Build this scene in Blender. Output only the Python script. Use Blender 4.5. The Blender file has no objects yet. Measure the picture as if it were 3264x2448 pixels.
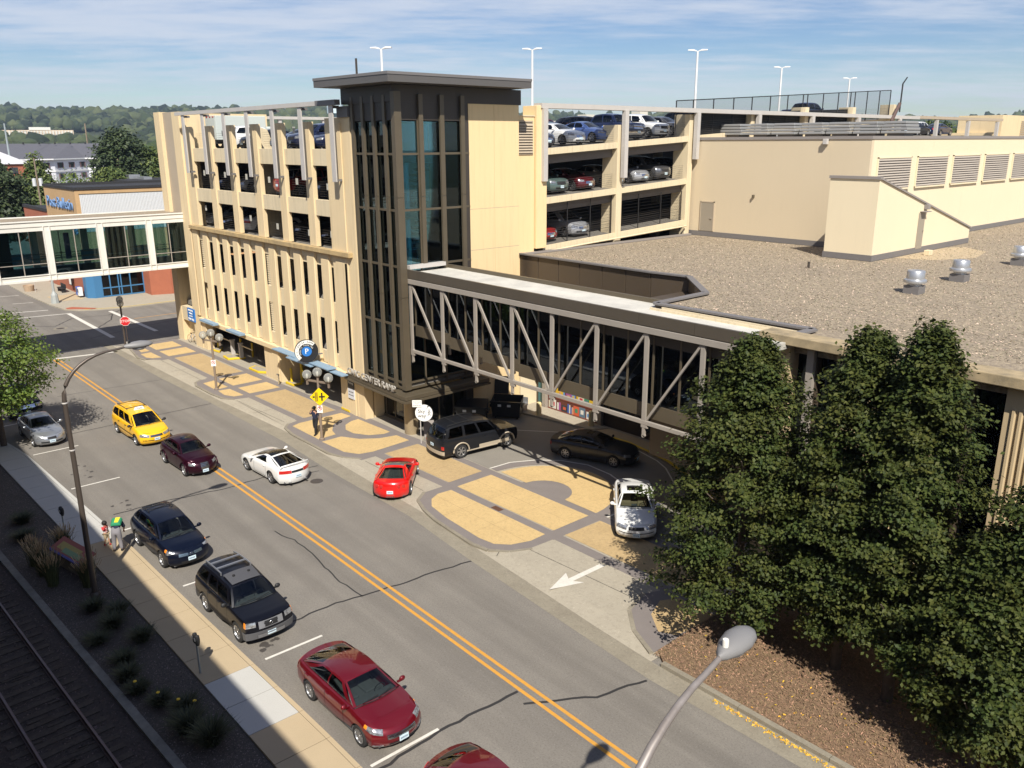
import bpy, bmesh, math, random
import numpy as np
from mathutils import Matrix, Vector
random.seed(7); rng = np.random.default_rng(7)
R = math.radians
scene = bpy.context.scene
COL = scene.collection

# ------------------------------------------------------------------ camera
def cam_axes(pitch, roll, yaw):
    cy, sy = math.cos(yaw), math.sin(yaw)
    f = Vector((cy*math.cos(pitch), sy*math.cos(pitch), -math.sin(pitch)))
    r = Vector((sy, -cy, 0.0))
    d = f.cross(r)
    c, s = math.cos(roll), math.sin(roll)
    return c*r+s*d, -s*r+c*d, f
CAM_H = 16.8
cr, cd, cf = cam_axes(0.280881, 0.0049816, 2.4232184)
cam = bpy.data.cameras.new('camera'); camo = bpy.data.objects.new('camera', cam); COL.objects.link(camo)
camo.matrix_world = Matrix(((cr.x, -cd.x, -cf.x, 0), (cr.y, -cd.y, -cf.y, 0), (cr.z, -cd.z, -cf.z, CAM_H), (0, 0, 0, 1)))
cam.sensor_width = 36; cam.lens = 36*2674.07/3264; cam.clip_end = 20000; cam.clip_start = 0.1
scene.camera = camo

# ------------------------------------------------------------------ sky and sun
SUN = Vector((0.78, -0.54, 1.0)).normalized()          # towards the sun
world = bpy.data.worlds.new('World'); scene.world = world; world.use_nodes = True
wt = world.node_tree; wt.nodes.clear()
def wn(t, **k):
    n = wt.nodes.new(t)
    for a, v in k.items(): setattr(n, a, v)
    return n
sky = wn('ShaderNodeTexSky', sky_type='NISHITA', sun_disc=False, sun_elevation=math.asin(SUN.z), sun_rotation=math.atan2(SUN.x, SUN.y),
         air_density=1.0, dust_density=0.1, ozone_density=3.2, altitude=300)
bgw = wn('ShaderNodeBackground'); bgw.inputs['Strength'].default_value = SKY_STRENGTH = 0.066
outw = wn('ShaderNodeOutputWorld')
tc = wn('ShaderNodeTexCoord'); sep = wn('ShaderNodeSeparateXYZ'); wt.links.new(tc.outputs['Generated'], sep.inputs[0])
zc = wn('ShaderNodeMath', operation='MAXIMUM'); wt.links.new(sep.outputs['Z'], zc.inputs[0]); zc.inputs[1].default_value = 0.0
za = wn('ShaderNodeMath', operation='ADD'); wt.links.new(zc.outputs[0], za.inputs[0]); za.inputs[1].default_value = 0.055
dx = wn('ShaderNodeMath', operation='DIVIDE'); dy = wn('ShaderNodeMath', operation='DIVIDE')
wt.links.new(sep.outputs['X'], dx.inputs[0]); wt.links.new(za.outputs[0], dx.inputs[1])
wt.links.new(sep.outputs['Y'], dy.inputs[0]); wt.links.new(za.outputs[0], dy.inputs[1])
cmb = wn('ShaderNodeCombineXYZ'); wt.links.new(dx.outputs[0], cmb.inputs[0]); wt.links.new(dy.outputs[0], cmb.inputs[1])
mp0 = wn('ShaderNodeMapping'); wt.links.new(cmb.outputs[0], mp0.inputs[0]); mp0.inputs['Rotation'].default_value = (0, 0, R(-53))
mp = wn('ShaderNodeMapping'); wt.links.new(mp0.outputs[0], mp.inputs[0]); mp.inputs['Location'].default_value = (3.1, 1.7, 0)
mp.inputs['Scale'].default_value = (0.42, 0.80, 1)
n1 = wn('ShaderNodeTexNoise'); n1.inputs['Scale'].default_value = 0.55; n1.inputs['Detail'].default_value = 9; n1.inputs['Roughness'].default_value = 0.62; n1.inputs['Distortion'].default_value = 0.6
n2 = wn('ShaderNodeTexNoise'); n2.inputs['Scale'].default_value = 3.4; n2.inputs['Detail'].default_value = 9; n2.inputs['Roughness'].default_value = 0.6
wt.links.new(mp.outputs[0], n1.inputs['Vector']); wt.links.new(mp.outputs[0], n2.inputs['Vector'])
mul = wn('ShaderNodeMix', data_type='FLOAT'); mul.inputs[0].default_value = 0.42
wt.links.new(n1.outputs['Fac'], mul.inputs[2]); wt.links.new(n2.outputs['Fac'], mul.inputs[3])
ramp = wn('ShaderNodeMapRange'); wt.links.new(mul.outputs[0], ramp.inputs['Value'])
ramp.inputs['From Min'].default_value = 0.37; ramp.inputs['From Max'].default_value = 0.64; ramp.interpolation_type = 'SMOOTHSTEP'
fac = wn('ShaderNodeMath', operation='MULTIPLY'); wt.links.new(ramp.outputs[0], fac.inputs[0]); fac.inputs[1].default_value = 0.75
mixc = wn('ShaderNodeMix', data_type='RGBA'); hsv = wn('ShaderNodeHueSaturation'); hsv.inputs['Hue'].default_value = .515; hsv.inputs['Saturation'].default_value = 1.22; hsv.inputs['Value'].default_value = 1.0; wt.links.new(sky.outputs[0], hsv.inputs['Color'])
wt.links.new(fac.outputs[0], mixc.inputs[0]); wt.links.new(hsv.outputs[0], mixc.inputs[6])
mixc.inputs[7].default_value = (8.0, 8.5, 9.5, 1)
wt.links.new(mixc.outputs[2], bgw.inputs['Color']); wt.links.new(bgw.outputs[0], outw.inputs['Surface'])
sl = bpy.data.lights.new('sun', 'SUN'); sl.energy = 4.9; sl.angle = R(0.53); sl.color = (1.0, 0.945, 0.86)
so = bpy.data.objects.new('sun', sl); COL.objects.link(so); so.rotation_euler = (-SUN).to_track_quat('-Z', 'Y').to_euler(); so.location = (20, -20, 80)
vs = scene.view_settings; vs.view_transform = 'Standard'; vs.look = 'None'; vs.gamma = 1; vs.exposure = 0.50; vs.use_curve_mapping = False
scene.display_settings.display_device = 'sRGB'
scene.cycles.max_bounces = 7; scene.cycles.transparent_max_bounces = 12; scene.cycles.glossy_bounces = 3
scene.cycles.sample_clamp_indirect = 6

# ------------------------------------------------------------------ materials
MATS = {}
def mat(name, col, rough=0.8, metal=0.0, var=0.0, vs_=1.0, bump=0.0, bs=20.0, coat=0.0, streak=0.0, obj=False, col2=None, emit=None, spec=None, isl=0.0, detail=6, trans=0.0, blotch=None, lane=None, grit=None):
    """one procedural material; var = noise colour variation of scale vs_, streak = vertical dirt runs, blotch=(scale,lo,hi,colour)"""
    if name in MATS: return MATS[name]
    m = bpy.data.materials.new(name); m.use_nodes = True; nt = m.node_tree; b = nt.nodes['Principled BSDF']
    L = nt.links.new
    def N(t, **k):
        n = nt.nodes.new(t)
        for a, v in k.items(): setattr(n, a, v)
        return n
    b.inputs['Base Color'].default_value = (*col, 1); b.inputs['Roughness'].default_value = rough; b.inputs['Metallic'].default_value = metal
    if coat: b.inputs['Coat Weight'].default_value = coat; b.inputs['Coat Roughness'].default_value = 0.03
    if spec is not None: b.inputs['Specular IOR Level'].default_value = spec
    if emit: b.inputs['Emission Color'].default_value = (*emit[0], 1); b.inputs['Emission Strength'].default_value = emit[1]
    c = N('ShaderNodeRGB'); c.outputs[0].default_value = (*col, 1); cur = c.outputs[0]
    geo = N('ShaderNodeNewGeometry')
    if obj: src = N('ShaderNodeTexCoord').outputs['Object']
    else: src = geo.outputs['Position']
    def noise(scale, det, rgh=0.6, vec=None):
        n = N('ShaderNodeTexNoise'); n.inputs['Scale'].default_value = scale; n.inputs['Detail'].default_value = det; n.inputs['Roughness'].default_value = rgh
        L(vec or src, n.inputs['Vector']); return n
    def mixto(f, color, blend='MIX'):
        nonlocal cur
        x = N('ShaderNodeMix', data_type='RGBA', blend_type=blend); L(f, x.inputs[0]); L(cur, x.inputs[6]); x.inputs[7].default_value = (*color, 1); cur = x.outputs[2]
    def rng_(sock, a, b_, c_, d_):
        r = N('ShaderNodeMapRange'); L(sock, r.inputs['Value'])
        for i, v in zip(('From Min', 'From Max', 'To Min', 'To Max'), (a, b_, c_, d_)): r.inputs[i].default_value = v
        return r.outputs[0]
    if var:
        n = noise(vs_, detail)
        dark = col2 or tuple(v*0.45 for v in col)
        mixto(rng_(n.outputs['Fac'], 0.35, 0.68, 0, var), dark)
    if blotch:
        n = noise(blotch[0], 5); mixto(rng_(n.outputs['Fac'], blotch[1], blotch[2], 0, blotch[4] if len(blotch) > 4 else 0.8), blotch[3])
    if lane:
        mpn = N('ShaderNodeMapping'); L(src, mpn.inputs[0]); mpn.inputs['Scale'].default_value = (.035, .9, 1); n = noise(1.0, 7, .6, mpn.outputs[0]); mixto(rng_(n.outputs['Fac'], .40, .66, 0, lane[1]), lane[0])
    if grit:
        n = noise(grit[0], 3, .8); mixto(rng_(n.outputs['Fac'], .50, .62, 0, grit[1]), tuple(v*.5 for v in col)); n = noise(grit[0]*.8+3, 3, .8); mixto(rng_(n.outputs['Fac'], .60, .68, 0, grit[1]), tuple(min(.8, v*1.7) for v in col))
    if isl:
        hs = N('ShaderNodeHueSaturation'); L(cur, hs.inputs['Color'])
        L(rng_(geo.outputs['Random Per Island'], 0, 1, 1-isl, 1+isl), hs.inputs['Value'])
        L(rng_(geo.outputs['Random Per Island'], 0, 1, 0.5+isl*0.06, 0.5-isl*0.05), hs.inputs['Hue']); cur = hs.outputs[0]
    if streak:
        mpn = N('ShaderNodeMapping'); L(src, mpn.inputs[0]); mpn.inputs['Scale'].default_value = (3.2, 3.2, 0.18)
        n = noise(1.6, 5, 0.7, mpn.outputs[0]); mixto(rng_(n.outputs['Fac'], 0.5, 0.78, 0, streak), tuple(v*0.35 for v in col))
    L(cur, b.inputs['Base Color'])
    if bump:
        n = noise(bs, 5, 0.65); bp = N('ShaderNodeBump'); bp.inputs['Strength'].default_value = min(1, bump); bp.inputs['Distance'].default_value = 0.02
        L(n.outputs['Fac'], bp.inputs['Height']); L(bp.outputs[0], b.inputs['Normal'])
    if trans:
        tb = N('ShaderNodeBsdfTranslucent'); L(cur, tb.inputs[0]); mx = N('ShaderNodeMixShader'); mx.inputs[0].default_value = trans
        L(b.outputs[0], mx.inputs[1]); L(tb.outputs[0], mx.inputs[2]); L(mx.outputs[0], nt.nodes['Material Output'].inputs['Surface'])
    MATS[name] = m; return m
def glass(name, tint, gloss=(1, 1, 1), rough=0.02, ior=1.5):
    if name in MATS: return MATS[name]
    m = bpy.data.materials.new(name); m.use_nodes = True; nt = m.node_tree; nt.nodes.clear()
    o = nt.nodes.new('ShaderNodeOutputMaterial'); t = nt.nodes.new('ShaderNodeBsdfTransparent'); g = nt.nodes.new('ShaderNodeBsdfGlossy')
    t.inputs[0].default_value = (*tint, 1); g.inputs[0].default_value = (*gloss, 1); g.inputs['Roughness'].default_value = rough
    f = nt.nodes.new('ShaderNodeFresnel'); f.inputs['IOR'].default_value = ior; x = nt.nodes.new('ShaderNodeMixShader')
    nt.links.new(f.outputs[0], x.inputs[0]); nt.links.new(t.outputs[0], x.inputs[1]); nt.links.new(g.outputs[0], x.inputs[2]); nt.links.new(x.outputs[0], o.inputs[0])
    MATS[name] = m; return m

# ------------------------------------------------------------------ mesh building
class MB:
    def __init__(s): s.v = []; s.f = []
    def add(s, vs, fs):
        o = len(s.v); s.v += [tuple(v) for v in vs]; s.f += [tuple(i+o for i in f) for f in fs]; return s
    def box(s, x0, x1, y0, y1, z0, z1):
        return s.add([(x0, y0, z0), (x1, y0, z0), (x1, y1, z0), (x0, y1, z0), (x0, y0, z1), (x1, y0, z1), (x1, y1, z1), (x0, y1, z1)],
                     [(0, 3, 2, 1), (4, 5, 6, 7), (0, 1, 5, 4), (1, 2, 6, 5), (2, 3, 7, 6), (3, 0, 4, 7)])
    def prism(s, poly, z0, z1):                      # vertical prism over an xy polygon (counter-clockwise or not)
        n = len(poly)
        a = sum(poly[i][0]*poly[(i+1) % n][1]-poly[(i+1) % n][0]*poly[i][1] for i in range(n))
        if a < 0: poly = poly[::-1]
        zz0 = z0 if callable(z0) else (lambda x, y: z0); zz1 = z1 if callable(z1) else (lambda x, y: z1)
        return s.add([(x, y, zz0(x, y)) for x, y in poly]+[(x, y, zz1(x, y)) for x, y in poly],
                     [tuple(range(n-1, -1, -1)), tuple(range(n, 2*n))]+[(i, (i+1) % n, n+(i+1) % n, n+i) for i in range(n)])
    def bar(s, a, b, w, h=None, up=(0, 0, 1)):        # rectangular bar between two points
        a = Vector(a); b = Vector(b); h = h or w; d = (b-a).normalized(); u = Vector(up)
        if abs(d.dot(u)) > .99: u = Vector((0, 1, 0))
        r = d.cross(u).normalized(); u = r.cross(d).normalized()
        P = [a+r*(i*w/2)+u*(j*h/2) for i, j in ((-1, -1), (1, -1), (1, 1), (-1, 1))]+[b+r*(i*w/2)+u*(j*h/2) for i, j in ((-1, -1), (1, -1), (1, 1), (-1, 1))]
        return s.add(P, [(0, 3, 2, 1), (4, 5, 6, 7), (0, 1, 5, 4), (1, 2, 6, 5), (2, 3, 7, 6), (3, 0, 4, 7)][::1])
    def tube(s, pts, r, n=8, cap=True):
        pts = [Vector(p) for p in pts]; rs = r if isinstance(r, (list, tuple)) else [r]*len(pts); o = len(s.v); V = []; F = []
        for i, p in enumerate(pts):
            d = (pts[min(i+1, len(pts)-1)]-pts[max(i-1, 0)]).normalized(); u = Vector((0, 0, 1)) if abs(d.z) < .95 else Vector((1, 0, 0))
            a = d.cross(u).normalized(); b = a.cross(d)
            V += [p+a*(rs[i]*math.cos(2*math.pi*k/n))+b*(rs[i]*math.sin(2*math.pi*k/n)) for k in range(n)]
        for i in range(len(pts)-1):
            for k in range(n): F.append((i*n+k, i*n+(k+1) % n, (i+1)*n+(k+1) % n, (i+1)*n+k))
        if cap: F += [tuple(range(n)), tuple(range((len(pts)-1)*n, len(pts)*n))[::-1]]
        return s.add(V, F)
    def lathe(s, prof, c=(0, 0, 0), n=16, axis='z'):
        V = []; F = []
        for r, z in prof:
            for k in range(n):
                a = 2*math.pi*k/n; p = (r*math.cos(a), r*math.sin(a), z)
                if axis == 'y': p = (p[0], p[2], p[1])
                if axis == 'x': p = (p[2], p[0], p[1])
                V.append((p[0]+c[0], p[1]+c[1], p[2]+c[2]))
        for i in range(len(prof)-1):
            for k in range(n): F.append((i*n+k, i*n+(k+1) % n, (i+1)*n+(k+1) % n, (i+1)*n+k))
        return s.add(V, F)
    def grid(s, fn, nu, nv, u0=0, u1=1, v0=0, v1=1):
        V = [fn(u0+(u1-u0)*i/nu, v0+(v1-v0)*j/nv) for i in range(nu+1) for j in range(nv+1)]
        return s.add(V, [(i*(nv+1)+j, (i+1)*(nv+1)+j, (i+1)*(nv+1)+j+1, i*(nv+1)+j+1) for i in range(nu) for j in range(nv)])
    def flat(s, poly, z):
        n = len(poly); a = sum(poly[i][0]*poly[(i+1) % n][1]-poly[(i+1) % n][0]*poly[i][1] for i in range(n))
        if a < 0: poly = poly[::-1]
        return s.add([(x, y, z) for x, y in poly], [tuple(range(n))])
    def quad(s, a, b, c, d): return s.add([a, b, c, d], [(0, 1, 2, 3)])
    def sphere(s, c, r, n=10, m=6, sc=(1, 1, 1)):
        prof = [(r*math.sin(math.pi*j/m)+1e-4, -r*math.cos(math.pi*j/m)) for j in range(m+1)]
        o = len(s.v); s.lathe(prof, (0, 0, 0), n)
        s.v[o:] = [(x*sc[0]+c[0], y*sc[1]+c[1], z*sc[2]+c[2]) for x, y, z in s.v[o:]]; return s
    def mesh(s, name, m=None, smooth=None, fix=True):
        me = bpy.data.meshes.new(name); me.from_pydata([tuple(v) for v in s.v], [], s.f)
        if m: me.materials.append(m)
        if fix:
            bm = bmesh.new(); bm.from_mesh(me); bmesh.ops.recalc_face_normals(bm, faces=bm.faces); bm.to_mesh(me); bm.free()
        if smooth is not None:
            me.shade_smooth(); me.set_sharp_from_angle(angle=R(smooth))
        return me
    def build(s, name, m=None, parent=None, smooth=None, kind=None, bevel=None, fix=True, **tags):
        o = bpy.data.objects.new(name, s.mesh(name, m, smooth, fix)); COL.objects.link(o)
        if parent: o.parent = parent
        if kind: o['kind'] = kind
        if bevel:
            md = o.modifiers.new('bevel', 'BEVEL'); md.width = bevel; md.segments = 2; md.limit_method = 'ANGLE'; md.angle_limit = R(40)
        for k, v in tags.items(): o[k] = v
        return o
def tag(o, label, cat, group=None):
    o['label'] = label; o['category'] = cat
    if group: o['group'] = group
    return o
def empty(name, loc=(0, 0, 0), rz=0.0, label=None, cat=None, group=None):
    o = bpy.data.objects.new(name, None); o.empty_display_size = .3; COL.objects.link(o); o.location = loc; o.rotation_euler = (0, 0, rz)
    if label: tag(o, label, cat, group)
    return o
def inst(name, me, parent=None, loc=(0, 0, 0), rot=(0, 0, 0), scl=None, **tags):
    o = bpy.data.objects.new(name, me); COL.objects.link(o); o.location = loc; o.rotation_euler = rot
    if scl: o.scale = scl
    if parent: o.parent = parent
    for k, v in tags.items(): o[k] = v
    return o
def copy_tree(o, parent=None, kids=None):
    c = o.copy(); COL.objects.link(c); c.parent = parent
    for ch in (kids or KIDS).get(o, []): copy_tree(ch, c, kids)
    return c
KIDS = {}
def text_mesh(body, size, ext=0.01, align='CENTER', space=1.0):
    cu = bpy.data.curves.new('lettering', 'FONT'); cu.body = body; cu.size = size; cu.extrude = ext; cu.align_x = align; cu.align_y = 'CENTER'; cu.space_character = space; cu.resolution_u = 2
    o = bpy.data.objects.new('tmp', cu); me = bpy.data.meshes.new_from_object(o); bpy.data.objects.remove(o); bpy.data.curves.remove(cu); return me
def lettering(body, size, m, parent, loc, rot, ext=0.01, name='lettering', sx=1.0, space=1.0):
    me = text_mesh(body, size, ext, space=space); me.materials.clear(); me.materials.append(m)
    return inst(name, me, parent, loc, rot, (sx, 1, 1))
# ------------------------------------------------------------------ cars
M_TYRE = mat('tyre_rubber', (0.02, 0.02, 0.02), 0.85); M_RIM = mat('alloy_rim', (0.55, 0.55, 0.55), 0.3, 0.9); M_DARK = mat('dark_plastic', (0.015, 0.015, 0.016), 0.6)
M_LAMP = mat('clear_lamp', (.52, .54, .56), .15, .6, coat=1, var=.9, vs_=14, col2=(.12, .12, .13)); M_RED = mat('red_lamp', (0.45, 0.02, 0.015), 0.15, coat=1); M_AMBER = mat('amber_lamp', (0.8, 0.25, 0.02), 0.2, coat=1)
M_CHROME = mat('chrome', (0.75, 0.76, 0.78), 0.14, 1.0); M_PLATE = mat('plate_paint', (0.6, 0.74, 0.8), 0.5); M_INT = mat('car_interior', (.10, .10, .105), .8); M_TAN = mat('tan_interior', (0.3, 0.22, 0.13), 0.8)
M_CGLASS = glass('car_glass', (.50, .57, .55), ior=1.5); M_CGLASS_D = glass('tinted_car_glass', (0.06, 0.07, 0.075), ior=1.55)
M_SEAM = mat('seam_gap', (0.008, 0.008, 0.008), 0.9)
def paint(name, c, metal=0.25, rough=0.32): return mat(name, c, rough, metal, coat=.38 if max(c) < .06 else .9, spec=.2 if max(c) < .06 else .5)
def wheel_mesh(Rw, w, spokes, style='alloy'):
    t = MB(); t.lathe([(Rw*.62, -w*.42), (Rw*.78, -w*.5), (Rw*.93, -w*.5), (Rw, -w*.38), (Rw, w*.38), (Rw*.93, w*.5), (Rw*.78, w*.5), (Rw*.62, w*.42)], n=28, axis='y')
    b = MB(); r = Rw*.66
    b.lathe([(r, -w*.40), (r*.97, w*.40), (r*1.02, w*.46), (r*.94, w*.46), (r*.9, w*.3)], n=28, axis='y')
    b.lathe([(.001, w*.40), (r*.2, w*.40), (r*.23, w*.3)], n=10, axis='y')
    for k in range(spokes):
        a = 2*math.pi*k/spokes; c, s = math.cos(a), math.sin(a); p = (-s, c)
        w0, w1 = r*.10, r*.17 if spokes < 7 else r*.1
        q = [(c*r*.12+p[0]*w0, s*r*.12+p[1]*w0), (c*r*.95+p[0]*w1, s*r*.95+p[1]*w1), (c*r*.95-p[0]*w1, s*r*.95-p[1]*w1), (c*r*.12-p[0]*w0, s*r*.12-p[1]*w0)]
        b.add([(x, w*.38, z) for x, z in q]+[(x, w*.30, z) for x, z in q], [(0, 1, 2, 3), (0, 4, 5, 1), (2, 6, 7, 3), (1, 5, 6, 2), (3, 7, 4, 0)])
    d = MB(); d.lathe([(.001, w*.12), (r*.96, w*.10)], n=20, axis='y')
    return t.mesh('wheel', M_TYRE, 40), b.mesh('rim', M_RIM, 35), d.mesh('brake_disc', M_DARK)
def car(name, label, S, body, group=None, cat='car', full=True):
    L, W, H, wb = S['L'], S['W'], S['H'], S['wb']; hw = W/2; fo = S.get('fo', .9); Rw = S.get('R', .33); zs = S.get('zs', .2)
    xf = L/2-fo; xr = xf-wb; xa, xb, xc, xd = S['x']; zn, zcw, zb, zt = S['z']; wr = S.get('wr', hw*.72); zB = S.get('zB', H-.05); zC = S.get('zC', H-.06)
    ra = Rw+.06; hint = xd < -L/2+.35
    def zsh(x):
        P = [(L/2, zn), (L/2-.35, zn+(zcw-zn)*.42), (xa, zcw), ((xa+xd)/2, (zcw+zb)/2+.0), (xd, zb), (-L/2, zt)]
        for (x0, a), (x1, b_) in zip(P, P[1:]):
            if x >= x1: return a+(b_-a)*(x-x0)/(x1-x0) if x1 != x0 else b_
        return zt
    def plan(x):
        e = S.get('taper', .13); tf = max(0, (x-(L/2-1.1))/1.1); tr = max(0, (-(x)-(L/2-1.1))/1.1)
        return hw*(1-e*tf**2.4-e*.85*tr**2.4)
    cx = S.get('cx', .2)
    xs = {L/2-cx, L/2-cx*1.9, -L/2+cx*.8, -L/2+cx*1.7, xa, xd, (xa+xd)/2, (xa*2+xd)/3}
    for w_ in (xf, xr):
        for k in (1, .97, .87, .7, .45, .2, 0): xs |= {w_+ra*k, w_-ra*k}
    xs = sorted((x for x in xs if -L/2+cx*.79 <= x <= L/2-cx*.99), reverse=True)
    keep = [xs[0]]
    for x in xs[1:]:
        if keep[-1]-x > .02: keep.append(x)
    xs = keep
    def low(x, y):
        z = zs
        if abs(y) > hw*.8:
            for w_ in (xf, xr):
                q = ra*ra-(x-w_)**2
                if q > 0: z = max(z, Rw+.01+math.sqrt(q)*.96)
        return z
    yf = plan(L/2-cx); yr = plan(-L/2+cx*.8); NF = 5
    per = [(L/2-cx*(k/NF)**2.6, yf*k/NF) for k in range(NF)]+[(x, plan(x)) for x in xs]+[(-L/2+cx*.8*(k/NF)**2.6, yr*k/NF) for k in range(NF-1, -1, -1)]
    NP = len(per); nfc = NF; nsd = len(xs)
    nor = []
    for i in range(NP):
        if i == 0: nor.append((1, 0)); continue
        if i == NP-1: nor.append((-1, 0)); continue
        a = per[i-1]; b_ = per[i+1]; dx_, dy_ = b_[0]-a[0], b_[1]-a[1]; l = math.hypot(dx_, dy_); nor.append((dy_/l, -dx_/l))
    DS = S.get('ds', [(0, .07), (.18, .02), (.45, 0), (.72, .008), (.9, .03), (1, .085)]); DF = S.get('df', [(0, .10), (.18, .02), (.42, 0), (.62, .015), (.85, .07), (1, .17)]); DR = S.get('dr', [(0, .08), (.2, .01), (.45, 0), (.75, .02), (.92, .05), (1, .12)])
    def ip(T, n):
        n = min(max(n, 0), 1)
        for (a, p), (b_, q) in zip(T, T[1:]):
            if n <= b_: return p+(q-p)*(n-a)/(b_-a)
        return T[-1][1]
    def pt(px, py, nx, ny, n, off=0, sgn=1, arch=True):
        lo = low(px, py) if arch else zs; zt_ = zsh(px); z = lo+(zt_-lo)*n; na = (z-zs)/(zt_-zs)
        d = ip(DS, na)*abs(ny)+ip(DF if nx > 0 else DR, na)*abs(nx)-off
        return (px-nx*d, (py-ny*d)*sgn, z)
    NR = [0, .08, .2, .4, .6, .78, .9, .97, 1.0]
    cum = [0]
    for i in range(1, NP): cum.append(cum[-1]+math.hypot(per[i][0]-per[i-1][0], per[i][1]-per[i-1][1]))
    TOT = cum[-1]
    def hp(s_, n, off=.006, arch=False):              # point on the hull at arc length s_ from the nose (negative = right side)
        sg = 1 if s_ >= 0 else -1; s_ = min(abs(s_), TOT-1e-6)
        i = max(k for k in range(NP-1) if cum[k] <= s_); t = (s_-cum[i])/max(1e-9, cum[i+1]-cum[i])
        p = [per[i][k]*(1-t)+per[i+1][k]*t for k in (0, 1)]; q = [nor[i][k]*(1-t)+nor[i+1][k]*t for k in (0, 1)]
        return pt(p[0], p[1], q[0], q[1], n, off, sg, arch)
    def sx(x):                                        # arc length where the side passes x
        for i in range(nfc, nfc+nsd-1):
            if per[i][0] >= x >= per[i+1][0]: return cum[i]+(per[i][0]-x)
        return cum[nfc]
    B = MB()
    for sg in (1, -1):
        V = [pt(px, py, nx, ny, n, 0, sg) for (px, py), (nx, ny) in zip(per, nor) for n in NR]; m_ = len(NR)
        F = [(i*m_+j, (i+1)*m_+j, (i+1)*m_+j+1, i*m_+j+1) for i in range(NP-1) for j in range(m_-1)]
        B.add(V, F if sg > 0 else [f[::-1] for f in F])
    # hood and boot lid
    T = [-1, -.86, -.62, -.32, 0, .32, .62, .86, 1]; crown = S.get('crown', .06)
    def across(p, bow, k):
        x0, y0, z0 = p; return [(x0+bow*(1-t*t), y0*t, z0+crown*k*(1-t**4)) for t in T]
    sid = [pt(px, py, nx, ny, 1) for (px, py), (nx, ny) in zip(per, nor)]
    frow = [(sid[0][0]+(sid[nfc][0]-sid[0][0])*abs(t)**2.6, sid[nfc][1]*t, sid[0][2]+(sid[nfc][2]-sid[0][2])*t*t) for t in T]
    hx = [i for i in range(nfc, nfc+nsd) if per[i][0] > xa+.02]
    rows = [frow]
    for j, i in enumerate(hx[1:]):
        k = (L/2-per[i][0])/(L/2-xa); rows.append(across(sid[i], .14*(1-.1)*(1 if k > .5 else .8*(1-k)+.2), .55+.45*k))
    ga = pt(xa, plan(xa), 0, 1, 1); rows.append([(xa+.14*(1-t*t), ga[1]*t, ga[2]+crown*(1-t**4)) for t in T])
    bow = .14
    nT = len(T)
    B.add([p for r_ in rows for p in r_], [(i*nT+j, (i+1)*nT+j, (i+1)*nT+j+1, i*nT+j+1) for i in range(len(rows)-1) for j in range(nT-1)])
    bx = [i for i in range(nfc, nfc+nsd) if per[i][0] < xd-.02]
    gd = pt(xd, plan(xd), 0, 1, 1)
    rows = [[(xd-.10*(1-t*t), gd[1]*t, gd[2]+crown*.7*(1-t**4)) for t in T]]
    for i in bx[:-1] if len(bx) > 1 else []: rows.append(across(sid[i], -.08, .6))
    e = nfc+nsd-1; rows.append([(sid[-1][0]+(sid[e][0]-sid[-1][0])*abs(t)**2.6, sid[e][1]*t, sid[-1][2]+(sid[e][2]-sid[-1][2])*t*t) for t in T])
    B.add([p for r_ in rows for p in r_], [(i*nT+j, (i+1)*nT+j, (i+1)*nT+j+1, i*nT+j+1) for i in range(len(rows)-1) for j in range(nT-1)])
    # greenhouse
    def zr(t): return zB+(zC-zB)*t+4*t*(1-t)*(H-(zB+zC)/2)
    gy = S.get('gi', .05)
    def base(u): x = xa+(xd-xa)*u; p = pt(x, plan(x), 0, 1, 1); return Vector((x, p[1]-gy, zsh(x)+.015))
    def rail(u): x = xb+(xc-xb)*u; return Vector((x, wr-.05*(2*u-1)**2*.6, zr(u)-.055))
    G_ = {1: MB(), -1: MB()}; ws = MB(); rg = MB(); win = []
    for sg in (1, -1):
        def P(u, v, sg=sg):
            a = base(u); b_ = rail(u); p = a.lerp(b_, v); return (p.x, (p.y+.05*4*v*(1-v))*sg, p.z)
        us = S['win']                                  # list of (u0,u1) glass spans
        cells = [0]+[q for w_ in us for q in w_]+[1]; v0, v1 = .05, S.get('vt', .88)
        for k in range(len(cells)-1):
            u0, u1 = cells[k], cells[k+1]; n_ = max(1, int((u1-u0)*10))
            B.grid(P, n_, 1, u0, u1, 0, v0); B.grid(P, n_, 1, u0, u1, v1, 1)
            if k % 2 == 0: B.grid(P, max(1, n_), 4, u0, u1, v0, v1)
            else:
                g = MB().grid(P, n_, 4, u0, u1, v0, v1); win.append(g)
        # belt ledge
        V = []
        for k in range(9):
            u = k/8; b_ = base(u); x = b_.x; p = pt(x, plan(x), 0, 1, 1); V += [(x, p[1]*sg, p[2]), (b_.x, b_.y*sg, b_.z)]
        B.add(V, [(2*k, 2*k+2, 2*k+3, 2*k+1) for k in range(8)])
    def WS(t, v):
        t = 2*t-1; a = Vector((xa+.14*(1-t*t)-.02, base(0).y*t, zcw+crown*(1-t**4)+.01)); b_ = Vector((xb+.05*(1-t*t), rail(0).y*t, zB-.055*t*t)); p = a.lerp(b_, v); return (p.x+.02*4*v*(1-v), p.y, p.z)
    def RG(t, v):
        t = 2*t-1; a = Vector((xd-.10*(1-t*t)+.01, base(1).y*t, zb+crown*.7*(1-t**4)+.01)); b_ = Vector((xc-.05*(1-t*t), rail(1).y*t, zC-.055*t*t)); p = a.lerp(b_, v); return (p.x-.03*4*v*(1-v), p.y, p.z)
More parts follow.
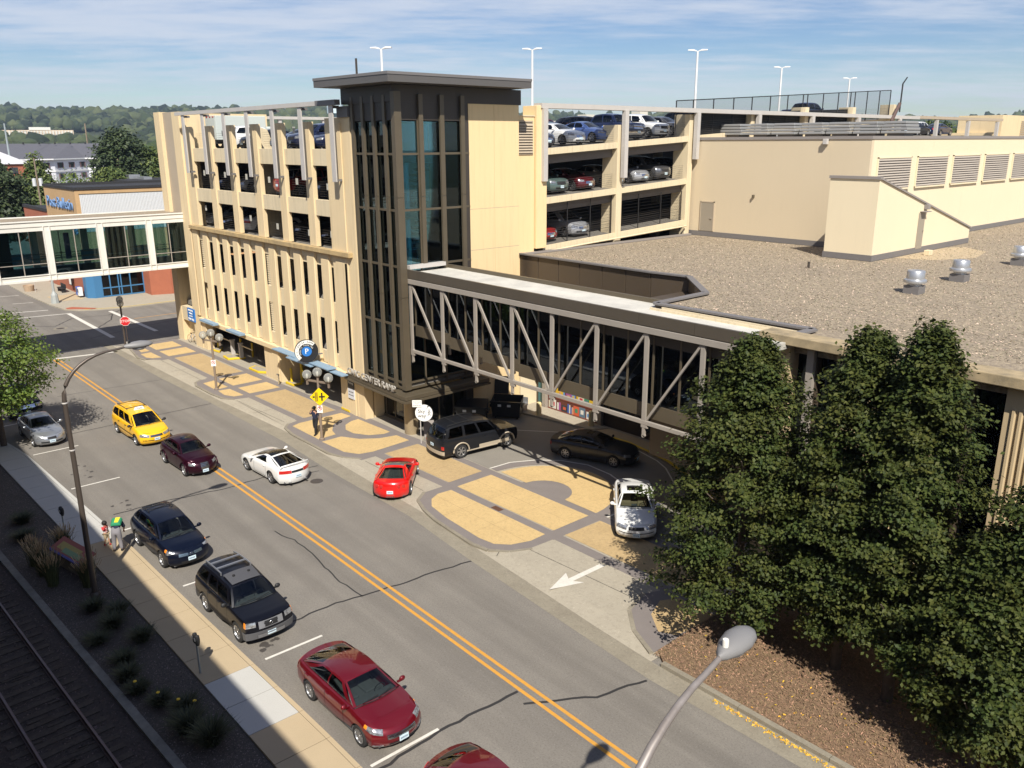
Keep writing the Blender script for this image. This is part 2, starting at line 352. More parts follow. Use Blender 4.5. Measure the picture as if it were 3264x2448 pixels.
    for fn, m_, sp in ((WS, ws, S.get('wsv', (.02, .95))), (RG, rg, S.get('rgv', (.06, .9)))):
        a0, a1 = .05, .95
        B.grid(fn, 1, 4, 0, a0); B.grid(fn, 1, 4, a1, 1); B.grid(fn, 8, 1, a0, a1, 0, sp[0]); B.grid(fn, 8, 1, a0, a1, sp[1], 1)
        m_.grid(fn, 8, 4, a0, a1, sp[0], sp[1])
    def RF(t, u): t = 2*t-1; r_ = rail(u); ex = .05*(1-t*t)*(1-2*u); return (r_.x+ex, r_.y*t, zr(u)-.055*t*t)
    B.grid(RF, 8, 8)
    root = empty(name, label=label, cat=cat, group=group); kids = KIDS[root] = []
    def part(o, par=None):
        KIDS.setdefault(par or root, []).append(o); o.parent = par or root; return o
    bm = bmesh.new(); me = B.mesh('body', body); bm.from_mesh(me); bmesh.ops.remove_doubles(bm, verts=bm.verts, dist=.004); bmesh.ops.recalc_face_normals(bm, faces=bm.faces); bm.to_mesh(me); bm.free()
    me.shade_smooth(); me.set_sharp_from_angle(angle=R(38))
    bo = part(inst('body', me))
    gm = M_CGLASS if full and not S.get('tint') else M_CGLASS_D
    part(ws.build('windshield', M_CGLASS, smooth=60)); part(rg.build('rear_window', M_CGLASS_D if S.get('tint') else gm, smooth=60))
    for g in win: part(g.build('side_window', gm, smooth=60))
    # dark tub under the glass
    u_ = MB(); u_.box(-L/2+.25, L/2-.3, -hw+.27, hw-.27, .17, .46); u_.box(xr+ra+.05, xf-ra-.05, -hw+.1, hw-.1, zs-.02, .5); u_.box(-L/2+.2, xf-.2, -hw+.3, hw-.3, .46, .60)
    part(u_.build('underbody', M_INT))
    u_ = MB(); u_.box(xa-.35, xa+.05, -hw+.2, hw-.2, .6, zcw-.03); part(u_.build('dashboard', M_INT, bevel=.04 if full else None))
    if full:
        sm = S.get('seat', M_INT)
        for y in (-.37, .37):
            q = MB(); xx = (xb*.55+xc*.45)+.15; q.box(xx-.1, xx+.42, y-.24, y+.24, .55, .68); q.add([(xx-.16+dx_, y+dy_, z_) for dx_, z_ in ((0, .6), (.14, .6), (-.02, 1.08), (-.14, 1.08)) for dy_ in (-.22, .22)], [(0, 2, 3, 1), (2, 4, 5, 3), (4, 6, 7, 5), (6, 0, 1, 7), (0, 6, 4, 2), (1, 3, 5, 7)]); q.box(xx-.30, xx-.2, y-.11, y+.11, 1.1, 1.26)
            part(q.build('seat', sm, bevel=.03))
        q = MB(); xx = xc+.35 if xc > -1.4 else -.75; q.box(xx-.15, xx+.35, -.6, .6, .55, .7); q.box(xx-.3, xx-.13, -.6, .6, .6, 1.05); part(q.build('rear_seat', sm, bevel=.04))
        q = MB(); sw = [(xa-.42+.05*math.sin(a), .37+.18*math.cos(a), zcw-.05+.17*math.sin(a)) for a in [2*math.pi*k/12 for k in range(13)]]; q.tube(sw, .014, 5); part(q.build('steering_wheel', M_DARK))
    tm, rm, dm = wheel_mesh(Rw, .21 if not S.get('wide') else .25, S.get('spokes', 5))
    for wx in (xf, xr):
        for sg in (1, -1):
            w_ = part(inst('wheel', tm, None, (wx, sg*(hw-.115), Rw), (0, 0, 0 if sg > 0 else math.pi)))
            r_ = inst('rim', rm); part(r_, w_)
            if full: part(inst('brake_disc', dm), w_)
    def patch(nm, m_, s0, s1, n0, n1, off=.008, nu=6, nv=3, shape=None, both=True):
        for sg in ((1, -1) if both else (1,)):
            def fn(u, v):
                a, b_ = n0, n1
                if shape: a, b_ = shape(u, n0, n1)
                return hp(sg*(s0+(s1-s0)*u), a+(b_-a)*v, off)
            q = MB().grid(fn, nu, nv)
            # skirt so the piece has depth
            fn2 = lambda u, v: hp(sg*(s0+(s1-s0)*u), (shape(u, n0, n1)[0 if v < .5 else 1] if shape else (n0 if v < .5 else n1)), off-.02)
            q.grid(lambda u, v: fn2(u, 0) if v < .5 else fn(u, 0), nu, 1); q.grid(lambda u, v: fn2(u, 1) if v < .5 else fn(u, 1), nu, 1)
            part(q.build(nm, m_, smooth=50))
    hl = S['hl']; patch('headlight', S.get('hlm', M_LAMP), *hl[:4], off=.012, shape=S.get('hls'))
    if S.get('amber'): a = S['amber']; patch('turn_signal', M_AMBER, *a, off=.014)
    g = S.get('gr')
    if g:
        patch('grille', g[3], -g[0], g[0], g[1], g[2], off=.01, nu=8, both=False)
        if full and len(g) > 4:                       # grille bars
            for k in range(g[4]):
                n_ = g[1]+(g[2]-g[1])*(k+.5)/g[4]; patch('grille_bar', M_CHROME if g[3] is M_DARK and S.get('chromebars') else g[3], -g[0]*.97, g[0]*.97, n_-.012, n_+.012, off=.022, nu=8, nv=1, both=False)
    if S.get('gr2'): patch('lower_grille', M_DARK, -S['gr2'][0], S['gr2'][0], S['gr2'][1], S['gr2'][2], off=.008, nu=8, both=False)
    if S.get('fb'): patch('front_bumper', S['fb'][0], -S['fb'][1], S['fb'][1], S['fb'][2], S['fb'][3], off=.03, nu=14, both=False)
    if S.get('rb'): a = S['rb']; patch('rear_bumper', a[0], TOT-a[1], TOT, a[2], a[3], off=.035, nu=10)
    tl = S['tl']; patch('taillight', M_RED, TOT-tl[1], TOT-tl[0], tl[2], tl[3], off=.012)
    if S.get('fog'): patch('fog_light', M_LAMP, *S['fog'], off=.014)
    for x_, y_, n_, m_ in ((1, 0, S.get('pf', .3), M_PLATE), (-1, 0, S.get('pr', .5), M_PLATE)):
        if x_ > 0 and S.get('nofp'): continue
        p = hp(0 if x_ > 0 else TOT-1e-5, n_, .03); q = MB(); q.box(p[0]-.008, p[0]+.008, -.155, .155, p[2]-.078, p[2]+.078); pl = part(q.build('license_plate', m_))
        if full:
            q = MB(); xx = p[0]+.0095*x_
            for k in range(6):
                y0 = -.115+k*.04
                q.box(xx-.001, xx+.001, y0, y0+.022, p[2]-.03, p[2]+.028)
            part(q.build('plate_characters', mat('plate_ink', (.04, .06, .16), .6)), pl)
    for sg in (1, -1):
        b_ = base(.03); q = MB(); mx = xa-.16-S.get('mx', .1); q.sphere((mx, sg*(plan(mx)+.10), b_.z+.07), .12, 10, 6, (.55, .9, .72)); q.box(mx-.03, mx+.03, sg*(plan(mx)-.08) if sg > 0 else sg*(plan(mx)+.05), sg*(plan(mx)+.05) if sg > 0 else sg*(plan(mx)-.08), b_.z, b_.z+.05)
        part(q.build('mirror', S.get('mm', body), smooth=60))
    if full:
        q = MB(); ws_ = S['win']; dl = [ws_[0][0]+.03]+[w_[1]+.015 for w_ in ws_[:S.get('doors', 2)]]
        for u in dl:
            x_ = xa+(xd-xa)*u
            for sg in (1, -1): q.grid(lambda a, v: hp(sg*(sx(x_)+(a-.5)*.016), .12+.86*v, .0025), 1, 6)
        for sg in (1, -1): q.grid(lambda a, v: hp(sg*(sx(xa+(xd-xa)*dl[0])+a*(xd-xa)*-1*(dl[-1]-dl[0])), .11+v*.018, .0025), 10, 1)
        hl_ = [(.97, 1.0)]
        q.grid(lambda a, v: (xf-.15 if False else rows[0][0][0]*0+WS(a, 0)[0]+.05+.02*v, WS(a, 0)[1]*.98, WS(a, 0)[2]+.004), 8, 1)
        part(q.build('door_seams', M_SEAM))
        for k, u in enumerate(dl[1:]):
            x_ = xa+(xd-xa)*(u-.05)
            for sg in (1, -1):
                p = hp(sg*sx(x_), .84, .02); q = MB().box(p[0]-.09, p[0]+.09, p[1]-.02, p[1]+.02, p[2]-.016, p[2]+.016); part(q.build('door_handle', S.get('hm', body), bevel=.008))
        q = MB()
        for y0, y1 in ((-.62, .02), (.0, .6)): a = WS((y0/hw+1)/2, .0); b_ = WS((y1/hw+1)/2, .10); q.bar((a[0]+.0, a[1], a[2]+.03), (b_[0]+.02, b_[1], b_[2]+.03), .018)
        part(q.build('wiper', M_DARK))
    S['_fn'] = (RF, hp, part, rail, base, TOT, zr, WS)
    return root, part, RF, hp, TOT
def roof_rack(part, RF, m, u0=.12, u1=.92, cross=(.3, .75), yo=.86, h=.055, w=.035):
    for sg in (0, 1):
        t = .5+(sg-.5)*yo; q = MB(); P = [RF(t, u0+(u1-u0)*k/6) for k in range(7)]
        q.tube([(P[0][0], P[0][1], P[0][2])]+[(p[0], p[1], p[2]+h) for p in P[0:]]+[P[-1]], w/2, 6); rk = part(q.build('roof_rail', m, smooth=50))
    for u in cross:
        a = RF(.5-yo/2, u); b = RF(.5+yo/2, u); part(MB().bar((a[0], a[1], a[2]+h), (b[0], b[1], b[2]+h), w*1.3, w*.7).build('crossbar', m))
    return
def lamp_sweep(u, a, b): return (a+(b-a)*.30*u, b-(b-a)*.02*u)          # narrows towards the side
def lamp_fan(u, a, b): return (b-(b-a)*(.35+.65*u), b)
def street_cars():
    """the vehicles in the street and on the forecourt; returns {kind: (root, part, ...)}"""
    C = {}
    # dark red sedan
    S = dict(L=4.87, W=1.86, H=1.475, wb=2.85, fo=.95, R=.335, x=(1.10, .28, -.95, -1.95), z=(.74, .98, 1.03, 1.06), zB=1.42, zC=1.40, wr=.60, win=[(.11, .47), (.50, .87)],
             cx=.34, taper=.16, hl=(.62, 1.22, .74, .97), hls=lamp_sweep, gr=(.50, .52, .74, M_DARK, 4), chromebars=True, gr2=(.45, .14, .26), fog=(.62, .95, .14, .22), tl=(.35, .95, .68, .9), amber=(1.18, 1.3, .84, .96), crown=.05, mx=.0, spokes=10, pf=.40, gi=.06)
    C['fusion'] = car('red_sedan', 'dark red four-door sedan parked at the near kerb, nearest whole car', S, paint('paint_dark_red', (.155, .003, .009), .4), cat='car'), S
    # black and tan off-roader with roof rack
    S = dict(L=4.53, W=1.85, H=1.80, wb=2.70, fo=.85, R=.38, zs=.30, x=(1.05, .55, -1.75, -2.08), z=(.98, 1.13, 1.16, 1.12), zB=1.71, zC=1.74, wr=.66, win=[(.08, .36), (.39, .62), (.68, .93)], vt=.84,
             cx=.16, taper=.05, hl=(.55, .92, .70, .95), gr=(.26, .58, .92, M_DARK, 3), gr2=(.4, .28, .40), fb=(mat('bumper_grey', (.10, .10, .105), .6), 1.1, .02, .42), rb=(mat('bumper_grey', (.10, .10, .105), .6), .9, .02, .3), amber=(.90, 1.02, .70, .95), tl=(.72, .90, .5, .95), crown=.03, spokes=6, pf=.22, gi=.03, mm=M_DARK, hm=M_DARK, ds=[(0, .02), (.5, 0), (.9, .02), (1, .05)], df=[(0, .06), (.5, 0), (.8, .02), (1, .06)], dr=[(0, .03), (.5, 0), (1, .06)])
    r = car('black_off_roader', 'black off-road wagon with silver roof rack bars parked at the near kerb', S, paint('paint_black', (.004, .0045, .008), .1), cat='suv'); C['xterra'] = r, S
    _, part, RF, hp, TOT = r; ms = mat('rack_silver', (.42, .43, .45), .35, .8)
    roof_rack(part, RF, ms, .38, .97, (.55, .78), h=.10, w=.06)
    q = MB(); q.grid(lambda u, v: tuple(np.add(RF(.08+.84*u, .02+.30*v), (0, 0, .03+.05*v))), 6, 2); q.grid(lambda u, v: tuple(np.add(RF(.08+.84*u, .32), (0, 0, .08*v))), 6, 1); part(q.build('wind_deflector', mat('rack_plastic', (.07, .07, .075), .5), smooth=50))
    for t in (.28, .72):
        p = RF(t, .2); part(MB().lathe([(.05, .05), (.05, .10), (.03, .115), (.001, .115)], (p[0], p[1], p[2]), 10).build('rack_light', M_DARK, smooth=40))
    part(MB().grid(lambda u, v: hp((u-.5)*.9, .56+.38*v, .020), 8, 1).build('grille_frame', mat('satin_silver', (.42, .43, .45), .4, .7)))
    part(MB().grid(lambda u, v: hp((u-.5)*.46, .60+.30*v, .028), 6, 3).build('grille_mesh', M_DARK)); p = hp(0, .75, .034)
    part(MB().lathe([(.055, -.01), (.065, 0), (.055, .012)], p, 14, 'x').build('badge_ring', M_CHROME, smooth=40))
    part(MB().grid(lambda u, v: hp((u-.5)*1.0, .04+.20*v, .045), 8, 1).build('skid_plate', ms))
    # dark blue crossover
    S = dict(L=4.65, W=1.82, H=1.72, wb=2.69, fo=.95, R=.36, zs=.24, x=(1.12, .46, -1.45, -2.0), z=(.86, 1.06, 1.10, 1.10), zB=1.63, zC=1.64, wr=.64, win=[(.10, .42), (.46, .74), (.78, .93)], vt=.86,
             cx=.30, taper=.13, hl=(.66, 1.08, .68, .93), hls=lamp_fan, gr=(.50, .62, .80, mat('grille_blue_chrome', (.35, .45, .5), .25, .9), 2), gr2=(.42, .12, .28), tl=(.6, .95, .55, .95), amber=(1.06, 1.18, .80, .95), crown=.05, spokes=5, pf=.42, gi=.05)
    r = car('blue_crossover', 'dark blue crossover parked behind the off-road wagon', S, paint('paint_navy', (.0025, .005, .015), .15), cat='suv'); C['rogue'] = r, S
    _, part, RF, hp, TOT = r; roof_rack(part, RF, M_DARK, .55, .98, (.62, .80, .95), yo=.78, h=.05, w=.03)
    part(MB().grid(lambda u, v: hp((u-.5)*.26, .58+.24*v, .02), 6, 2).build('grille_center', paint('paint_navy', (.0025, .005, .015), .15))); p = hp(0, .71, .03)
    part(MB().lathe([(.05, -.01), (.06, 0), (.05, .012)], p, 14, 'x').build('badge_ring', M_CHROME, smooth=40))
    # yellow taxi minivan
    py = paint('paint_taxi_yellow', (.86, .47, .008), .0, .35)
    S = dict(L=5.10, W=1.84, H=1.72, wb=3.05, fo=.98, R=.33, zs=.2, x=(1.42, .52, -2.05, -2.40), z=(.78, 1.02, 1.10, 1.02), zB=1.63, zC=1.66, wr=.66, win=[(.12, .36), (.39, .64), (.67, .94)], vt=.84,
             cx=.32, taper=.14, hl=(.42, .98, .66, .88), gr=(.36, .66, .86, M_DARK, 3), chromebars=True, gr2=(.8, .32, .40), tl=(.75, .90, .5, .95), crown=.05, spokes=6, pf=.48, gi=.03, mm=M_DARK, hm=M_DARK, tint=True)
    r = car('taxi_minivan', 'yellow taxi minivan with a white roof sign driving in the street', S, py, cat='taxi'); C['taxi'] = r, S
    _, part, RF, hp, TOT = r; roof_rack(part, RF, M_DARK, .30, .95, (.36, .9), yo=.86, h=.05, w=.035)
    p = RF(.5, .16); q = MB(); q.add([(p[0]+dx_, p[1]+dy_, p[2]+z_) for dx_, dy_, z_ in ((-.09, -.30, .0), (.09, -.30, .0), (.09, .30, .0), (-.09, .30, .0), (-.05, -.22, .17), (.05, -.22, .17), (.05, .22, .17), (-.05, .22, .17))], [(0, 3, 2, 1), (4, 5, 6, 7), (0, 1, 5, 4), (1, 2, 6, 5), (2, 3, 7, 6), (3, 0, 4, 7)])
    sg = part(q.build('roof_sign', mat('sign_white', (.8, .8, .76), .4), bevel=.015))
    o = lettering('TAXI', .13, M_DARK, sg, (p[0]+.079, p[1], p[2]+.085), (R(76), 0, R(90)), .004, 'lettering'); KIDS.setdefault(sg, []).append(o)
    for s_ in (1, -1): part(MB().grid(lambda u, v: hp(s_*(1.45+3.0*u), .40+.07*v, .012), 10, 1).build('side_moulding', M_DARK))
    # maroon retro hatchback
    S = dict(L=4.29, W=1.70, H=1.60, wb=2.62, fo=.82, R=.335, x=(.85, .28, -1.15, -1.80), z=(.80, 1.02, 1.06, 1.0), zB=1.52, zC=1.50, wr=.56, win=[(.10, .43), (.47, .76), (.80, .93)], vt=.82,
             cx=.36, taper=.24, hl=(.52, .86, .70, .88), gr=(.22, .40, .95, M_DARK, 5), chromebars=True, gr2=(.3, .12, .22), tl=(.6, .85, .55, .95), crown=.10, spokes=5, pf=.26, gi=.07)
    r = car('maroon_hatchback', 'dark maroon retro hatchback with a sunroof behind the taxi', S, paint('paint_maroon', (.026, .002, .009), .4), cat='car'); C['pt'] = r, S
    _, part, RF, hp, TOT = r; part(MB().grid(lambda u, v: tuple(np.add(RF(.26+.48*u, .14+.26*v), (0, 0, .008))), 5, 3).build('sunroof', M_CGLASS_D))
    for s_ in (1, -1):
        for w_ in (1, -1):
            xw = S['L']/2-S['fo'] if w_ > 0 else S['L']/2-S['fo']-S['wb']
            pts = [(xw+.42*math.cos(a), s_*(S['W']/2+.0), .36+.42*math.sin(a)) for a in [math.pi*k/10 for k in range(11)]]
            part(MB().tube(pts, .035, 6).build('fender_flare', paint('paint_maroon', (.026, .002, .009), .4), smooth=60))
    # white sports coupe
    pw = paint('paint_white', (.74, .74, .71), .0, .35)
    S = dict(L=4.92, W=1.89, H=1.31, wb=2.57, fo=1.15, R=.335, zs=.17, x=(.78, -.10, -.72, -1.98), z=(.60, .90, .98, 1.00), zB=1.25, zC=1.26, wr=.56, win=[(.10, .56)], vt=.86, doors=1,
             cx=.5, taper=.2, hl=(.55, .95, .70, .86), gr=None, gr2=(.5, .2, .4), tl=(.34, .98, .66, .86), crown=.05, spokes=5, pf=.3, pr=.46, gi=.06, nofp=True, rgv=(.04, .92), tint=True)
    r = car('white_sports_coupe', 'white sports coupe with black roof panels driving away in the far lane', S, pw, cat='car'); C['firebird'] = r, S
    _, part, RF, hp, TOT = r; part(MB().grid(lambda u, v: tuple(np.add(RF(.04+.92*u, .0+.98*v), (0, 0, .008))), 6, 4).build('roof_panel', M_CGLASS_D, smooth=60))
    q = MB(); q.tube([(-2.12, -.80, .98), (-2.18, -.74, 1.11), (-2.26, 0, 1.14), (-2.18, .74, 1.11), (-2.12, .80, .98)], .035, 6); part(q.build('spoiler', pw, smooth=60))
    q = MB().grid(lambda u, v: hp(TOT-.33+.33*u, .68+.14*v, .01), 4, 1).grid(lambda u, v: hp(-(TOT-.33+.33*u), .68+.14*v, .01), 4, 1); part(q.build('centre_panel', M_DARK))
    for y in (-.45, .45): part(MB().lathe([(.03, -.05), (.045, -.05), (.045, .12), (.03, .12)], (-2.42, y, .25), 10, 'x').build('exhaust_tip', M_CHROME, smooth=40))
    # bright red sports car
    pr_ = paint('paint_bright_red', (.66, .006, .004), .0, .3)
    S = dict(L=4.44, W=1.84, H=1.245, wb=2.69, fo=.93, R=.345, zs=.15, wide=True, x=(.62, -.22, -.62, -1.78), z=(.56, .84, .93, .94), zB=1.19, zC=1.20, wr=.50, win=[(.12, .60)], vt=.86, doors=1,
             cx=.5, taper=.2, hl=(.75, 1.15, .80, .97), gr=None, gr2=(.4, .2, .4), tl=(.01, .02, .5, .52), crown=.06, spokes=5, pf=.3, pr=.40, gi=.07, nofp=True, rgv=(.08, .93), rgx=1)
    r = car('red_sports_car', 'bright red low sports car turning in from the street', S, pr_, cat='car'); C['vette'] = r, S
    _, part, RF, hp, TOT = r; part(MB().grid(lambda u, v: tuple(np.add(RF(.02+.96*u, .0+.8*v), (0, 0, .008))), 6, 4).build('roof_panel', M_INT, smooth=60))
    for y in (-.66, -.42, .42, .66):
        s0 = TOT-abs(y)*1.02; p = hp(math.copysign(s0, y), .74, .012); part(MB().lathe([(.001, -.03), (.075, -.028), (.085, 0), (.085, .03)], p, 16, 'x').build('round_taillight', M_RED, smooth=40))
    q = MB()
    for y in (-.15, -.05, .05, .15): q.lathe([(.025, -.05), (.038, -.05), (.038, .12)], (-2.2, y, .24), 10, 'x')
    part(q.build('exhaust_tips', M_CHROME, smooth=40))
    # black and beige large suv
    pk = paint('paint_dusty_black', (.011, .012, .015), .1, .42); tr = mat('trim_beige', (.42, .36, .27), .45)
    S = dict(L=5.22, W=2.0, H=1.95, wb=3.02, fo=.95, R=.40, zs=.36, x=(1.22, .62, -2.1, -2.42), z=(1.02, 1.16, 1.20, 1.16), zB=1.83, zC=1.86, wr=.72, win=[(.08, .34), (.38, .62), (.67, .93)], vt=.86,
             cx=.18, taper=.06, hl=(.58, .92, .66, .93), gr=(.5, .62, .92, M_CHROME, 3), gr2=(.4, .2, .35), tl=(.80, 1.0, .38, .62), rb=(tr, 1.02, .0, .26), fb=(tr, 1.0, .0, .26), crown=.03, spokes=6, pf=.3, pr=.60, gi=.03, tint=True, ds=[(0, .03), (.5, 0), (.9, .02), (1, .05)], df=[(0, .06), (.5, 0), (.8, .02), (1, .06)], dr=[(0, .03), (.6, 0), (1, .05)])
    r = car('black_beige_suv', 'dusty black large suv with beige lower trim stopped on the forecourt', S, pk, cat='suv'); C['suv'] = r, S
    _, part, RF, hp, TOT = r; roof_rack(part, RF, M_DARK, .12, .95, (.45, .75), yo=.88, h=.05)
    for s_ in (1, -1):
        part(MB().grid(lambda u, v: hp(s_*(1.62+2.0*u), .02+.26*v, .02), 10, 1).build('rocker_trim', tr)); part(MB().box(-1.02, 1.02, min(s_*.93, s_*1.02), max(s_*.93, s_*1.02), .34, .385).build('running_board', tr))
        for xw in (5.22/2-.95, 5.22/2-.95-3.02):
            pts = [(xw+.50*math.cos(a), s_*1.0, .42+.48*math.sin(a)) for a in [math.pi*k/12 for k in range(13)]]; part(MB().tube(pts, .045, 6).build('wheel_arch_trim', tr, smooth=60))
    # dark grey sedan
    S = dict(L=5.04, W=1.86, H=1.46, wb=2.81, fo=1.05, R=.33, x=(.95, .12, -1.10, -1.85), z=(.74, .97, 1.0, .98), zB=1.40, zC=1.39, wr=.60, win=[(.11, .47), (.50, .86)],
             cx=.36, taper=.17, hl=(.62, 1.08, .72, .94), gr=(.36, .5, .8, M_CHROME, 3), gr2=(.45, .14, .26), tl=(.3, .98, .62, .84), crown=.06, spokes=7, pf=.36, gi=.06, tint=True)
    r = car('grey_sedan', 'dark grey sedan with a sunroof in the shade under the glazed bridge', S, paint('paint_graphite', (.035, .036, .040), .5), cat='car'); C['gray'] = r, S
    _, part, RF, hp, TOT = r; part(MB().grid(lambda u, v: tuple(np.add(RF(.26+.48*u, .14+.26*v), (0, 0, .008))), 5, 3).build('sunroof', M_CGLASS_D))
    # white sedan with open sunroof
    S = dict(L=5.08, W=1.85, H=1.46, wb=2.81, fo=1.02, R=.33, x=(1.02, .20, -1.0, -1.75), z=(.76, .97, 1.0, .98), zB=1.40, zC=1.39, wr=.60, win=[(.11, .47), (.50, .86)], seat=M_TAN,
             cx=.34, taper=.15, hl=(.45, .95, .68, .92), gr=(.34, .68, .90, M_DARK, 2), gr2=(.8, .40, .46), tl=(.3, .98, .62, .84), crown=.06, spokes=6, pf=.30, gi=.06)
    r = car('white_sedan', 'white sedan with an open sunroof coming out beside the tree', S, pw, cat='car'); C['impala'] = r, S
    _, part, RF, hp, TOT = r; part(MB().grid(lambda u, v: tuple(np.add(RF(.20+.60*u, .12+.38*v), (0, 0, .007))), 5, 3).build('sunroof', M_DARK))
    part(MB().grid(lambda u, v: tuple(np.add(RF(.24+.52*u, .16+.20*v), (0, 0, .016))), 5, 3).build('sunroof_glass', M_CGLASS_D))
    # silver compact sedan
    S = dict(L=4.50, W=1.72, H=1.43, wb=2.61, fo=.88, R=.31, x=(.88, .15, -1.02, -1.62), z=(.72, .94, .97, .97), zB=1.37, zC=1.36, wr=.56, win=[(.11, .47), (.50, .86)],
             cx=.36, taper=.18, hl=(.42, .95, .66, .88), gr=(.24, .62, .84, M_DARK, 2), gr2=(.6, .22, .38), tl=(.3, .88, .62, .84), crown=.06, spokes=7, pf=.40, gi=.06, tint=True)
    C['silver'] = car('silver_sedan', 'silver compact sedan parked in the dappled shade at the kerb', S, paint('paint_silver', (.42, .44, .47), .7, .3), cat='car'), S
    # dark pickup behind it
    S = dict(L=5.3, W=1.88, H=1.78, wb=3.2, fo=.92, R=.37, zs=.33, x=(1.25, .75, -.45, -.75), z=(1.0, 1.14, 1.14, 1.12), zB=1.69, zC=1.71, wr=.66, win=[(.08, .47), (.52, .92)], vt=.86,
             cx=.18, taper=.06, hl=(.52, .90, .62, .92), gr=(.46, .60, .90, M_CHROME, 3), gr2=(.4, .15, .3), tl=(.75, .92, .4, .85), fb=(M_CHROME, 1.0, .0, .28), crown=.03, spokes=6, pf=.25, gi=.03, tint=True)
    C['pickup'] = car('dark_pickup', 'dark blue pickup truck parked under the kerbside tree', S, paint('paint_navy', (.0025, .005, .015), .15), cat='pickup truck'), S
    # red hatchback cut off by the frame
    S = dict(L=4.3, W=1.78, H=1.50, wb=2.6, fo=.88, R=.32, x=(1.0, .30, -1.05, -1.75), z=(.76, .98, 1.04, 1.02), zB=1.43, zC=1.43, wr=.60, win=[(.11, .45), (.49, .78), (.81, .93)],
             cx=.32, taper=.14, hl=(.5, .95, .7, .92), gr=(.3, .6, .8, M_DARK, 2), tl=(.5, .9, .6, .92), crown=.05, spokes=7, pf=.36, gi=.06, tint=True)
    C['redhatch'] = car('red_hatchback', 'red hatchback cut off by the bottom edge of the view', S, paint('paint_dark_red', (.155, .003, .009), .4), cat='car'), S
    return C
# ------------------------------------------------------------------ colours of the place
M_ASPH = mat('asphalt', (.218, .198, .168), .92, var=.45, vs_=.45, bump=.45, bs=60, col2=(.140, .127, .112), blotch=(2.3, .58, .80, (.25, .23, .205), .5), lane=((.138, .124, .106), .65), detail=10, grit=(16, .5))
M_PATCH = mat('asphalt_seal', (.028, .026, .025), .7)
M_STREET2 = mat('asphalt_worn', (.2, .18, .15), .92, var=.30, vs_=.5, bump=.3, bs=50, col2=(.15, .13, .11))
M_CONC = mat('concrete_light', (.37, .33, .255), .9, grit=(6, .25), var=.30, vs_=.7, bump=.25, bs=45, col2=(.27, .235, .18))
M_GUT = mat('concrete_gutter', (.27, .24, .18), .9, grit=(9, .35), var=.45, vs_=1.2, bump=.3, bs=40, col2=(.16, .135, .10))
M_DRIVE = mat('concrete_drive', (.24, .22, .185), .9, var=.45, vs_=.5, bump=.25, bs=45, col2=(.165, .15, .125))
M_BAND = mat('paving_grey', (.20, .175, .16), .9, var=.35, vs_=1.5, bump=.25, bs=50, col2=(.15, .13, .12))
M_YEL = mat('paving_tan', (.56, .40, .185), .9, var=.45, vs_=.9, bump=.25, bs=50, col2=(.44, .31, .14), detail=9, grit=(7, .28))
M_YEL2 = mat('paving_tan_worn', (.46, .33, .165), .9, var=.5, vs_=1.1, bump=.25, bs=50, col2=(.36, .255, .125), detail=9, grit=(7, .3))
M_WHITE = mat('road_paint_white', (.66, .63, .56), .8, var=.35, vs_=6, col2=(.4, .38, .33))
M_YLINE = mat('road_paint_yellow', (.60, .29, .04), .8, var=.35, vs_=6, col2=(.35, .19, .05))
M_SW1 = mat('sidewalk_new', (.47, .46, .42), .9, var=.25, vs_=.9, bump=.2, bs=40, col2=(.38, .37, .34))
M_SW2 = mat('sidewalk_tan', (.44, .345, .215), .9, var=.28, vs_=.9, bump=.2, bs=40, col2=(.36, .28, .17))
M_MULCH = mat('wood_mulch', (.24, .155, .09), .95, var=.9, vs_=9, bump=1, bs=30, col2=(.10, .06, .036), detail=10)
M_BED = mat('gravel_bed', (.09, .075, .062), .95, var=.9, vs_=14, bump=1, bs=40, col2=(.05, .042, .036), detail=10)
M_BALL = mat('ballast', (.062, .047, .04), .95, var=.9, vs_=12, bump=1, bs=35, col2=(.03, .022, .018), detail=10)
M_GRASS = mat('far_ground', (.06, .07, .03), .95, var=.6, vs_=.05, col2=(.035, .045, .02))
M_YPAINT = mat('safety_yellow', (.72, .50, .02), .6, var=.25, vs_=5, col2=(.5, .34, .03))

def lift(p, z): k = 1-z/CAM_H; return (p[0]*k, p[1]*k)          # ground-plane readings moved to height z
def L_(poly, z): return [lift(p, z) for p in poly]
ZP = .10
MB().box(-3000, 1500, -1500, 3000, -1.2, -.30).build('ground', M_GRASS, kind='structure')
MB().flat([(-330, 8.3), (-118, 8.3), (-96, 8.3), (-96, -60), (-75.2, -60), (-75.2, 8.0), (-54.8, 7.6), (-35, 8.9), (40, 9.4), (40, 19.9), (-75.2, 20.6), (-75.2, 160), (-94, 160), (-94, 24), (-98, 21.9), (-330, 21.2)], 0).build('road', M_ASPH, kind='structure')
MB().box(-331, 41, -61, 161, -.3, -.02).build('road_bed', M_STREET2, kind='structure')

# far-side gutter and kerb line of the street
gut = [(-76.5, 19.9), (-62.9, 19.95), (-53.8, 20.25), (-43.8, 20.4), (-38, 20.1), (-30.4, 20.05), (-25, 19.5), (-18.7, 19.05), (-14.8, 18.8), (-9.8, 18.85), (40, 18.85)]
krb = [(-76.5, 20.55), (-64.3, 20.75), (-54.2, 20.9), (-45.4, 21.3), (-41.6, 21.15), (-30, 20.75), (-25, 20.3), (-18, 19.75), (-15, 19.6), (-9, 19.62), (40, 19.62)]
MB().flat(gut+krb[::-1], .004).build('gutter', M_GUT, kind='structure')

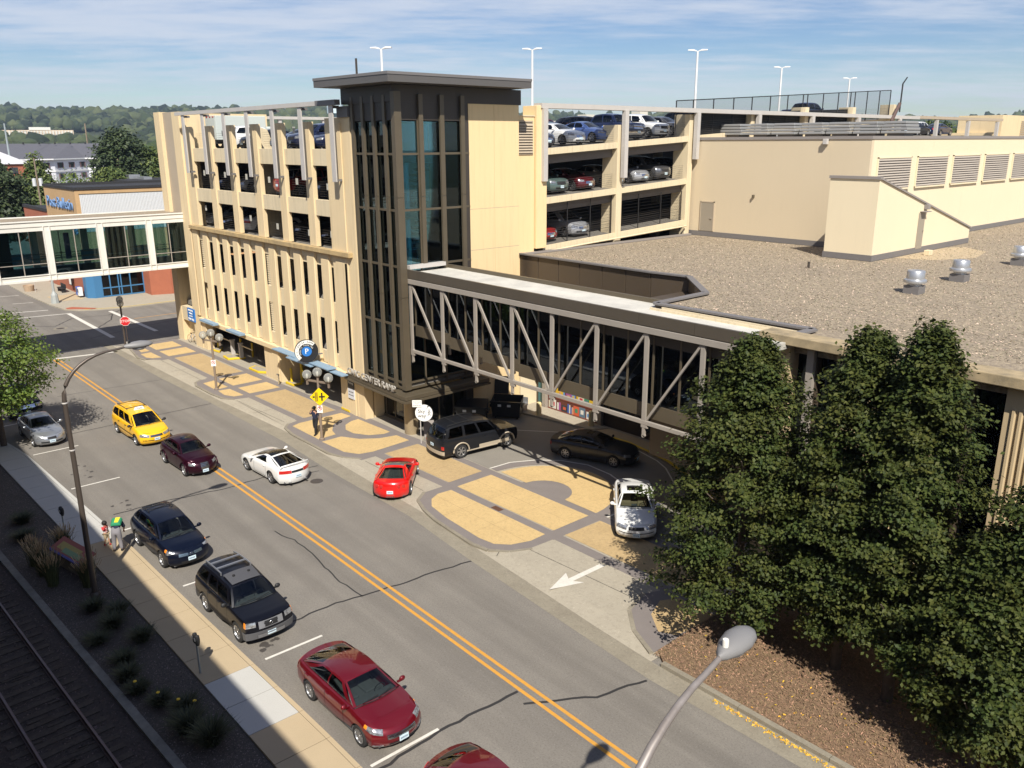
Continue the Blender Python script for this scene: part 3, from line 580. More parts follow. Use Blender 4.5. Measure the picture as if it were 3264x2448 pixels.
# ------------------------------------------------------------------ forecourt paving
plaza = empty('forecourt'); plaza['kind'] = 'structure'
STEP = [0]
def ppart(nm, poly, z, m, parent=plaza, **k):
    if nm == 'paving_band': STEP[0] += 1; z += STEP[0]*.0002
    return MB().flat(poly, z).build(nm, m, parent, **k)
inner = [(x, y+.0) for x, y in krb]
base = [p for p in krb if p[0] < -15.3]+[(-15.6, 20.1), (-15.6, 22.4), (-18.5, 26.3), (-18.5, 37), (-75.1, 37), (-75.1, 20.55)]
q = MB(); q.flat(L_([(-74.9, 21.4), (-66, 21.55), (-50, 21.8), (-30, 21.6), (-16.2, 20.6), (-15.4, 22.4), (-15.4, 37), (-74.9, 37)], ZP), ZP-.012); q.build('concrete_base', M_CONC, plaza)
q = MB()                                              # sloping apron between the gutter and the paving
A = [(-76.0, 20.55), (-64.3, 20.75), (-54.2, 20.9), (-45.4, 21.3), (-41.6, 21.15), (-30, 20.75), (-25, 20.3), (-18, 19.75), (-15.4, 19.6)]
Bq = L_([(-74.9, 21.4), (-66, 21.55), (-54.2, 21.74), (-45.4, 21.76), (-41.6, 21.73), (-30, 21.6), (-25, 21.25), (-18, 20.75), (-15.4, 20.5)], ZP)
for i in range(len(A)-1): q.quad((*A[i], .006), (*A[i+1], .006), (*Bq[i+1], ZP-.012), (*Bq[i], ZP-.012))
q.build('apron', M_CONC, plaza)
GR = dict(
 band_building=[(-74.9, 25.25), (-74.9, 25.75), (-57.6, 25.95), (-50, 26.1), (-44.4, 26.5), (-40.2, 26.45), (-38.8, 26.55), (-32.3, 26.62), (-24.0, 26.87), (-17, 26.95), (-17, 26.4), (-24.7, 26.36), (-31.7, 26.17), (-38.5, 26.05), (-44.4, 25.85), (-54.3, 25.5)],
 band_street=[(-75.2, 22.35), (-75.2, 22.85), (-53.6, 23.17), (-46.5, 23.35), (-43, 23.6), (-38.1, 23.7), (-31.7, 23.88), (-17, 24.1), (-17, 23.55), (-31.4, 23.37), (-38.6, 23.1), (-46.8, 22.85), (-54, 22.7)])
def rect(x0, x1, y0, y1): return [(x0, y0), (x1, y0), (x1, y1), (x0, y1)]
def arcpts(cx_, cy_, rx, ry, a0, a1, n=14): return [(cx_+rx*math.cos(R(a0+(a1-a0)*k/n)), cy_+ry*math.sin(R(a0+(a1-a0)*k/n))) for k in range(n+1)]
for poly in list(GR.values())+[rect(-75.2, -74.35, 21.6, 25.5), rect(-71.9, -71.3, 21.3, 25.4), rect(-69.05, -68.1, 21.9, 25.4), rect(-60.35, -59.5, 22.4, 25.5), rect(-57.1, -56.3, 21.5, 25.6), rect(-54.4, -53.6, 22.3, 25.7),
      rect(-46.95, -46.15, 22.8, 26.0), rect(-38.9, -38.05, 22.2, 26.2), rect(-32.35, -31.55, 23.4, 26.5), rect(-24.75, -24.05, 23.4, 26.9), rect(-42.75, -42.15, 21.8, 23.7), rect(-46.3, -38.6, 22.7, 26.1), rect(-60.0, -53.9, 22.3, 25.5), rect(-75.1, -68.3, 22.3, 25.3), arcpts(-28.2, 26.68, 1.6, 1.5, 0, 180, 16)]:
    ppart('paving_band', L_(poly, ZP), ZP-.009, M_BAND)
def isl(pts): return L_(pts, ZP)
# islands of grey paving that reach the kerb
islands = [[(-74.9, 22.6), (-74.6, 21.5), (-72.4, 21.2), (-70.3, 20.9), (-69.2, 21.1), (-68.4, 21.8), (-68.3, 22.7)],
           [(-60.0, 22.9), (-60.15, 22.1), (-59.7, 21.5), (-58.9, 21.25), (-56.2, 21.25), (-54.6, 21.4), (-53.75, 21.85), (-53.5, 22.8)],
           [(-46.75, 23.1), (-46.5, 22.2), (-45.9, 21.7), (-44.6, 21.5), (-40.3, 21.5), (-39.1, 21.8), (-38.3, 22.4), (-38.1, 23.3)],
           [(-32.1, 23.6), (-32.1, 22.3), (-31.5, 21.5), (-30.4, 21.1), (-29.2, 20.85), (-26.2, 20.6), (-25.3, 20.75), (-24.6, 21.3), (-24.15, 22.2), (-24.1, 23.6)],
           [(-17.9, 24.3), (-18.4, 22.9), (-18.0, 21.6), (-17.0, 20.7), (-15.7, 20.1), (-15.4, 21.2), (-15.4, 24.3)]]
for s_ in islands: ppart('paving_band', isl(s_), ZP-.008, M_BAND)
for i, (s_, k0, k1) in enumerate(((islands[0], 1, 5), (islands[1], 1, 7), (islands[2], 1, 7), (islands[3], 1, 9), (islands[4], 1, 5))):
    P = isl(s_)[k0:k1]; q = MB()
    for a, b in zip(P, P[1:]):
        d = Vector((b[0]-a[0], b[1]-a[1])); n = Vector((d.y, -d.x)).normalized() if True else None
        if n.y > 0: n = -n
        q.prism([a, b, (b[0]+n.x*.16, b[1]+n.y*.16), (a[0]+n.x*.16, a[1]+n.y*.16)], -.01, ZP)
    q.build('kerb_stone', M_GUT, plaza)
def arcpts(cx_, cy_, rx, ry, a0, a1, n=14): return [(cx_+rx*math.cos(R(a0+(a1-a0)*k/n)), cy_+ry*math.sin(R(a0+(a1-a0)*k/n))) for k in range(n+1)]
PAN = [([(-74.3, 22.85), (-74.35, 25.05), (-72.05, 25.05), (-71.95, 22.85)], 0), ([(-71.25, 22.85), (-71.3, 25.1), (-69.05, 25.12), (-69.0, 22.85)], 0),
       ([(-71.3, 21.35), (-71.4, 22.2), (-69.0, 22.25), (-69.2, 21.6), (-69.8, 21.3)], 0), ([(-74.2, 22.3), (-71.95, 22.3), (-71.9, 21.6), (-73.9, 21.8)], 0),
       ([(-68.15, 23.0), (-68.2, 25.17), (-60.32, 25.27), (-60.32, 23.1)], 1), ([(-59.53, 23.1), (-59.58, 25.3), (-57.12, 25.4), (-57.05, 23.14)], 0),
       ([(-56.25, 23.15), (-56.35, 25.36), (-54.37, 25.45), (-54.37, 23.18)], 0), ([(-59.1, 21.75), (-59.33, 22.63), (-57.0, 22.72), (-56.9, 22.1), (-57.1, 21.75)], 0), ([(-56.5, 21.8), (-56.4, 22.6), (-54.3, 22.7), (-54.4, 22.05), (-55.2, 21.7)], 0),
       ([(-53.6, 23.2), (-53.65, 25.5), (-46.95, 25.65), (-46.85, 23.4)], 1),
       ([(-45.9, 22.1), (-46.15, 22.7), (-46.2, 25.69), (-45.2, 25.81), (-45.0, 24.89), (-44.4, 24.07), (-43.5, 23.5), (-42.75, 23.3), (-42.65, 22.1)], 0),
       ([(-44.37, 25.84), (-40.96, 25.99), (-40.87, 25.51), (-41.3, 24.7), (-42.21, 24.2), (-43.1, 24.2), (-43.9, 24.65), (-44.3, 25.3)], 0),
       ([(-42.2, 23.35), (-41.1, 23.95), (-40.4, 24.9), (-40.18, 25.94), (-38.95, 26.0), (-38.75, 23.4), (-38.95, 22.6), (-39.8, 22.15), (-42.15, 22.05)], 0),
       ([(-38.05, 23.75), (-38.1, 26.0), (-32.35, 26.12), (-32.3, 23.9)], 1), ([(-31.6, 23.9), (-31.65, 26.17), (-24.75, 26.34), (-24.72, 24.05)], 0),
       (arcpts(-28.15, 26.68, 3.45, 3.62, 178, 2, 18)[:19]+[(-26.75, 26.80)]+arcpts(-28.2, 26.75, 1.42, 1.38, 3, 177, 12), 0),
       ([(-31.45, 23.39), (-24.7, 23.5), (-24.65, 22.6), (-24.95, 21.7), (-25.5, 21.2), (-26.4, 21.08), (-29.0, 21.25), (-30.5, 21.5), (-31.2, 22.0), (-31.5, 22.6)], 0),
       ([(-24.05, 24.1), (-24.0, 26.35), (-17.5, 26.4), (-17.3, 24.2)], 1), ([(-17.3, 23.6), (-17.7, 22.9), (-17.3, 21.9), (-16.4, 21.2), (-15.8, 21.5), (-15.6, 23.6)], 1)]
for p, w in PAN: ppart('paving_panel', L_(p, ZP), ZP+.002, M_YEL2 if w else M_YEL)
ppart('drain_grate', L_(rect(-28.5, -27.9, 23.52, 23.83), ZP), ZP+.002, mat('rust', (.10, .045, .025), .8))
# forecourt drive and its painted lines
ppart('drive', L_([(-38.4, 26.6), (-32.3, 26.65), (-32.2, 28.2), (-31.6, 29.4), (-30.6, 30.4), (-29, 30.95), (-27.2, 30.85), (-25.6, 29.9), (-24.5, 28.4), (-24.2, 26.95), (-18, 27), (-18, 35.2), (-26.5, 34.9), (-32.9, 35.6), (-33, 35.6), (-39.6, 33.7), (-39.9, 28)], ZP), ZP-.002, M_DRIVE)
ppart('paving_band', L_(arcpts(-28.3, 26.75, 4.1, 4.3, 180, 0, 22)+arcpts(-28.3, 26.7, 3.5, 3.66, 0, 180, 20), ZP), ZP-.003, M_BAND)
def line(nm, pts, w, z, m, parent=None, **k):
    q = MB()
    for i in range(len(pts)-1):
        a, b = Vector(pts[i]), Vector(pts[i+1]); d = (b-a).normalized(); n = Vector((-d.y, d.x))*w/2
        def nn(j):
            if 0 < j < len(pts)-1:
                e = (Vector(pts[j+1])-Vector(pts[j-1])).normalized(); return Vector((-e.y, e.x))*w/2
            return n
        n0, n1 = nn(i), nn(i+1)
        q.quad((a.x-n0.x, a.y-n0.y, z), (b.x-n1.x, b.y-n1.y, z), (b.x+n1.x, b.y+n1.y, z), (a.x+n0.x, a.y+n0.y, z))
    return q.build(nm, m, parent, **k)
line('painted_line', L_([(-32.37, 26.67), (-32.3, 28.06), (-31.6, 29.4), (-30.6, 30.35), (-29.2, 30.95), (-27.5, 30.85), (-26.2, 30.4), (-25, 29.1)], ZP), .10, ZP+.006, M_WHITE, plaza)
line('painted_line', L_([(-24.04, 26.85), (-24.06, 27.6)], ZP), .10, ZP+.006, M_WHITE, plaza)
line('painted_line', L_([(-37.2, 31.2), (-36.2, 31.75), (-34, 33.58), (-30.5, 34.6), (-28.8, 34.64), (-27.1, 34.2), (-26.1, 33.7), (-24.5, 32.4)], ZP), .08, ZP+.006, M_WHITE, plaza)
ppart('painted_arrow', L_([(-21.07, 20.30), (-21.58, 21.72), (-21.18, 21.46), (-21.18, 23.32), (-20.92, 23.32), (-20.92, 21.46), (-20.56, 21.72)], ZP-.02), ZP-.004, M_WHITE)
for p in ([(-24.3, 22.0), (-20.5, 22.2), (-18.4, 22.3)], [(-24.6, 20.6), (-25.0, 21.2)], [(-68, 21.9), (-60.3, 22.0)], [(-53.4, 21.8), (-47, 22.1)], [(-50, 21.4), (-50, 22.8)], [(-64, 21.2), (-64, 22.4)], [(-37.8, 22.3), (-32.3, 22.3)]):
    line('slab_joint', L_(p, ZP), .022, ZP-.006, M_SEAM, plaza)
for p in ([(-65.5, 23.05), (-65.5, 25.2)], [(-62.9, 23.1), (-62.9, 25.2)], [(-51.4, 23.3), (-51.4, 25.5)], [(-49.1, 23.35), (-49.1, 25.6)], [(-36.1, 23.8), (-36.1, 26)], [(-34.2, 23.9), (-34.2, 26.1)], [(-29.3, 24), (-29.3, 26.2)], [(-27, 24), (-27, 26.2)], [(-29.3, 21.3), (-29.3, 23.4)], [(-27, 21.1), (-27, 23.4)], [(-31.4, 22.4), (-24.8, 22.4)], [(-31.6, 25.1), (-24.7, 25.2)], [(-21.9, 24.2), (-21.9, 26.3)], [(-28.3, 28.1), (-28.3, 30.2)], [(-25.9, 27.4), (-25.3, 29.2)]): line('score_joint', L_(p, ZP), .014, ZP+.004, mat('score_line', (.30, .21, .10), .9), plaza)
# street markings
for k, y in enumerate((15.44, 15.78)): line('centre_line', [(-74.3, y-.02), (-55, y+.02), (-40, y+.1), (-30, y+.04), (-14, y-.18), (30, y-.5)], .13, .004, M_YLINE, kind='structure')
for x, y0, y1 in ((-10.7, 9.9, 12.2), (-17.42, 9.9, 12.25), (-24.15, 9.95, 12.1), (-30.9, 9.7, 12.0), (-37.7, 9.5, 11.6), (-44.4, 9.1, 11.45), (-51.08, 8.85, 11.2), (-57.9, 8.6, 10.9)):
    line('stall_line', [(x, y0), (x, y1)], .11, .004, M_WHITE, kind='structure')
line('stop_line', [(-75.0, 9.5), (-74.6, 14.2), (-73.6, 20.2)], .35, .004, M_WHITE, kind='structure')
for p, w in (([(-94.3, 21.7), (-88, 21.65), (-79.4, 21.6)], .4), ([(-92.8, 25.3), (-87, 25.4), (-79.6, 25.5)], .4), ([(-95.4, 12), (-95.4, 15.7), (-94.3, 21.9)], .22), ([(-98.9, 12), (-98.9, 16.3), (-97.8, 20.6)], .22), ([(-104.4, 18.6), (-103.8, 20.5)], .15), ([(-110.5, 18.6), (-110, 20.4)], .15), ([(-76.6, 10.5), (-76.4, 20.4)], .12)):
    line('crosswalk_line', p, w, .004, M_WHITE, kind='structure')
line('centre_line', [(-87.0, 25.9), (-86.8, 60), (-86.6, 140)], .12, .004, M_YLINE, kind='structure')
rr = random.Random(3)
def crack(pts, w, z=.003, j=.05):
    P = []
    for (a, b) in zip(pts, pts[1:]):
        n = max(2, int(math.dist(a, b)/.35))
        for k in range(n): t = k/n; P.append((a[0]+(b[0]-a[0])*t+rr.uniform(-j, j), a[1]+(b[1]-a[1])*t+rr.uniform(-j, j)))
    P.append(pts[-1]); line('sealed_crack', P, w, z, M_PATCH, kind='structure')
for p, w in (([(-62.6, 12.9), (-62.5, 15.3), (-62.16, 19.9)], .06), ([(-53.5, 10.6), (-53.65, 13.9), (-53.8, 16.7), (-53.87, 20.2)], .08), ([(-39.7, 9.7), (-39.79, 11.9), (-39.52, 13.02), (-39.23, 14.93), (-39.3, 17), (-38.9, 20)], .09), ([(-38.8, 17.5), (-38.2, 19.7)], .07),
             ([(-33.03, 14.62), (-32.4, 14.7), (-31.68, 14.87), (-29.96, 14.88), (-27.5, 14.5), (-25.5, 14.6)], .06), ([(-25.9, 10.2), (-25.69, 12.07), (-25.76, 13.53), (-25.54, 14.59), (-25.3, 16.5), (-25.2, 17.8), (-24.93, 19.5)], .09),
             ([(-17.15, 9.95), (-17.3, 12.2), (-17.27, 13.68), (-17.18, 15.2)], .11), ([(-16.6, 14.9), (-15.35, 16.87), (-15.12, 17.68), (-14.82, 18.7)], .10), ([(-31.0, 10.0), (-30.9, 12)], .05),
             ([(-90, 17), (-88.3, 19), (-91.5, 21.4), (-90.6, 24.5), (-93, 26.6)], .12), ([(-84, 18.3), (-84.3, 21.5), (-88, 24.0), (-91, 25)], .12), ([(-80.5, 20), (-82.5, 25), (-84.4, 32)], .10)): crack(p, w)
MB().lathe([(.001, .006), (.36, .006), (.36, .0)], (-86.9, 19.1, 0), 20).build('manhole_cover', mat('iron', (.06, .05, .045), .7), kind='structure')
MB().lathe([(.001, .006), (.33, .006), (.33, .0)], (-37.0, 18.9, 0), 20).build('manhole_cover', MATS['iron'], kind='structure')
MB().lathe([(.40, .004), (.62, .004)], (-86.9, 19.1, 0), 20).build('manhole_ring', M_GUT, kind='structure')

# oil stains where cars park
q = MB()
for cx_, cy_ in ((-33.5, 10.6), (-26, 10.8), (-40.2, 10.5), (-19, 10.9), (-46.6, 10.2), (-24.7, 10.3)):
    for k in range(7):
        a = rr.uniform(0, 6.28); r0 = rr.uniform(.04, .16); x_, y_ = cx_+rr.gauss(0, .5), cy_+rr.gauss(0, .25)
        q.flat([(x_+r0*math.cos(t)*rr.uniform(.6, 1.3), y_+r0*math.sin(t)*rr.uniform(.6, 1.3)) for t in [k_*.785 for k_ in range(8)]], .002+.00015*len(q.f))
q.build('oil_stains', mat('oil_stain', (.06, .052, .046), .7), kind='structure')

# ------------------------------------------------------------------ near sidewalk, planting bed and railway
sidewalk = empty('sidewalk'); sidewalk['kind'] = 'structure'
def yin(x): return float(np.interp(x, [-60, -50.6, -35.5, -28.3, -20, 0], [6.95, 7.11, 7.56, 7.74, 7.85, 7.95]))
def yout(x): return float(np.interp(x, [-60, -54.8, -51.4, -38.5, -35.8, -27.8, -19.7, 0], [7.9, 8.05, 8.55, 9.1, 9.25, 9.4, 9.62, 9.75]))
MB().prism([(x, yin(x)+.03) for x in range(-96, 2, 6)]+[(x, yout(x)-.02) for x in range(0, -98, -6)], -.25, .095).build('sidewalk_base', M_SEAM, sidewalk)
x = -74.8
while x < 0:
    w = 1.72 if x < -37.4 else 1.62; x1 = x+w
    m = M_SW1 if x < -37.6 or -24.9 < x < -22.3 else M_SW2
    if abs(x+37.5) < 1.0: m = M_SW2
    MB().prism([(x+.012, yin(x)), (x1-.012, yin(x1)), (x1-.012, yout(x1)-.16), (x+.012, yout(x)-.16)], 0.02, .11+.003*rr.random()).build('slab', m, sidewalk)
    MB().prism([(x+.012, yout(x)-.145), (x1-.012, yout(x1)-.145), (x1-.012, yout(x1)), (x+.012, yout(x))], -.02, .112).build('kerb_stone', M_SW1 if x < -37.6 else M_SW2, sidewalk)
    x = x1
def ytr(x): return 4.45+.052*(x+24)
M_BEDROT = (-96, 2)
def strip(f0, f1, z0, z1, x0=-96, x1=2, n=20): xs_ = [x0+(x1-x0)*k/n for k in range(n+1)]; return [(t, f0(t)) for t in xs_]+[(t, f1(t)) for t in xs_[::-1]]
yed = lambda x: 5.30+.058*(x+30)
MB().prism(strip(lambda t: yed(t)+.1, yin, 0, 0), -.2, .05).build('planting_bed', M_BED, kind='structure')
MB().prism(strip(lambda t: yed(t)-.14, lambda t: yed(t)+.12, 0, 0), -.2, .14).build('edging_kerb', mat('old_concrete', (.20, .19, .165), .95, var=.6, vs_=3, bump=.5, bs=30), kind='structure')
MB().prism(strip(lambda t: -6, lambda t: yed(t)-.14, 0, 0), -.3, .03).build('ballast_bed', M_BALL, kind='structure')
track = empty('railway_track', label='railway track with rusty rails and old sleepers in deep shade', cat='railway track')
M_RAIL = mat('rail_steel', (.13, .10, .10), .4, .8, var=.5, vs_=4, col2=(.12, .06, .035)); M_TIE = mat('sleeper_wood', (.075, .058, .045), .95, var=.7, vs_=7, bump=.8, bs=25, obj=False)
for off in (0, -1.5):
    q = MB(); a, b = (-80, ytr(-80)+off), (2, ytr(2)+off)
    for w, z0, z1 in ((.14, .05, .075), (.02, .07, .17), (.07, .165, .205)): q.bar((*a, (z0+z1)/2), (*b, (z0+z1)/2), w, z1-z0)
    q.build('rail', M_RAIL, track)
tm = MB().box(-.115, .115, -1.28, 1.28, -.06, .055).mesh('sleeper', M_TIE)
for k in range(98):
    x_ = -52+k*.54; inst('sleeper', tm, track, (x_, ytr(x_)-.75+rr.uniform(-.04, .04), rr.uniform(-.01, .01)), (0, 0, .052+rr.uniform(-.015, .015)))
q = MB()                                              # asphalt-like planking between the rails seen in the photo
for k in range(200):
    x_ = -48+rr.random()*44; y_ = ytr(x_)-.75+rr.uniform(-.6, .6); l = rr.uniform(.4, 1.1)
    q.bar((x_, y_-l*.3, .05), (x_+rr.uniform(-.03, .03), y_+l*.3, .05), rr.uniform(.05, .12), .03)
q.build('timber_splinters', M_TIE, track, kind='stuff')

# far sidewalk across the side street
fs = MB(); fs.prism([(-330, 21.3), (-109.9, 21.05), (-100.4, 21.4), (-96.6, 21.85), (-95, 22.8), (-93.4, 26.5), (-93.5, 160), (-101.2, 160), (-101.2, 27), (-103, 25.7), (-330, 25.7)], -.2, .12)
fs.build('far_sidewalk', M_CONC, kind='structure')
MB().prism([(-97.07, 22.10), (-97.3, 22.8), (-94.9, 24.6), (-94.35, 24.3), (-96.2, 22.1)], .121, .126).build('tactile_strip', mat('tactile_red', (.36, .10, .05), .85), kind='structure')
line('kerb_paint', [(-94.9, 23.4), (-93.6, 26.6), (-93.55, 60)], .14, .126, M_YPAINT, kind='structure')
MB().flat([(-106, 22.4), (-101.8, 22.6), (-101.6, 25.2), (-106, 25.5)], .125).build('stained_slab', M_SW2, kind='structure')

# ------------------------------------------------------------------ mulch bed with the trees
MB().prism([(-15.55, 20.15), (-15, 19.75), (-9, 19.8), (40, 19.8), (40, 30), (-15.3, 30), (-15.5, 22.3)], -.2, lambda x, y: .12+.10*max(0, min(1, (y-19.8)/2))).build('mulch_bed', M_MULCH, kind='structure')
q = MB(); kp = [(-18.05, 19.75), (-15, 19.6), (-9, 19.62), (40, 19.62)]
for a, b in zip(kp, kp[1:]):
    n = max(1, int((b[0]-a[0])/3))
    for k in range(n):
        t0, t1 = k/n, (k+1)/n; xa_, xb_ = a[0]+(b[0]-a[0])*t0+.012, a[0]+(b[0]-a[0])*t1-.012
        if xa_ < -15.5: continue
        ya, yb_ = a[1]+(b[1]-a[1])*t0, a[1]+(b[1]-a[1])*t1
        MB().prism([(xa_, ya), (xb_, yb_), (xb_, yb_+.2), (xa_, ya+.2)], -.1, .14).build('kerb_stone', M_GUT, plaza)
def chips(name, n, fx, m, lo, hi, parent=None, up_=.6):
    P = np.array([fx(k) for k in range(n)]); th = rng.uniform(0, 2*np.pi, n); s_ = rng.uniform(lo, hi, n); w_ = s_*(rng.uniform(.12, .4, n) if name == 'wood_chips' else rng.uniform(.3, .7, n))
    d = np.stack([np.cos(th), np.sin(th), rng.uniform(-up_, up_, n)], 1); e = np.stack([-np.sin(th), np.cos(th), rng.uniform(-up_, up_, n)], 1)
    a = d*s_[:, None]/2; b = e*w_[:, None]/2
    V = np.stack([P-a-b*.4, P-b, P+a-b*.3, P+a*.9+b*.6, P+b, P-a+b*.5], 1).reshape(-1, 3)
    me = bpy.data.meshes.new(name); me.vertices.add(n*6); me.vertices.foreach_set('co', V.ravel()); me.loops.add(n*6); me.loops.foreach_set('vertex_index', np.arange(n*6)); me.polygons.add(n); me.polygons.foreach_set('loop_start', np.arange(n)*6); me.update(calc_edges=True)
    me.materials.append(m); return inst(name, me, parent, kind='stuff')
def mz(x, y): return .13+.10*max(0, min(1, (y-19.8)/2))
def fmul(k): x_ = -15.5+random.random()**1.3*15; y_ = 19.85+random.random()*5; return (x_, y_, mz(x_, y_)+.006)
tag(chips('wood_chips', 26000, fmul, mat('wood_chip', (.27, .175, .10), .9, isl=.5), .03, .10), 'scattered brown wood chips on the mulch bed', 'wood chips')
def fleaf(k):
    if random.random() < .62: x_ = -12.8+random.random()*9; return (x_, 19.55-abs(random.gauss(0, .09)), .012)
    x_ = -15.4+random.random()*13; return (x_, 19.8+random.random()**.7*3.5, .155+random.random()*.08)
tag(chips('fallen_leaves', 900, fleaf, mat('leaf_fallen', (.62, .36, .04), .8, isl=.35), .05, .10), 'fallen yellow leaves along the gutter and on the mulch', 'fallen leaves')
def fgr(k): x_ = -50+random.random()*44; return (x_, random.uniform(yed(x_)+.15, yin(x_)-.05), .055)
tag(chips('gravel_chips', 22000, fgr, mat('gravel_chip', (.15, .125, .105), .9, isl=.8), .02, .06), 'grey gravel and bark chips in the planting bed', 'gravel')
def fba(k): x_ = -48+random.random()*42; return (x_, random.uniform(-.6, yed(x_)-.2), .04)
tag(chips('ballast_stones', 26000, fba, mat('ballast_stone', (.085, .066, .056), .9, isl=.9), .03, .08), 'brown ballast stones beside the railway track', 'ballast')
# ------------------------------------------------------------------ parking ramp
M_WY = mat('wall_yellow', (.70, .555, .335), .85, var=.14, vs_=.6, bump=.12, bs=30, streak=.30, col2=(.60, .45, .24), detail=9)
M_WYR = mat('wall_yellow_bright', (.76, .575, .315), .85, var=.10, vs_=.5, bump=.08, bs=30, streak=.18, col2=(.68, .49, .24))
M_SP = mat('spandrel_cream', (.66, .555, .37), .85, var=.15, vs_=.8, bump=.1, bs=30, streak=.45, col2=(.50, .40, .24))
M_TANW = mat('wall_tan_grey', (.42, .345, .25), .85, var=.14, vs_=.6, bump=.1, bs=30, streak=.12)
M_LG = mat('metal_light_grey', (.50, .47, .43), .5, .0, var=.12, vs_=2)
M_DG = mat('metal_dark_grey', (.16, .15, .145), .5)
M_DECK = mat('deck_concrete', (.20, .185, .16), .9, var=.4, vs_=.6, bump=.2)
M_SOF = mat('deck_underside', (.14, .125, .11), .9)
M_CAB = mat('cable', (.12, .11, .10), .5, .5)
M_LEDGE = mat('ledge_stained', (.50, .36, .17), .9, var=.6, vs_=1.3, bump=.15, col2=(.26, .20, .12), streak=.4)
M_BLUE = mat('canopy_blue', (.20, .30, .40), .6, var=.25, vs_=4, col2=(.30, .40, .48))
ramp_ = empty('parking_ramp', label='large yellow concrete parking ramp with cars on its open decks', cat='parking ramp')
PR = ramp_
def rp(nm, mb, m, **k): return mb.build(nm, m, PR, **k)
# ends and piers of the street front (y = 26)
rp('wall', MB().box(-46.55, -43.72, 26.0, 26.6, 0, 18.2), M_WY)
rp('wall_strip', MB().box(-45.05, -44.72, 25.94, 25.998, 0, 17.9), M_WY)
rp('cap', MB().box(-44.9, -43.7, 25.9, 26.7, 18.2, 18.8), M_DG)
rp('wall', MB().box(-71.0, -69.5, 25.95, 27.2, 0, 19.22), M_WY)
rp('wall', MB().box(-75.0, -73.75, 25.95, 27.2, 0, 19.3), M_WY)
rp('wall', MB().box(-73.749, -71.001, 26.25, 27.2, 7.2, 19.26), M_TANW)
rp('wall', MB().box(-69.499, -68.65, 26.1, 27.0, 2.85, 18.9), M_WY)
rp('wall_strip', MB().box(-69.9, -69.3, 25.85, 25.949, 2.95, 10.1), M_WY)
# ledges
for nm, z0, z1 in (('ledge', 10.18, 10.47), ('ledge', 2.50, 2.84)):
    for k in range(7):
        a = -69.25+25.1*k/7; b = a+25.1/7-.015; rp(nm, MB().box(a, b, 25.72, 26.14, z0, z1), M_LEDGE if z0 > 5 else M_WY, bevel=.02)
PIER = [(-68.64, -67.5), (-64.62, -63.52), (-60.82, -59.76), (-56.88, -55.76), (-53.1, -52.08), (-49.36, -48.38)]
for a, b in PIER: rp('pier', MB().box(a, b-.12, 26.0, 26.32, 10.475, 18.05), M_WY, bevel=.02)
rp('pier', MB().box(-46.5, -44.75, 25.96, 25.999, 10.475, 17.8), M_WY)
gaps = [(PIER[i][1], PIER[i+1][0]) for i in range(5)]+[(-48.38, -46.55)]
for a, b in gaps:
    for z0, z1 in ((15.45, 16.45), (12.42, 13.42)): rp('spandrel', MB().box(a-.11, b-.005, 26.1, 26.3, z0, z1), M_SP, bevel=.015)
    rp('spandrel', MB().box(a-.11, b-.005, 26.1, 26.3, 9.7, 10.44), M_SP)
cab = MB()
for a, b in gaps:
    for zb_ in (16.45, 13.42, 10.44):
        for k in range(7): cab.box(a, b, 26.42, 26.432, zb_+.16+.15*k, zb_+.172+.15*k)
rp('guard_cables', cab, M_CAB, kind='stuff')
# small height-limit placards on the cables
for x_, z_ in ((-66.5, 14.6), (-62.6, 14.55), (-58.9, 14.5), (-55.3, 14.4), (-51.3, 14.4), (-47.3, 14.2), (-66.9, 11.9), (-64.6, 11.7), (-58.8, 11.6), (-54.6, 11.3), (-50.1, 11.2), (-47.2, 11.3), (-58.2, 17.6), (-47.1, 17.6), (-51.2, 17.6), (-62.3, 17.5)):
    rp('placard', MB().box(x_-.16, x_+.16, 26.38, 26.39, z_-.2, z_+.2), mat('placard_paper', (.45, .44, .38), .8))
# brackets and the long top rail
for k in range(7):
    x_ = -67.43+3.755*k; rp('bracket', MB().box(x_-.02, x_+.44, 25.38, 25.46, 14.6, 18.87), M_LG, bevel=.01)
    rp('bracket_foot', MB().box(x_+.02, x_+.16, 25.501, 26.0, 14.62, 14.75), M_DG); rp('bracket_foot', MB().box(x_+.02, x_+.16, 25.501, 26.0, 18.7, 18.86), M_DG)
rp('top_rail', MB().box(-68.6, -46.3, 25.32, 25.62, 18.88, 19.13), M_LG)
rp('top_rail_end', MB().box(-46.29, -44.0, 25.30, 25.64, 18.86, 19.15), M_DG)
# slatted lower front: fins, openings, spandrels
OPX = [-68.15+1.93*k for k in range(6)]+[-56.35+1.865*k for k in range(6)]
edges = OPX+[-44.75]
for i, x_ in enumerate(OPX):
    nx = edges[i+1]; g_ = .44+abs(x_)*.0081; w = nx-x_-g_-.01
    if i == 5: w = -56.38-x_-g_-.01
    a, b = x_+g_, x_+g_+w
    q = MB(); yf_ = 25.94
    q.prism([(a+.05, yf_), (b-.05, yf_), (b, 25.99), (b, 26.13), (a, 26.13), (a, 25.99)], 2.86, 9.75)
    q.add([(a+.08, yf_, 9.751), (b-.08, yf_, 9.751), (b, 26.13, 9.751), (a, 26.13, 9.751), (a+.14, 26.03, 10.17), (b-.14, 26.03, 10.17), (b, 26.13, 10.17), (a, 26.13, 10.17)], [(4, 5, 6, 7), (0, 1, 5, 4), (1, 2, 6, 5), (2, 3, 7, 6), (3, 0, 4, 7)])
    rp('fin', q, M_WY)
rp('fin', MB().prism([(-69.2, 25.94), (-68.2, 25.94), (-68.15, 25.99), (-68.15, 26.09), (-69.2, 26.09)], 2.86, 10.1), M_WY)
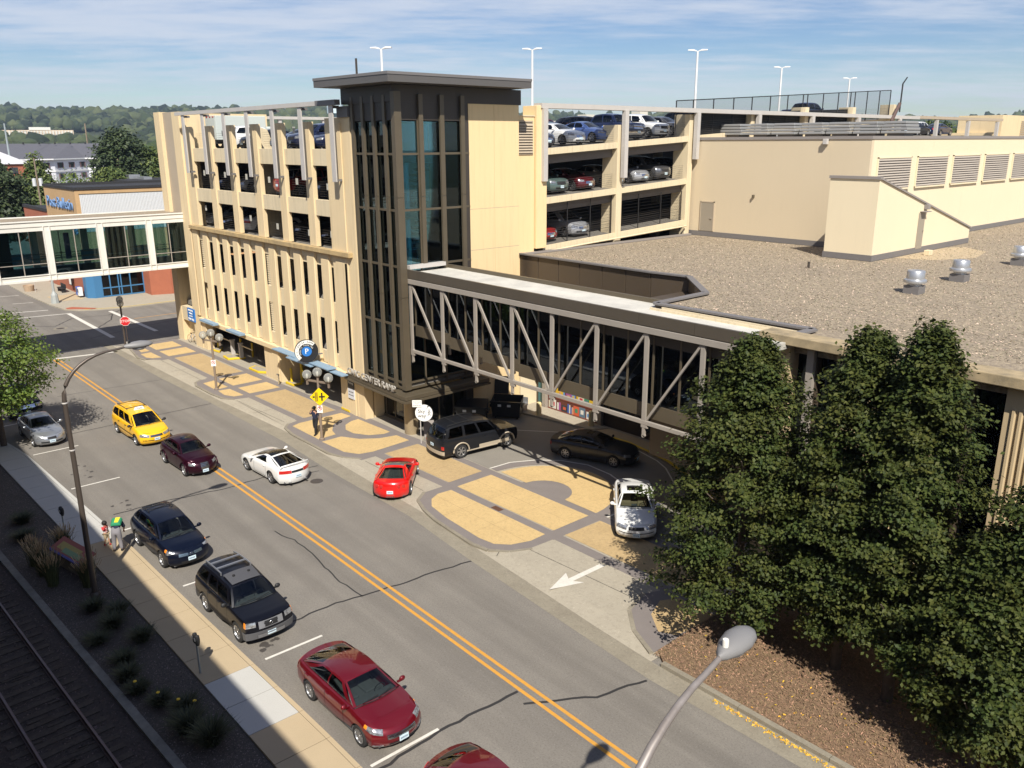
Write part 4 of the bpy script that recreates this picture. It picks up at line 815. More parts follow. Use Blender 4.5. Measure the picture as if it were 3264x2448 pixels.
for z0, z1 in ((9.3, 10.17), (5.87, 7.05), (2.86, 3.68)): rp('spandrel', MB().box(-68.6, -44.6, 26.15, 26.32, z0, z1), M_SP)
lou = MB()
for x_ in (-68.15, -56.35):
    for z0 in ((7.05, 3.68) if x_ > -60 else (7.05,)):
        for k in range(14): lou.add([(x_, 26.17, z0+.16*k), (x_+.6, 26.17, z0+.16*k), (x_+.6, 26.27, z0+.16*k+.15), (x_, 26.27, z0+.16*k+.15)], [(0, 1, 2, 3)])
rp('louvre_slats', lou, M_SP, fix=False, kind='stuff')
# ground floor piers
rp('wall', MB().box(-70.3, -68.62, 25.99, 26.6, 0, 2.49), M_WY)
rp('wall', MB().box(-57.6, -55.15, 25.98, 27.6, 0, 2.49), M_WY)
rp('wall_strip', MB().box(-56.3, -55.3, 25.93, 25.979, 0, 2.4), M_WY)
rp('wall', MB().box(-45.8, -44.45, 25.98, 27.4, 0, 2.49), M_WY)
rp('wall', MB().box(-75.0, -74.8, 26.0, 31, 0, 7.15), M_TANW)
rp('wall', MB().prism([(-74.8, 26.5), (-70.3, 26.5), (-70.3, 26.7), (-74.8, 26.7)], 0, lambda x, y: 1.55+.25*(x+75)), M_WY)
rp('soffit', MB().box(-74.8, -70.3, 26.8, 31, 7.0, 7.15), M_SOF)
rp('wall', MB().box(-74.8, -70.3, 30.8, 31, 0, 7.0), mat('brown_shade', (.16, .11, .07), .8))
# decks
XW, XE = -74.9, -40.3; FZ = [16.35, 13.3, 10.35, 7.0, 3.65]
def ze(y): return 16.36+.0525*(y-37.9)
for z_ in FZ: rp('deck', MB().box(-74.7, -40.4, 26.55, 37.4, z_-.42, z_), M_DECK)
for z_ in FZ: rp('deck', MB().box(-74.7, -57.2, 37.41, 112, z_-.42, z_), M_DECK)
for dz in (0, -3.06, -6.12, -9.2, -12.3):
    q = MB(); f0 = lambda x, y, dz=dz: max(.02, ze(y)+dz-.45); f1 = lambda x, y, dz=dz: max(.04, ze(y)+dz)
    q.prism([(-57.0, 37.6), (-40.3, 37.6), (-40.3, 85), (-57.0, 85)], f0, f1); rp('ramp_deck', q, M_DECK)
    rp('ramp_deck', MB().box(-57.0, -40.3, 85.2, 112, 17.25+dz-.42, 17.25+dz), M_DECK)
rp('floor', MB().box(-74.7, -40.4, 27.7, 112, .0, .06), M_DECK)
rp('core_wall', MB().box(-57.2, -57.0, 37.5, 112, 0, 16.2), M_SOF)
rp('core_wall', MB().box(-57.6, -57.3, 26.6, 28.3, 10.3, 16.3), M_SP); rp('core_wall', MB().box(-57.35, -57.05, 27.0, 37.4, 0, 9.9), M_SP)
rp('core_wall', MB().add([(-57.6, 26.6, 16.35), (-57.6, 28.0, 16.35), (-57.6, 27.5, 17.7), (-57.6, 26.6, 18.0), (-57.3, 26.6, 16.35), (-57.3, 28.0, 16.35), (-57.3, 27.5, 17.7), (-57.3, 26.6, 18.0)], [(0, 1, 2, 3), (7, 6, 5, 4), (0, 4, 5, 1), (1, 5, 6, 2), (2, 6, 7, 3), (3, 7, 4, 0)]), M_SP)
for x_ in (-66, -49):
    for y_ in (33, 45, 60): rp('column', MB().box(x_-.3, x_+.3, y_-.3, y_+.3, 0, 15.9), M_SP)
# west side and back
rp('wall', MB().box(-75.0, -74.72, 27.2, 35.9, 7.16, 19.3), M_WY)
rp('wall', MB().box(-75.0, -74.72, 35.91, 112, 0, 17.3), M_SP)
rp('west_rail', MB().box(-74.9, -74.5, 35.9, 80, 18.9, 19.15), M_LG)
for k in range(10): rp('bracket', MB().box(-74.85, -74.6, 37+k*4.5, 37.3+k*4.5, 17.3, 18.9), M_LG)
rp('wall', MB().box(-75.0, -40.3, 112.0, 112.3, 0, 17.6), M_WY)
# east side (x = -40): tower side wall, louvre bay, pilaster, columns, sloping spandrels
rp('wall', MB().box(-43.9, -39.90, 35.05, 36.8, 0, 18.3), M_WYR)
rp('coping', MB().box(-43.95, -39.85, 35.0, 36.82, 18.301, 18.38), M_SP)
fr = MB(); fr.box(-39.90, -39.84, 35.2, 36.65, 16.05, 16.2).box(-39.90, -39.84, 35.2, 36.65, 17.95, 18.05); rp('louvre_frame', fr, M_TANW)
for k in range(11): rp('louvre_slat', MB().add([(-39.89, 35.2, 16.2+k*.16), (-39.89, 36.65, 16.2+k*.16), (-39.78, 36.65, 16.2+k*.16-.05), (-39.78, 35.2, 16.2+k*.16-.05), (-39.88, 35.2, 16.2+k*.16+.09), (-39.88, 36.65, 16.2+k*.16+.09)], [(0, 1, 2, 3), (3, 2, 5, 4)]), M_TANW, fix=False)
rp('louvre_back', MB().box(-39.905, -39.898, 35.2, 36.65, 16.2, 17.95), M_DARK)
rp('pilaster', MB().box(-41.0, -39.72, 36.85, 37.75, 10.2, 18.95), M_WYR, bevel=.02)
CY = [44.95, 52.75, 60.65, 68.65, 76.75, 84.7]
for i, y_ in enumerate(CY):
    rp('column', MB().box(-41.4, -40.0, y_-.28, y_+.28, 9.5, ze(y_)+(1.15 if i < 1 else 1.55 if i < 4 else 1.3)), M_SP, bevel=.02)
for a, b in zip([37.76]+[y+.281 for y in CY[:-1]], [y-.281 for y in CY]):
    for dz in (0, -3.06, -6.12):
        f0 = lambda x, y, dz=dz: ze(y)+dz-.36; f1 = lambda x, y, dz=dz: ze(y)+dz+.03
        if a > 53 and dz < 0: continue
        rp('side_spandrel', MB().prism([(-40.25, a), (-40.05, a), (-40.05, b), (-40.25, b)], f0, f1), M_SP)
    if a < 53:
        for dz in (0, -3.06):
            rp('beam', MB().prism([(-40.9, a), (-40.5, a), (-40.5, b), (-40.9, b)], lambda x, y, dz=dz: ze(y)+dz-.95, lambda x, y, dz=dz: ze(y)+dz-.46), M_SOF)
cab = MB()
for a, b in zip([37.76]+[y+.28 for y in CY[:-1]], [y-.28 for y in CY]):
    for dz in (0, -3.06, -6.12):
        for k in range(7): cab.bar((-40.42, a, ze(a)+dz+.15+.14*k), (-40.42, b, ze(b)+dz+.15+.14*k), .012)
rp('guard_cables', cab, M_CAB, kind='stuff')
q = MB()
for k in range(12): q.bar((-40.4, 38.0, 10.25+k*.22), (-40.4, 44.6, 10.6+k*.22), .012).bar((-40.4, 45.2, 10.65+k*.22), (-40.4, 52.4, 11.0+k*.22), .012)
for y_ in (40.2, 42.4, 44.5, 47.4, 49.9, 52.3): q.bar((-40.3, y_, 10.2), (-40.3, y_, 13.2), .05)
rp('security_screen', q, M_DARK)
rp('drain_pipe', MB().tube([(-39.8, 38, 9.95), (-39.8, 41, 10.12), (-39.8, 52.4, 10.62)], .06, 8), M_SP, smooth=60)
rp('side_rail', MB().box(-40.35, -39.6, 37.2, 89.5, 18.80, 19.10), M_LG)
rp('side_rail', MB().box(-40.35, -39.6, 89.51, 111.5, 18.86, 19.14), M_TANW)
for y_ in (37.45, 45.0, 52.95, 60.9, 69.0, 77.0, 85.2, 93.6, 101.7, 110.0): rp('bracket', MB().box(-39.82, -39.5, y_-.18, y_+.18, 14.4 if y_ < 50 else 15.5, 18.79), M_LG)
rp('inner_rail', MB().box(-57.3, -57.0, 86, 111.6, 18.75, 18.95), M_LG)
for y_ in (88, 95, 102, 109): rp('bracket', MB().box(-57.25, -57.05, y_-.18, y_+.18, 16.8, 18.74), M_LG)
rp('stair_block', MB().box(-45, -40.0, 112.31, 130, 0, 19.6), M_WY)
for k in range(8): rp('louvre_slat', MB().box(-39.99, -39.93, 118.5, 122.5, 17.2+k*.24, 17.32+k*.24), M_TANW)

for x_, y_ in ((-55.2, 57.3), (-55.2, 64.6)): rp('light_base', MB().box(x_-.55, x_+.55, y_-.55, y_+.55, ze(y_), ze(y_)+1.75), mat('column_white', (.6, .57, .48), .8))
# chain-link fence on the upper east deck
fen = empty('chain_link_fence', label='tall black chain-link fence along the rising upper deck', cat='fence')
def ft(y): return 19.62+(y-51.4)*.0553
ys = [51.4, 53.4, 55.9, 58.5, 61.0, 63.6, 66.2, 68.6, 69.3, 71.9, 74.5, 76.7, 77.5, 79.8, 82.2, 84.4]
for y_ in ys: MB().tube([(-40.46, y_, ze(y_)), (-40.46, y_, ft(y_))], .045, 6).build('post', M_DARK, fen)
MB().tube([(-40.46, 51.4, ft(51.4)), (-40.46, 84.4, ft(84.4))], .04, 6).build('top_bar', M_DARK, fen)
m = bpy.data.materials.new('chain_mesh'); m.use_nodes = True; nt = m.node_tree; b = nt.nodes['Principled BSDF']; b.inputs['Base Color'].default_value = (.01, .01, .01, 1)
t = nt.nodes.new('ShaderNodeBsdfTransparent'); x = nt.nodes.new('ShaderNodeMixShader'); x.inputs[0].default_value = .26; nt.links.new(t.outputs[0], x.inputs[1]); nt.links.new(b.outputs[0], x.inputs[2]); nt.links.new(x.outputs[0], nt.nodes['Material Output'].inputs[0]); M_MESH = m
MB().quad((-40.46, 51.4, ze(51.4)+.05), (-40.46, 84.4, ze(84.4)+.05), (-40.46, 84.4, ft(84.4)), (-40.46, 51.4, ft(51.4))).build('wire_mesh', M_MESH, fen)
MB().quad((-40.52, 53.2, ze(53.2)+.02), (-40.52, 76.5, ze(76.5)+.02), (-40.52, 76.5, ze(76.5)+1.15), (-40.52, 53.2, ze(53.2)+1.6)).build('privacy_screen', mat('black_fabric', (.012, .012, .012), .9), fen)
# ground floor things of the ramp
rp('canopy', MB().box(-67.6, -64.8, 25.15, 25.62, 2.86, 3.0), M_BLUE); rp('canopy', MB().box(-62.4, -59.9, 25.15, 25.62, 2.86, 3.0), M_BLUE)
for x0, x1, y0, z_ in ((-54.2, -50.8, 25.0, 2.90), (-51.6, -48.2, 24.75, 2.82), (-48.9, -46.3, 24.95, 2.95), (-46.9, -44.9, 25.15, 2.78)): rp('canopy', MB().box(x0, x1, y0, 25.62, z_, z_+.07), M_BLUE)
rp('gate_grille', MB().add(*[[p for k in range(26) for p in ((-68.5+k*.3, 27.9, .1), (-68.45+k*.3, 27.9, .1), (-68.45+k*.3, 27.9, 2.5), (-68.5+k*.3, 27.9, 2.5))], [(4*k, 4*k+1, 4*k+2, 4*k+3) for k in range(26)]]), M_DARK, fix=False)
pm = M_YPAINT
def island(poly, nm='traffic_island', label=None, grp='yellow kerbed islands at the ramp entrances'):
    e_ = empty(nm, label=label, cat='traffic island', group=grp); P = L_(poly, ZP)
    MB().prism(P, ZP, .26).build('kerb', pm, e_, bevel=.03); cx_ = sum(p[0] for p in P)/len(P); cy_ = sum(p[1] for p in P)/len(P)
    MB().prism([(cx_+(x-cx_)*.8, cy_+(y-cy_)*.8) for x, y in P], .255, .268).build('top', M_CONC if len(P) < 6 else pm, e_); return e_
island([(-65.6, 26.0), (-64.4, 25.9), (-63.9, 27.2), (-65.7, 27.2)], label='yellow kerbed island under the barrier posts in the left ramp entrance')
island([(-60.9, 26.6), (-60.57, 25.93), (-59.0, 25.95), (-58.4, 26.4), (-58.9, 27.0)], label='pale topped island with yellow kerb beside the wide front pier')
island([(-55.0, 26.2), (-53.9, 26.25), (-53.9, 27.0), (-54.9, 27.2)], label='small yellow island with bollard at the right ramp entrance')
island([(-68.6, 26.2), (-67.2, 26.4), (-68.4, 27.2), (-68.6, 27.2)], label='yellow island corner at the far left of the ramp entrance')
island([(-46.9, 26.1), (-45.85, 26.1), (-45.85, 26.35), (-46.9, 26.35)], label='thin yellow kerb beside the notice on the corner pier')
def bollard(x, y, m_, h, r, label, grp=None, tilt=0):
    x, y = lift((x, y), .1); q = MB().lathe([(r*1.02, 0), (r, .02), (r, h-r*.5), (r*.7, h-.02), (.001, h)], n=12); o = q.build('bollard', m_, smooth=50); o.location = (x, y, .1); return tag(o, label, 'bollard', grp)
G1 = 'yellow bollards at the ramp entrances'
bollard(-54.56, 26.5, pm, 1.2, .085, 'yellow bollard on the small island right of the wide pier', G1); bollard(-54.5, 27.3, pm, 1.75, .11, 'taller yellow bollard standing just inside the right entrance', G1)
bollard(-68.6, 26.9, pm, 1.35, .085, 'yellow bollard at the far left edge of the left entrance', G1); bollard(-66.32, 27.9, pm, 1.2, .09, 'shaded yellow bollard between the two barrier posts', G1); bollard(-64.1, 27.9, pm, 1.2, .09, 'shaded yellow bollard right of the barrier posts', G1)
M_BOLC = mat('bollard_cream', (.66, .52, .26), .7)
G2 = 'cream concrete bollards along the glazed bridge drive'
for x_, y_, h, lb in ((-37.0, 34.6, 1.0, 'cream bollard beside the grey bin in front of the mural'), (-33.4, 35.6, 1.05, 'cream bollard at the right end of the mural'), (-38.9, 32.9, .95, 'shaded cream bollard in front of the open dumpster')): bollard(x_, y_, M_BOLC, h, .17, lb, G2)
for x_, lb in ((-66.1, 'grey parking barrier with its arm across the left entrance lane'), (-64.5, 'second grey parking barrier beside the yellow bollard')):
    e_ = empty('parking_barrier', (*lift((x_, 27.1), .25), .25), label=lb, cat='barrier gate', group='barrier gates at the left entrance'); MB().box(-.11, .11, -.15, .15, 0, 1.15).build('post', M_LG, e_, bevel=.02); MB().box(-.14, .14, -.18, .18, 1.15, 1.22).build('cap', M_LG, e_)
    MB().box(-2.3 if x_ < -65 else .1, -.1 if x_ < -65 else 2.1, .02, .06, .95, 1.04).build('arm', M_SP, e_)
sp = empty('standpipe', (*lift((-54.95, 25.68), .1), .1), label='chrome standpipe with two outlets in front of the wide pier', cat='standpipe'); MB().tube([(0, 0, 0), (0, 0, .75)], .05, 8).build('pipe', M_CHROME, sp, smooth=50); MB().tube([(-.13, -.03, .78), (.13, -.03, .78)], .06, 8).build('outlet', M_CHROME, sp, smooth=50)
# round sign on the front
ps = empty('round_parking_sign', (-48.7, 24.85, 3.78), R(72), label='round black CIVIC CENTER RAMP public parking sign with blue P', cat='sign')
M_BK = mat('sign_black', (.012, .012, .014), .5); M_SW_ = mat('sign_white', (.8, .8, .76), .5); M_SB = mat('sign_blue', (.02, .16, .50), .4)
def disc(r, y0, y1, a0=0, a1=360, r0=0, n=32):
    q = MB(); A_ = [R(a0+(a1-a0)*k/n) for k in range(n+1)]
    P = [(r*math.cos(a), r*math.sin(a)) for a in A_]+([(r0*math.cos(a), r0*math.sin(a)) for a in A_[::-1]] if r0 else [])
    if a1-a0 == 360 and not r0: P = P[:-1]
    for yy in (y0, y1):
        if r0:
            m_ = len(A_); q.add([(x, yy, z) for x, z in P], [(i, i+1, 2*m_-2-i, 2*m_-1-i) for i in range(m_-1)])
        else: q.add([(x, yy, z) for x, z in P], [tuple(range(len(P)))])
    q.add([(x, y0, z) for x, z in P]+[(x, y1, z) for x, z in P], [(i, (i+1) % len(P), len(P)+(i+1) % len(P), len(P)+i) for i in range(len(P))]); return q
disc(.88, 0, .22).build('sign_disc', M_BK, ps); disc(.86, -.03, -.001, 42, 228, .60).build('white_arc', M_SW_, ps); disc(.38, -.03, -.001).build('blue_disc', M_SB, ps)
lettering('P', .58, M_SW_, ps, (0, -.035, 0), (R(90), 0, 0), .006)
def arctext(txt, r, a0, a1, size, m_, parent, y=-.04):
    n = len(txt)
    for i, ch in enumerate(txt):
        if ch == ' ': continue
        a = R(a0+(a1-a0)*i/(n-1)); lettering(ch, size, m_, parent, (r*math.cos(a), y, r*math.sin(a)), (R(90), -(a-math.pi/2), 0), .004, 'letter')
arctext('CIVIC CENTER RAMP', .73, 221, 50, .20, M_BK, ps); arctext('PUBLIC PARKING', .49, 205, 28, .155, M_SW_, ps)
ps.scale = (.86, .86, .86); MB().box(.3, 1.2, .05, .15, -.35, -.25).build('mount', M_DG, ps)
# blue banner sign on the slanting wall and the notice
bn = empty('blue_parking_sign', (-71.0, 25.9, 2.7), label='blue and white PARK FREE sign on the low wall under the skyway', cat='sign')
MB().box(-1.0, .45, -.06, .06, -.55, .55).build('panel', M_SB, bn); lettering('PARK FREE', .26, M_SW_, bn, (-.27, -.07, -.38), (R(90), 0, 0)); lettering('MUNICIPAL', .20, M_SW_, bn, (-.27, -.07, .38), (R(90), 0, 0)); lettering('PARKING', .18, M_SW_, bn, (-.27, -.07, .13), (R(90), 0, 0)); lettering('CUSTOMERS', .13, M_SW_, bn, (-.27, -.07, -.1), (R(90), 0, 0))
rp('low_wall', MB().box(-73.6, -70.35, 26.0, 26.48, 2.0, 3.2), M_SP)
nb = empty('entrance_notice', (-45.15, 25.93, 1.75), label='white and black notice board on the pier under the tower canopy', cat='sign'); MB().box(-.38, .38, -.03, .04, .05, .65).build('header', M_BK, nb); MB().box(-.38, .38, -.03, .04, -.6, .049).build('sheet', mat('notice_white', (.62, .64, .68), .6), nb)
lettering('Parking', .2, M_SW_, nb, (0, -.035, .45), (R(90), 0, 0)); lettering('PAY AT EXIT', .10, M_DG, nb, (0, -.035, -.15), (R(90), 0, 0)); lettering('OPEN 24 HOURS', .08, M_DG, nb, (0, -.035, -.35), (R(90), 0, 0))

# ------------------------------------------------------------------ stair tower
M_BRZ = mat('bronze_metal', (.120, .097, .064), .42, .2, var=.18, vs_=1.0)
M_BRZ2 = mat('bronze_dark', (.062, .052, .042), .5, .2, var=.2, vs_=.8)
M_FASC = mat('roof_fascia', (.12, .112, .105), .45, .2)
M_TGL = glass('tower_glass', (.62, .86, .92), (.75, .95, 1), ior=1.7)
M_TEAL = mat('column_glass_tint', (.30, .60, .62), .7)  # teal of light through the glass, painted into the inner column
tw = empty('stair_tower', label='glazed bronze stair tower with flat overhanging roof at the ramp corner', cat='tower')
def tp(nm, mb, m, **k): return mb.build(nm, m, tw, **k)
TX0, TX1, TY0, TY1 = -43.70, -39.30, 26.15, 35.0
tp('yellow_wall', MB().box(TX1-.3, TX1, 31.15, 33.05, 0, 18.9), M_WYR); tp('yellow_wall', MB().box(TX1-.3, TX1, 33.065, TY1, 0, 18.9), M_WYR)
for z_ in (7.5, 10.6, 13.0): tp('panel_joint', MB().box(TX1-.002, TX1+.003, 31.15, 35.0, z_, z_+.025), M_TANW)
tp('back_wall', MB().box(TX0, TX1-.31, TY1-.3, TY1, 0, 18.9), M_WY); tp('back_wall', MB().box(TX0-.3, TX0, 26.7, TY1, 0, 18.9), M_WY)
tp('top_band', MB().box(-44.5, -39.27, 26.0, 35.15, 18.901, 19.75), M_BRZ2)
tp('top_band', MB().box(-43.8, -39.28, 26.06, 31.1, 17.96, 18.90), M_BRZ2)
tp('roof', MB().add([(-45.0, 24.6, 19.78), (-37.9, 24.9, 19.78), (-37.9, 34.75, 19.78), (-45.0, 34.75, 19.78), (-45.0, 24.6, 20.22), (-37.9, 24.9, 20.22), (-37.9, 34.75, 20.22), (-45.0, 34.75, 20.22)], [(0, 3, 2, 1), (4, 5, 6, 7), (0, 1, 5, 4), (1, 2, 6, 5), (2, 3, 7, 6), (3, 0, 4, 7)]), M_FASC)
tp('roof_edge', MB().add([(-45.03, 24.57, 20.14), (-37.87, 24.87, 20.14), (-37.87, 34.78, 20.14), (-45.03, 34.78, 20.14), (-45.03, 24.57, 20.28), (-37.87, 24.87, 20.28), (-37.87, 34.78, 20.28), (-45.03, 34.78, 20.28)], [(0, 3, 2, 1), (4, 5, 6, 7), (0, 1, 5, 4), (1, 2, 6, 5), (2, 3, 7, 6), (3, 0, 4, 7)]), M_DG)
tp('roof_antenna', MB().tube([(-43.6, 26.6, 20.2), (-43.6, 26.6, 21.35)], .07, 6), M_BRZ2)
FX = [(-43.45, -42.97), (-42.37, -41.88), (-41.27, -40.78), (-40.16, -39.66)]
for a, b in FX:
    for z0, z1 in ((3.0, 8.4), (8.42, 13.9), (13.92, 19.25)): tp('fin', MB().box(a-.06, a+.17, 25.97, 26.09, z0, z1), M_BRZ)
for z0, z1 in ((3.0, 8.4), (8.42, 13.9), (13.92, 19.4)): tp('corner_fin', MB().box(-39.34, -39.0, 25.94, 26.38, z0, z1), M_BRZ)
for (a, b), zz in (((27.58, 27.93), 9.95), ((29.0, 29.36), 6.9), ((30.45, 30.8), 6.9)):
    for z0, z1 in ((6.9, 9.4), (9.42, 13.9), (13.92, 19.3)):
        if z1 > zz: tp('fin', MB().box(TX1+.06, TX1+.20, a+.02, b-.06, max(z0, zz), z1), M_BRZ)
ZT = [3.35, 6.72, 10.1, 13.2, 16.2, 17.95]
gx = [-43.69, -43.38, -42.30, -41.20, -40.09, -39.31]
for z0, z1 in zip(ZT, ZT[1:]):
    for a, b in zip(gx, gx[1:]): tp('glass_pane', MB().box(a+.03, b-.03, 26.16, 26.18, z0+.05, z1-.05), M_TGL)
    for a, b in ((26.45, 27.6), (27.6, 29.15), (29.15, 30.6)): tp('glass_pane', MB().box(TX1-.02, TX1, a+.03, b-.03, z0+.05, z1-.05), M_TGL)
for z_ in ZT[:-1]+[3.0]:
    tp('transom', MB().box(-43.7, TX1, 26.10, 26.24, z_-.06, z_+.06), M_BRZ); tp('transom', MB().box(TX1-.06, TX1+.05, 26.25, 31.14, z_-.06, z_+.06), M_BRZ)
for x_ in gx: tp('mullion', MB().box(x_-.04, x_+.04, 26.11, 26.25, 3.0, 17.95), M_BRZ)
for y_ in (27.6, 29.15, 30.6): tp('mullion', MB().box(TX1-.05, TX1+.04, y_-.05, y_+.05, 3.0, 17.95), M_BRZ)
tp('header', MB().box(TX1-.3, TX1+.027, 30.62, 31.14, 0, 17.94), M_BRZ2); tp('brightening_panel', MB().box(TX0+.01, TX0+.06, 26.9, 31.4, 3.0, 17.9), mat('brightening_teal', (.50, .72, .73), .7))  # pale teal panel added inside to brighten the street-side glass
for z_ in (3.25, 6.6, 10.0, 13.1, 16.1): tp('floor_slab', MB().box(TX0+.02, TX1-.1, 26.3, 34.6, z_-.35, z_-.05), M_DECK)
M_STAIR = mat('stair_blue', (.06, .16, .22), .5)
for z_ in (3.3, 6.65, 10.05, 13.15):
    q = MB(); n = 10
    for k in range(n): q.box(-42.9, -41.6, 27.6+.3*k, 27.9+.3*k, z_+k*.31-.15, z_+k*.31)
    tp('stair_flight', q, M_DECK)
    q = MB()
    for x0 in (-43.0, -39.65, -41.5):
        q.bar((x0, 26.6, z_+.95), (x0, 30.4, z_+.95), .05); q.bar((x0, 26.6, z_+.5), (x0, 30.4, z_+.5), .03)
        for k in range(5): q.bar((x0, 26.6+k*.95, z_), (x0, 26.6+k*.95, z_+.95), .04)
    for k in (.5, .95): q.bar((-43.4, 26.5, z_+k), (-39.6, 26.5, z_+k), .045)
    tp('handrail', q, M_STAIR)
    tp('inner_column', MB().lathe([(.16, z_-.1), (.16, z_+2.6)], (-39.75, 27.05, 0), 10), M_TEAL, smooth=60)
tp('inner_core', MB().box(-43.6, -41.3, 31.5, 34.6, 0, 17.9), mat('core_teal', (.24, .38, .40), .8))
# canopy with letters
cn = MB(); cn.prism([(-45.35, 26.2), (-45.35, 25.72), (-38.75, 25.45), (-38.35, 25.5), (-38.35, 31.7), (-39.2, 31.7), (-39.2, 26.3)], 2.62, 2.86); tp('canopy', cn, M_BRZ, bevel=.02)
cn = MB(); cn.prism([(-45.4, 26.2), (-45.4, 25.62), (-38.7, 25.35), (-38.25, 25.4), (-38.25, 31.7), (-39.2, 31.7), (-39.2, 26.3)], 2.48, 2.60); tp('canopy_edge', cn, M_BRZ)
cs = tag(inst('ramp_lettering', text_mesh('CIVIC CENTER RAMP', .56, .035, space=1.02)), 'raised silver CIVIC CENTER RAMP letters standing on the tower canopy', 'sign lettering'); cs.data.materials.clear(); cs.data.materials.append(mat('letter_metal', (.45, .42, .37), .5, .2)); cs.location = (-42.1, 25.52, 3.12); cs.rotation_euler = (R(90), 0, R(-2.3)); cs.scale = (1.0, 1, 1)
bb = cs.data.vertices; wd = max(v.co.x for v in bb)-min(v.co.x for v in bb); cs.scale = (5.7/wd, 1.0, 1)
# ground floor of the tower
tp('round_column', MB().lathe([(.42, 0), (.42, 2.5)], (-39.75, 26.75, .05), 28), mat('column_bronze', (.34, .27, .17), .4, .3), smooth=60)
M_LGL = glass('lobby_glass', (.16, .20, .20), ior=1.5)
for a, b in ((-44.4, -43.4), (-43.4, -42.4), (-42.4, -41.4)): tp('lobby_pane', MB().box(a+.04, b-.04, 27.4, 27.42, .25, 2.45), M_LGL)
for x_ in (-44.4, -43.4, -42.4, -41.4): tp('door_frame', MB().box(x_-.04, x_+.04, 27.36, 27.46, .1, 2.5), M_BRZ)
tp('door_frame', MB().box(-44.4, -41.4, 27.36, 27.46, .1, .26), M_BRZ)
for a, b in ((27.6, 28.7), (28.7, 29.8), (29.8, 30.9)): tp('lobby_pane', MB().box(-39.62, -39.6, a+.05, b-.05, .25, 2.45), M_LGL); tp('door_frame', MB().box(-39.66, -39.56, a-.04, a+.04, .1, 2.5), M_BRZ)
tp('lobby_wall', MB().box(-44.4, -39.7, 30.9, 31.1, .05, 2.5), M_WY); tp('lobby_floor', MB().box(-44.4, -39.3, 27.3, 31, .06, .12), M_DECK)

# ------------------------------------------------------------------ glazed truss bridge
M_TRS = mat('truss_grey', (.33, .295, .25), .5, var=.15, vs_=1.5)
M_ROOFW = mat('roof_white', (.60, .575, .50), .8, var=.7, vs_=.8, col2=(.36, .345, .31), detail=10)
M_BGL = glass('bridge_glass', (.24, .32, .36), (.8, .9, 1), ior=1.85)
bg = empty('glazed_truss_bridge', label='glazed pedestrian bridge with grey steel truss from tower to low building', cat='pedestrian bridge')
def bp(nm, mb, m, **k): return mb.build(nm, m, bg, **k)
xj = [-38.5+2.8*k for k in range(9)]
VX = [-38.95, -36.0, -33.15, -30.3, -27.47, -24.63, -21.8, -18.97]
for k in range(8):
    a = -39.2+2.83*k; b = a+2.815
    bp('fascia_panel', MB().box(a, b, 26.42, 26.56, 9.50, 9.98), mat('bronze_fascia', (.105, .088, .066), .45, .2, var=.15))
bp('roof_deck', MB().box(-39.25, -15.7, 26.56, 29.3, 9.55, 9.80), M_ROOFW)
bp('roof_edge', MB().box(-39.25, -23.3, 29.3, 29.45, 9.5, 10.0), M_BRZ)
bp('roof_upstand', MB().box(-22.6, -15.75, 28.35, 28.42, 9.8, 9.92), M_SP); bp('roof_upstand', MB().box(-23, -15.75, 28.05, 28.12, 9.8, 9.9), M_SP)
bp('end_cap', MB().box(-39.25, -38.9, 26.5, 29.0, 9.99, 10.2), M_LG)
bp('top_chord', MB().box(-39.15, -16.9, 26.40, 26.60, 9.19, 9.46), M_TRS, bevel=.015); bp('bottom_chord', MB().box(-38.9, -16.9, 26.45, 26.58, 5.22, 5.40), M_TRS, bevel=.015)
bp('top_chord', MB().box(-39.15, -16.9, 29.0, 29.28, 9.17, 9.48), M_TRS); bp('bottom_chord', MB().box(-38.9, -16.9, 29.0, 29.2, 5.20, 5.42), M_TRS)
for Y in (26.52, 29.14):
    for i, x_ in enumerate(VX):
        q = MB().box(x_-.12, x_+.08, Y-.05, Y+.05, 5.08, 9.17); q.add([(x_-.13, Y-.06, 5.08), (x_+.22, Y-.06, 5.08), (x_+.10, Y-.06, 5.45), (x_-.13, Y-.06, 5.45), (x_-.13, Y+.06, 5.08), (x_+.22, Y+.06, 5.08), (x_+.10, Y+.06, 5.45), (x_-.13, Y+.06, 5.45)], [(0, 1, 2, 3), (7, 6, 5, 4), (0, 4, 5, 1), (1, 5, 6, 2)])
        bp('truss_post', q, M_TRS); bp('hanger', MB().box(x_-.07, x_+.07, Y-.05, Y+.05, 4.72, 5.08).lathe([(.09, -.05), (.09, .05), (.001, .05)], (x_, Y, 4.72), 10, 'y'), M_TRS)
        if i < 7:
            a, b = VX[i]+.1, VX[i+1]-.12
            if i < 4: bp('truss_diagonal', MB().bar((a, Y, 9.15), (b, Y, 5.35), .13, .08, (0, 1, 0)), M_TRS)
            else: bp('truss_diagonal', MB().bar((a, Y, 5.4), (b, Y, 9.15), .10, .08, (0, 1, 0)), M_TRS)
fb_ = [6.72, 6.55, 6.35, 6.15, 6.0, 6.0, 6.0, 6.0]
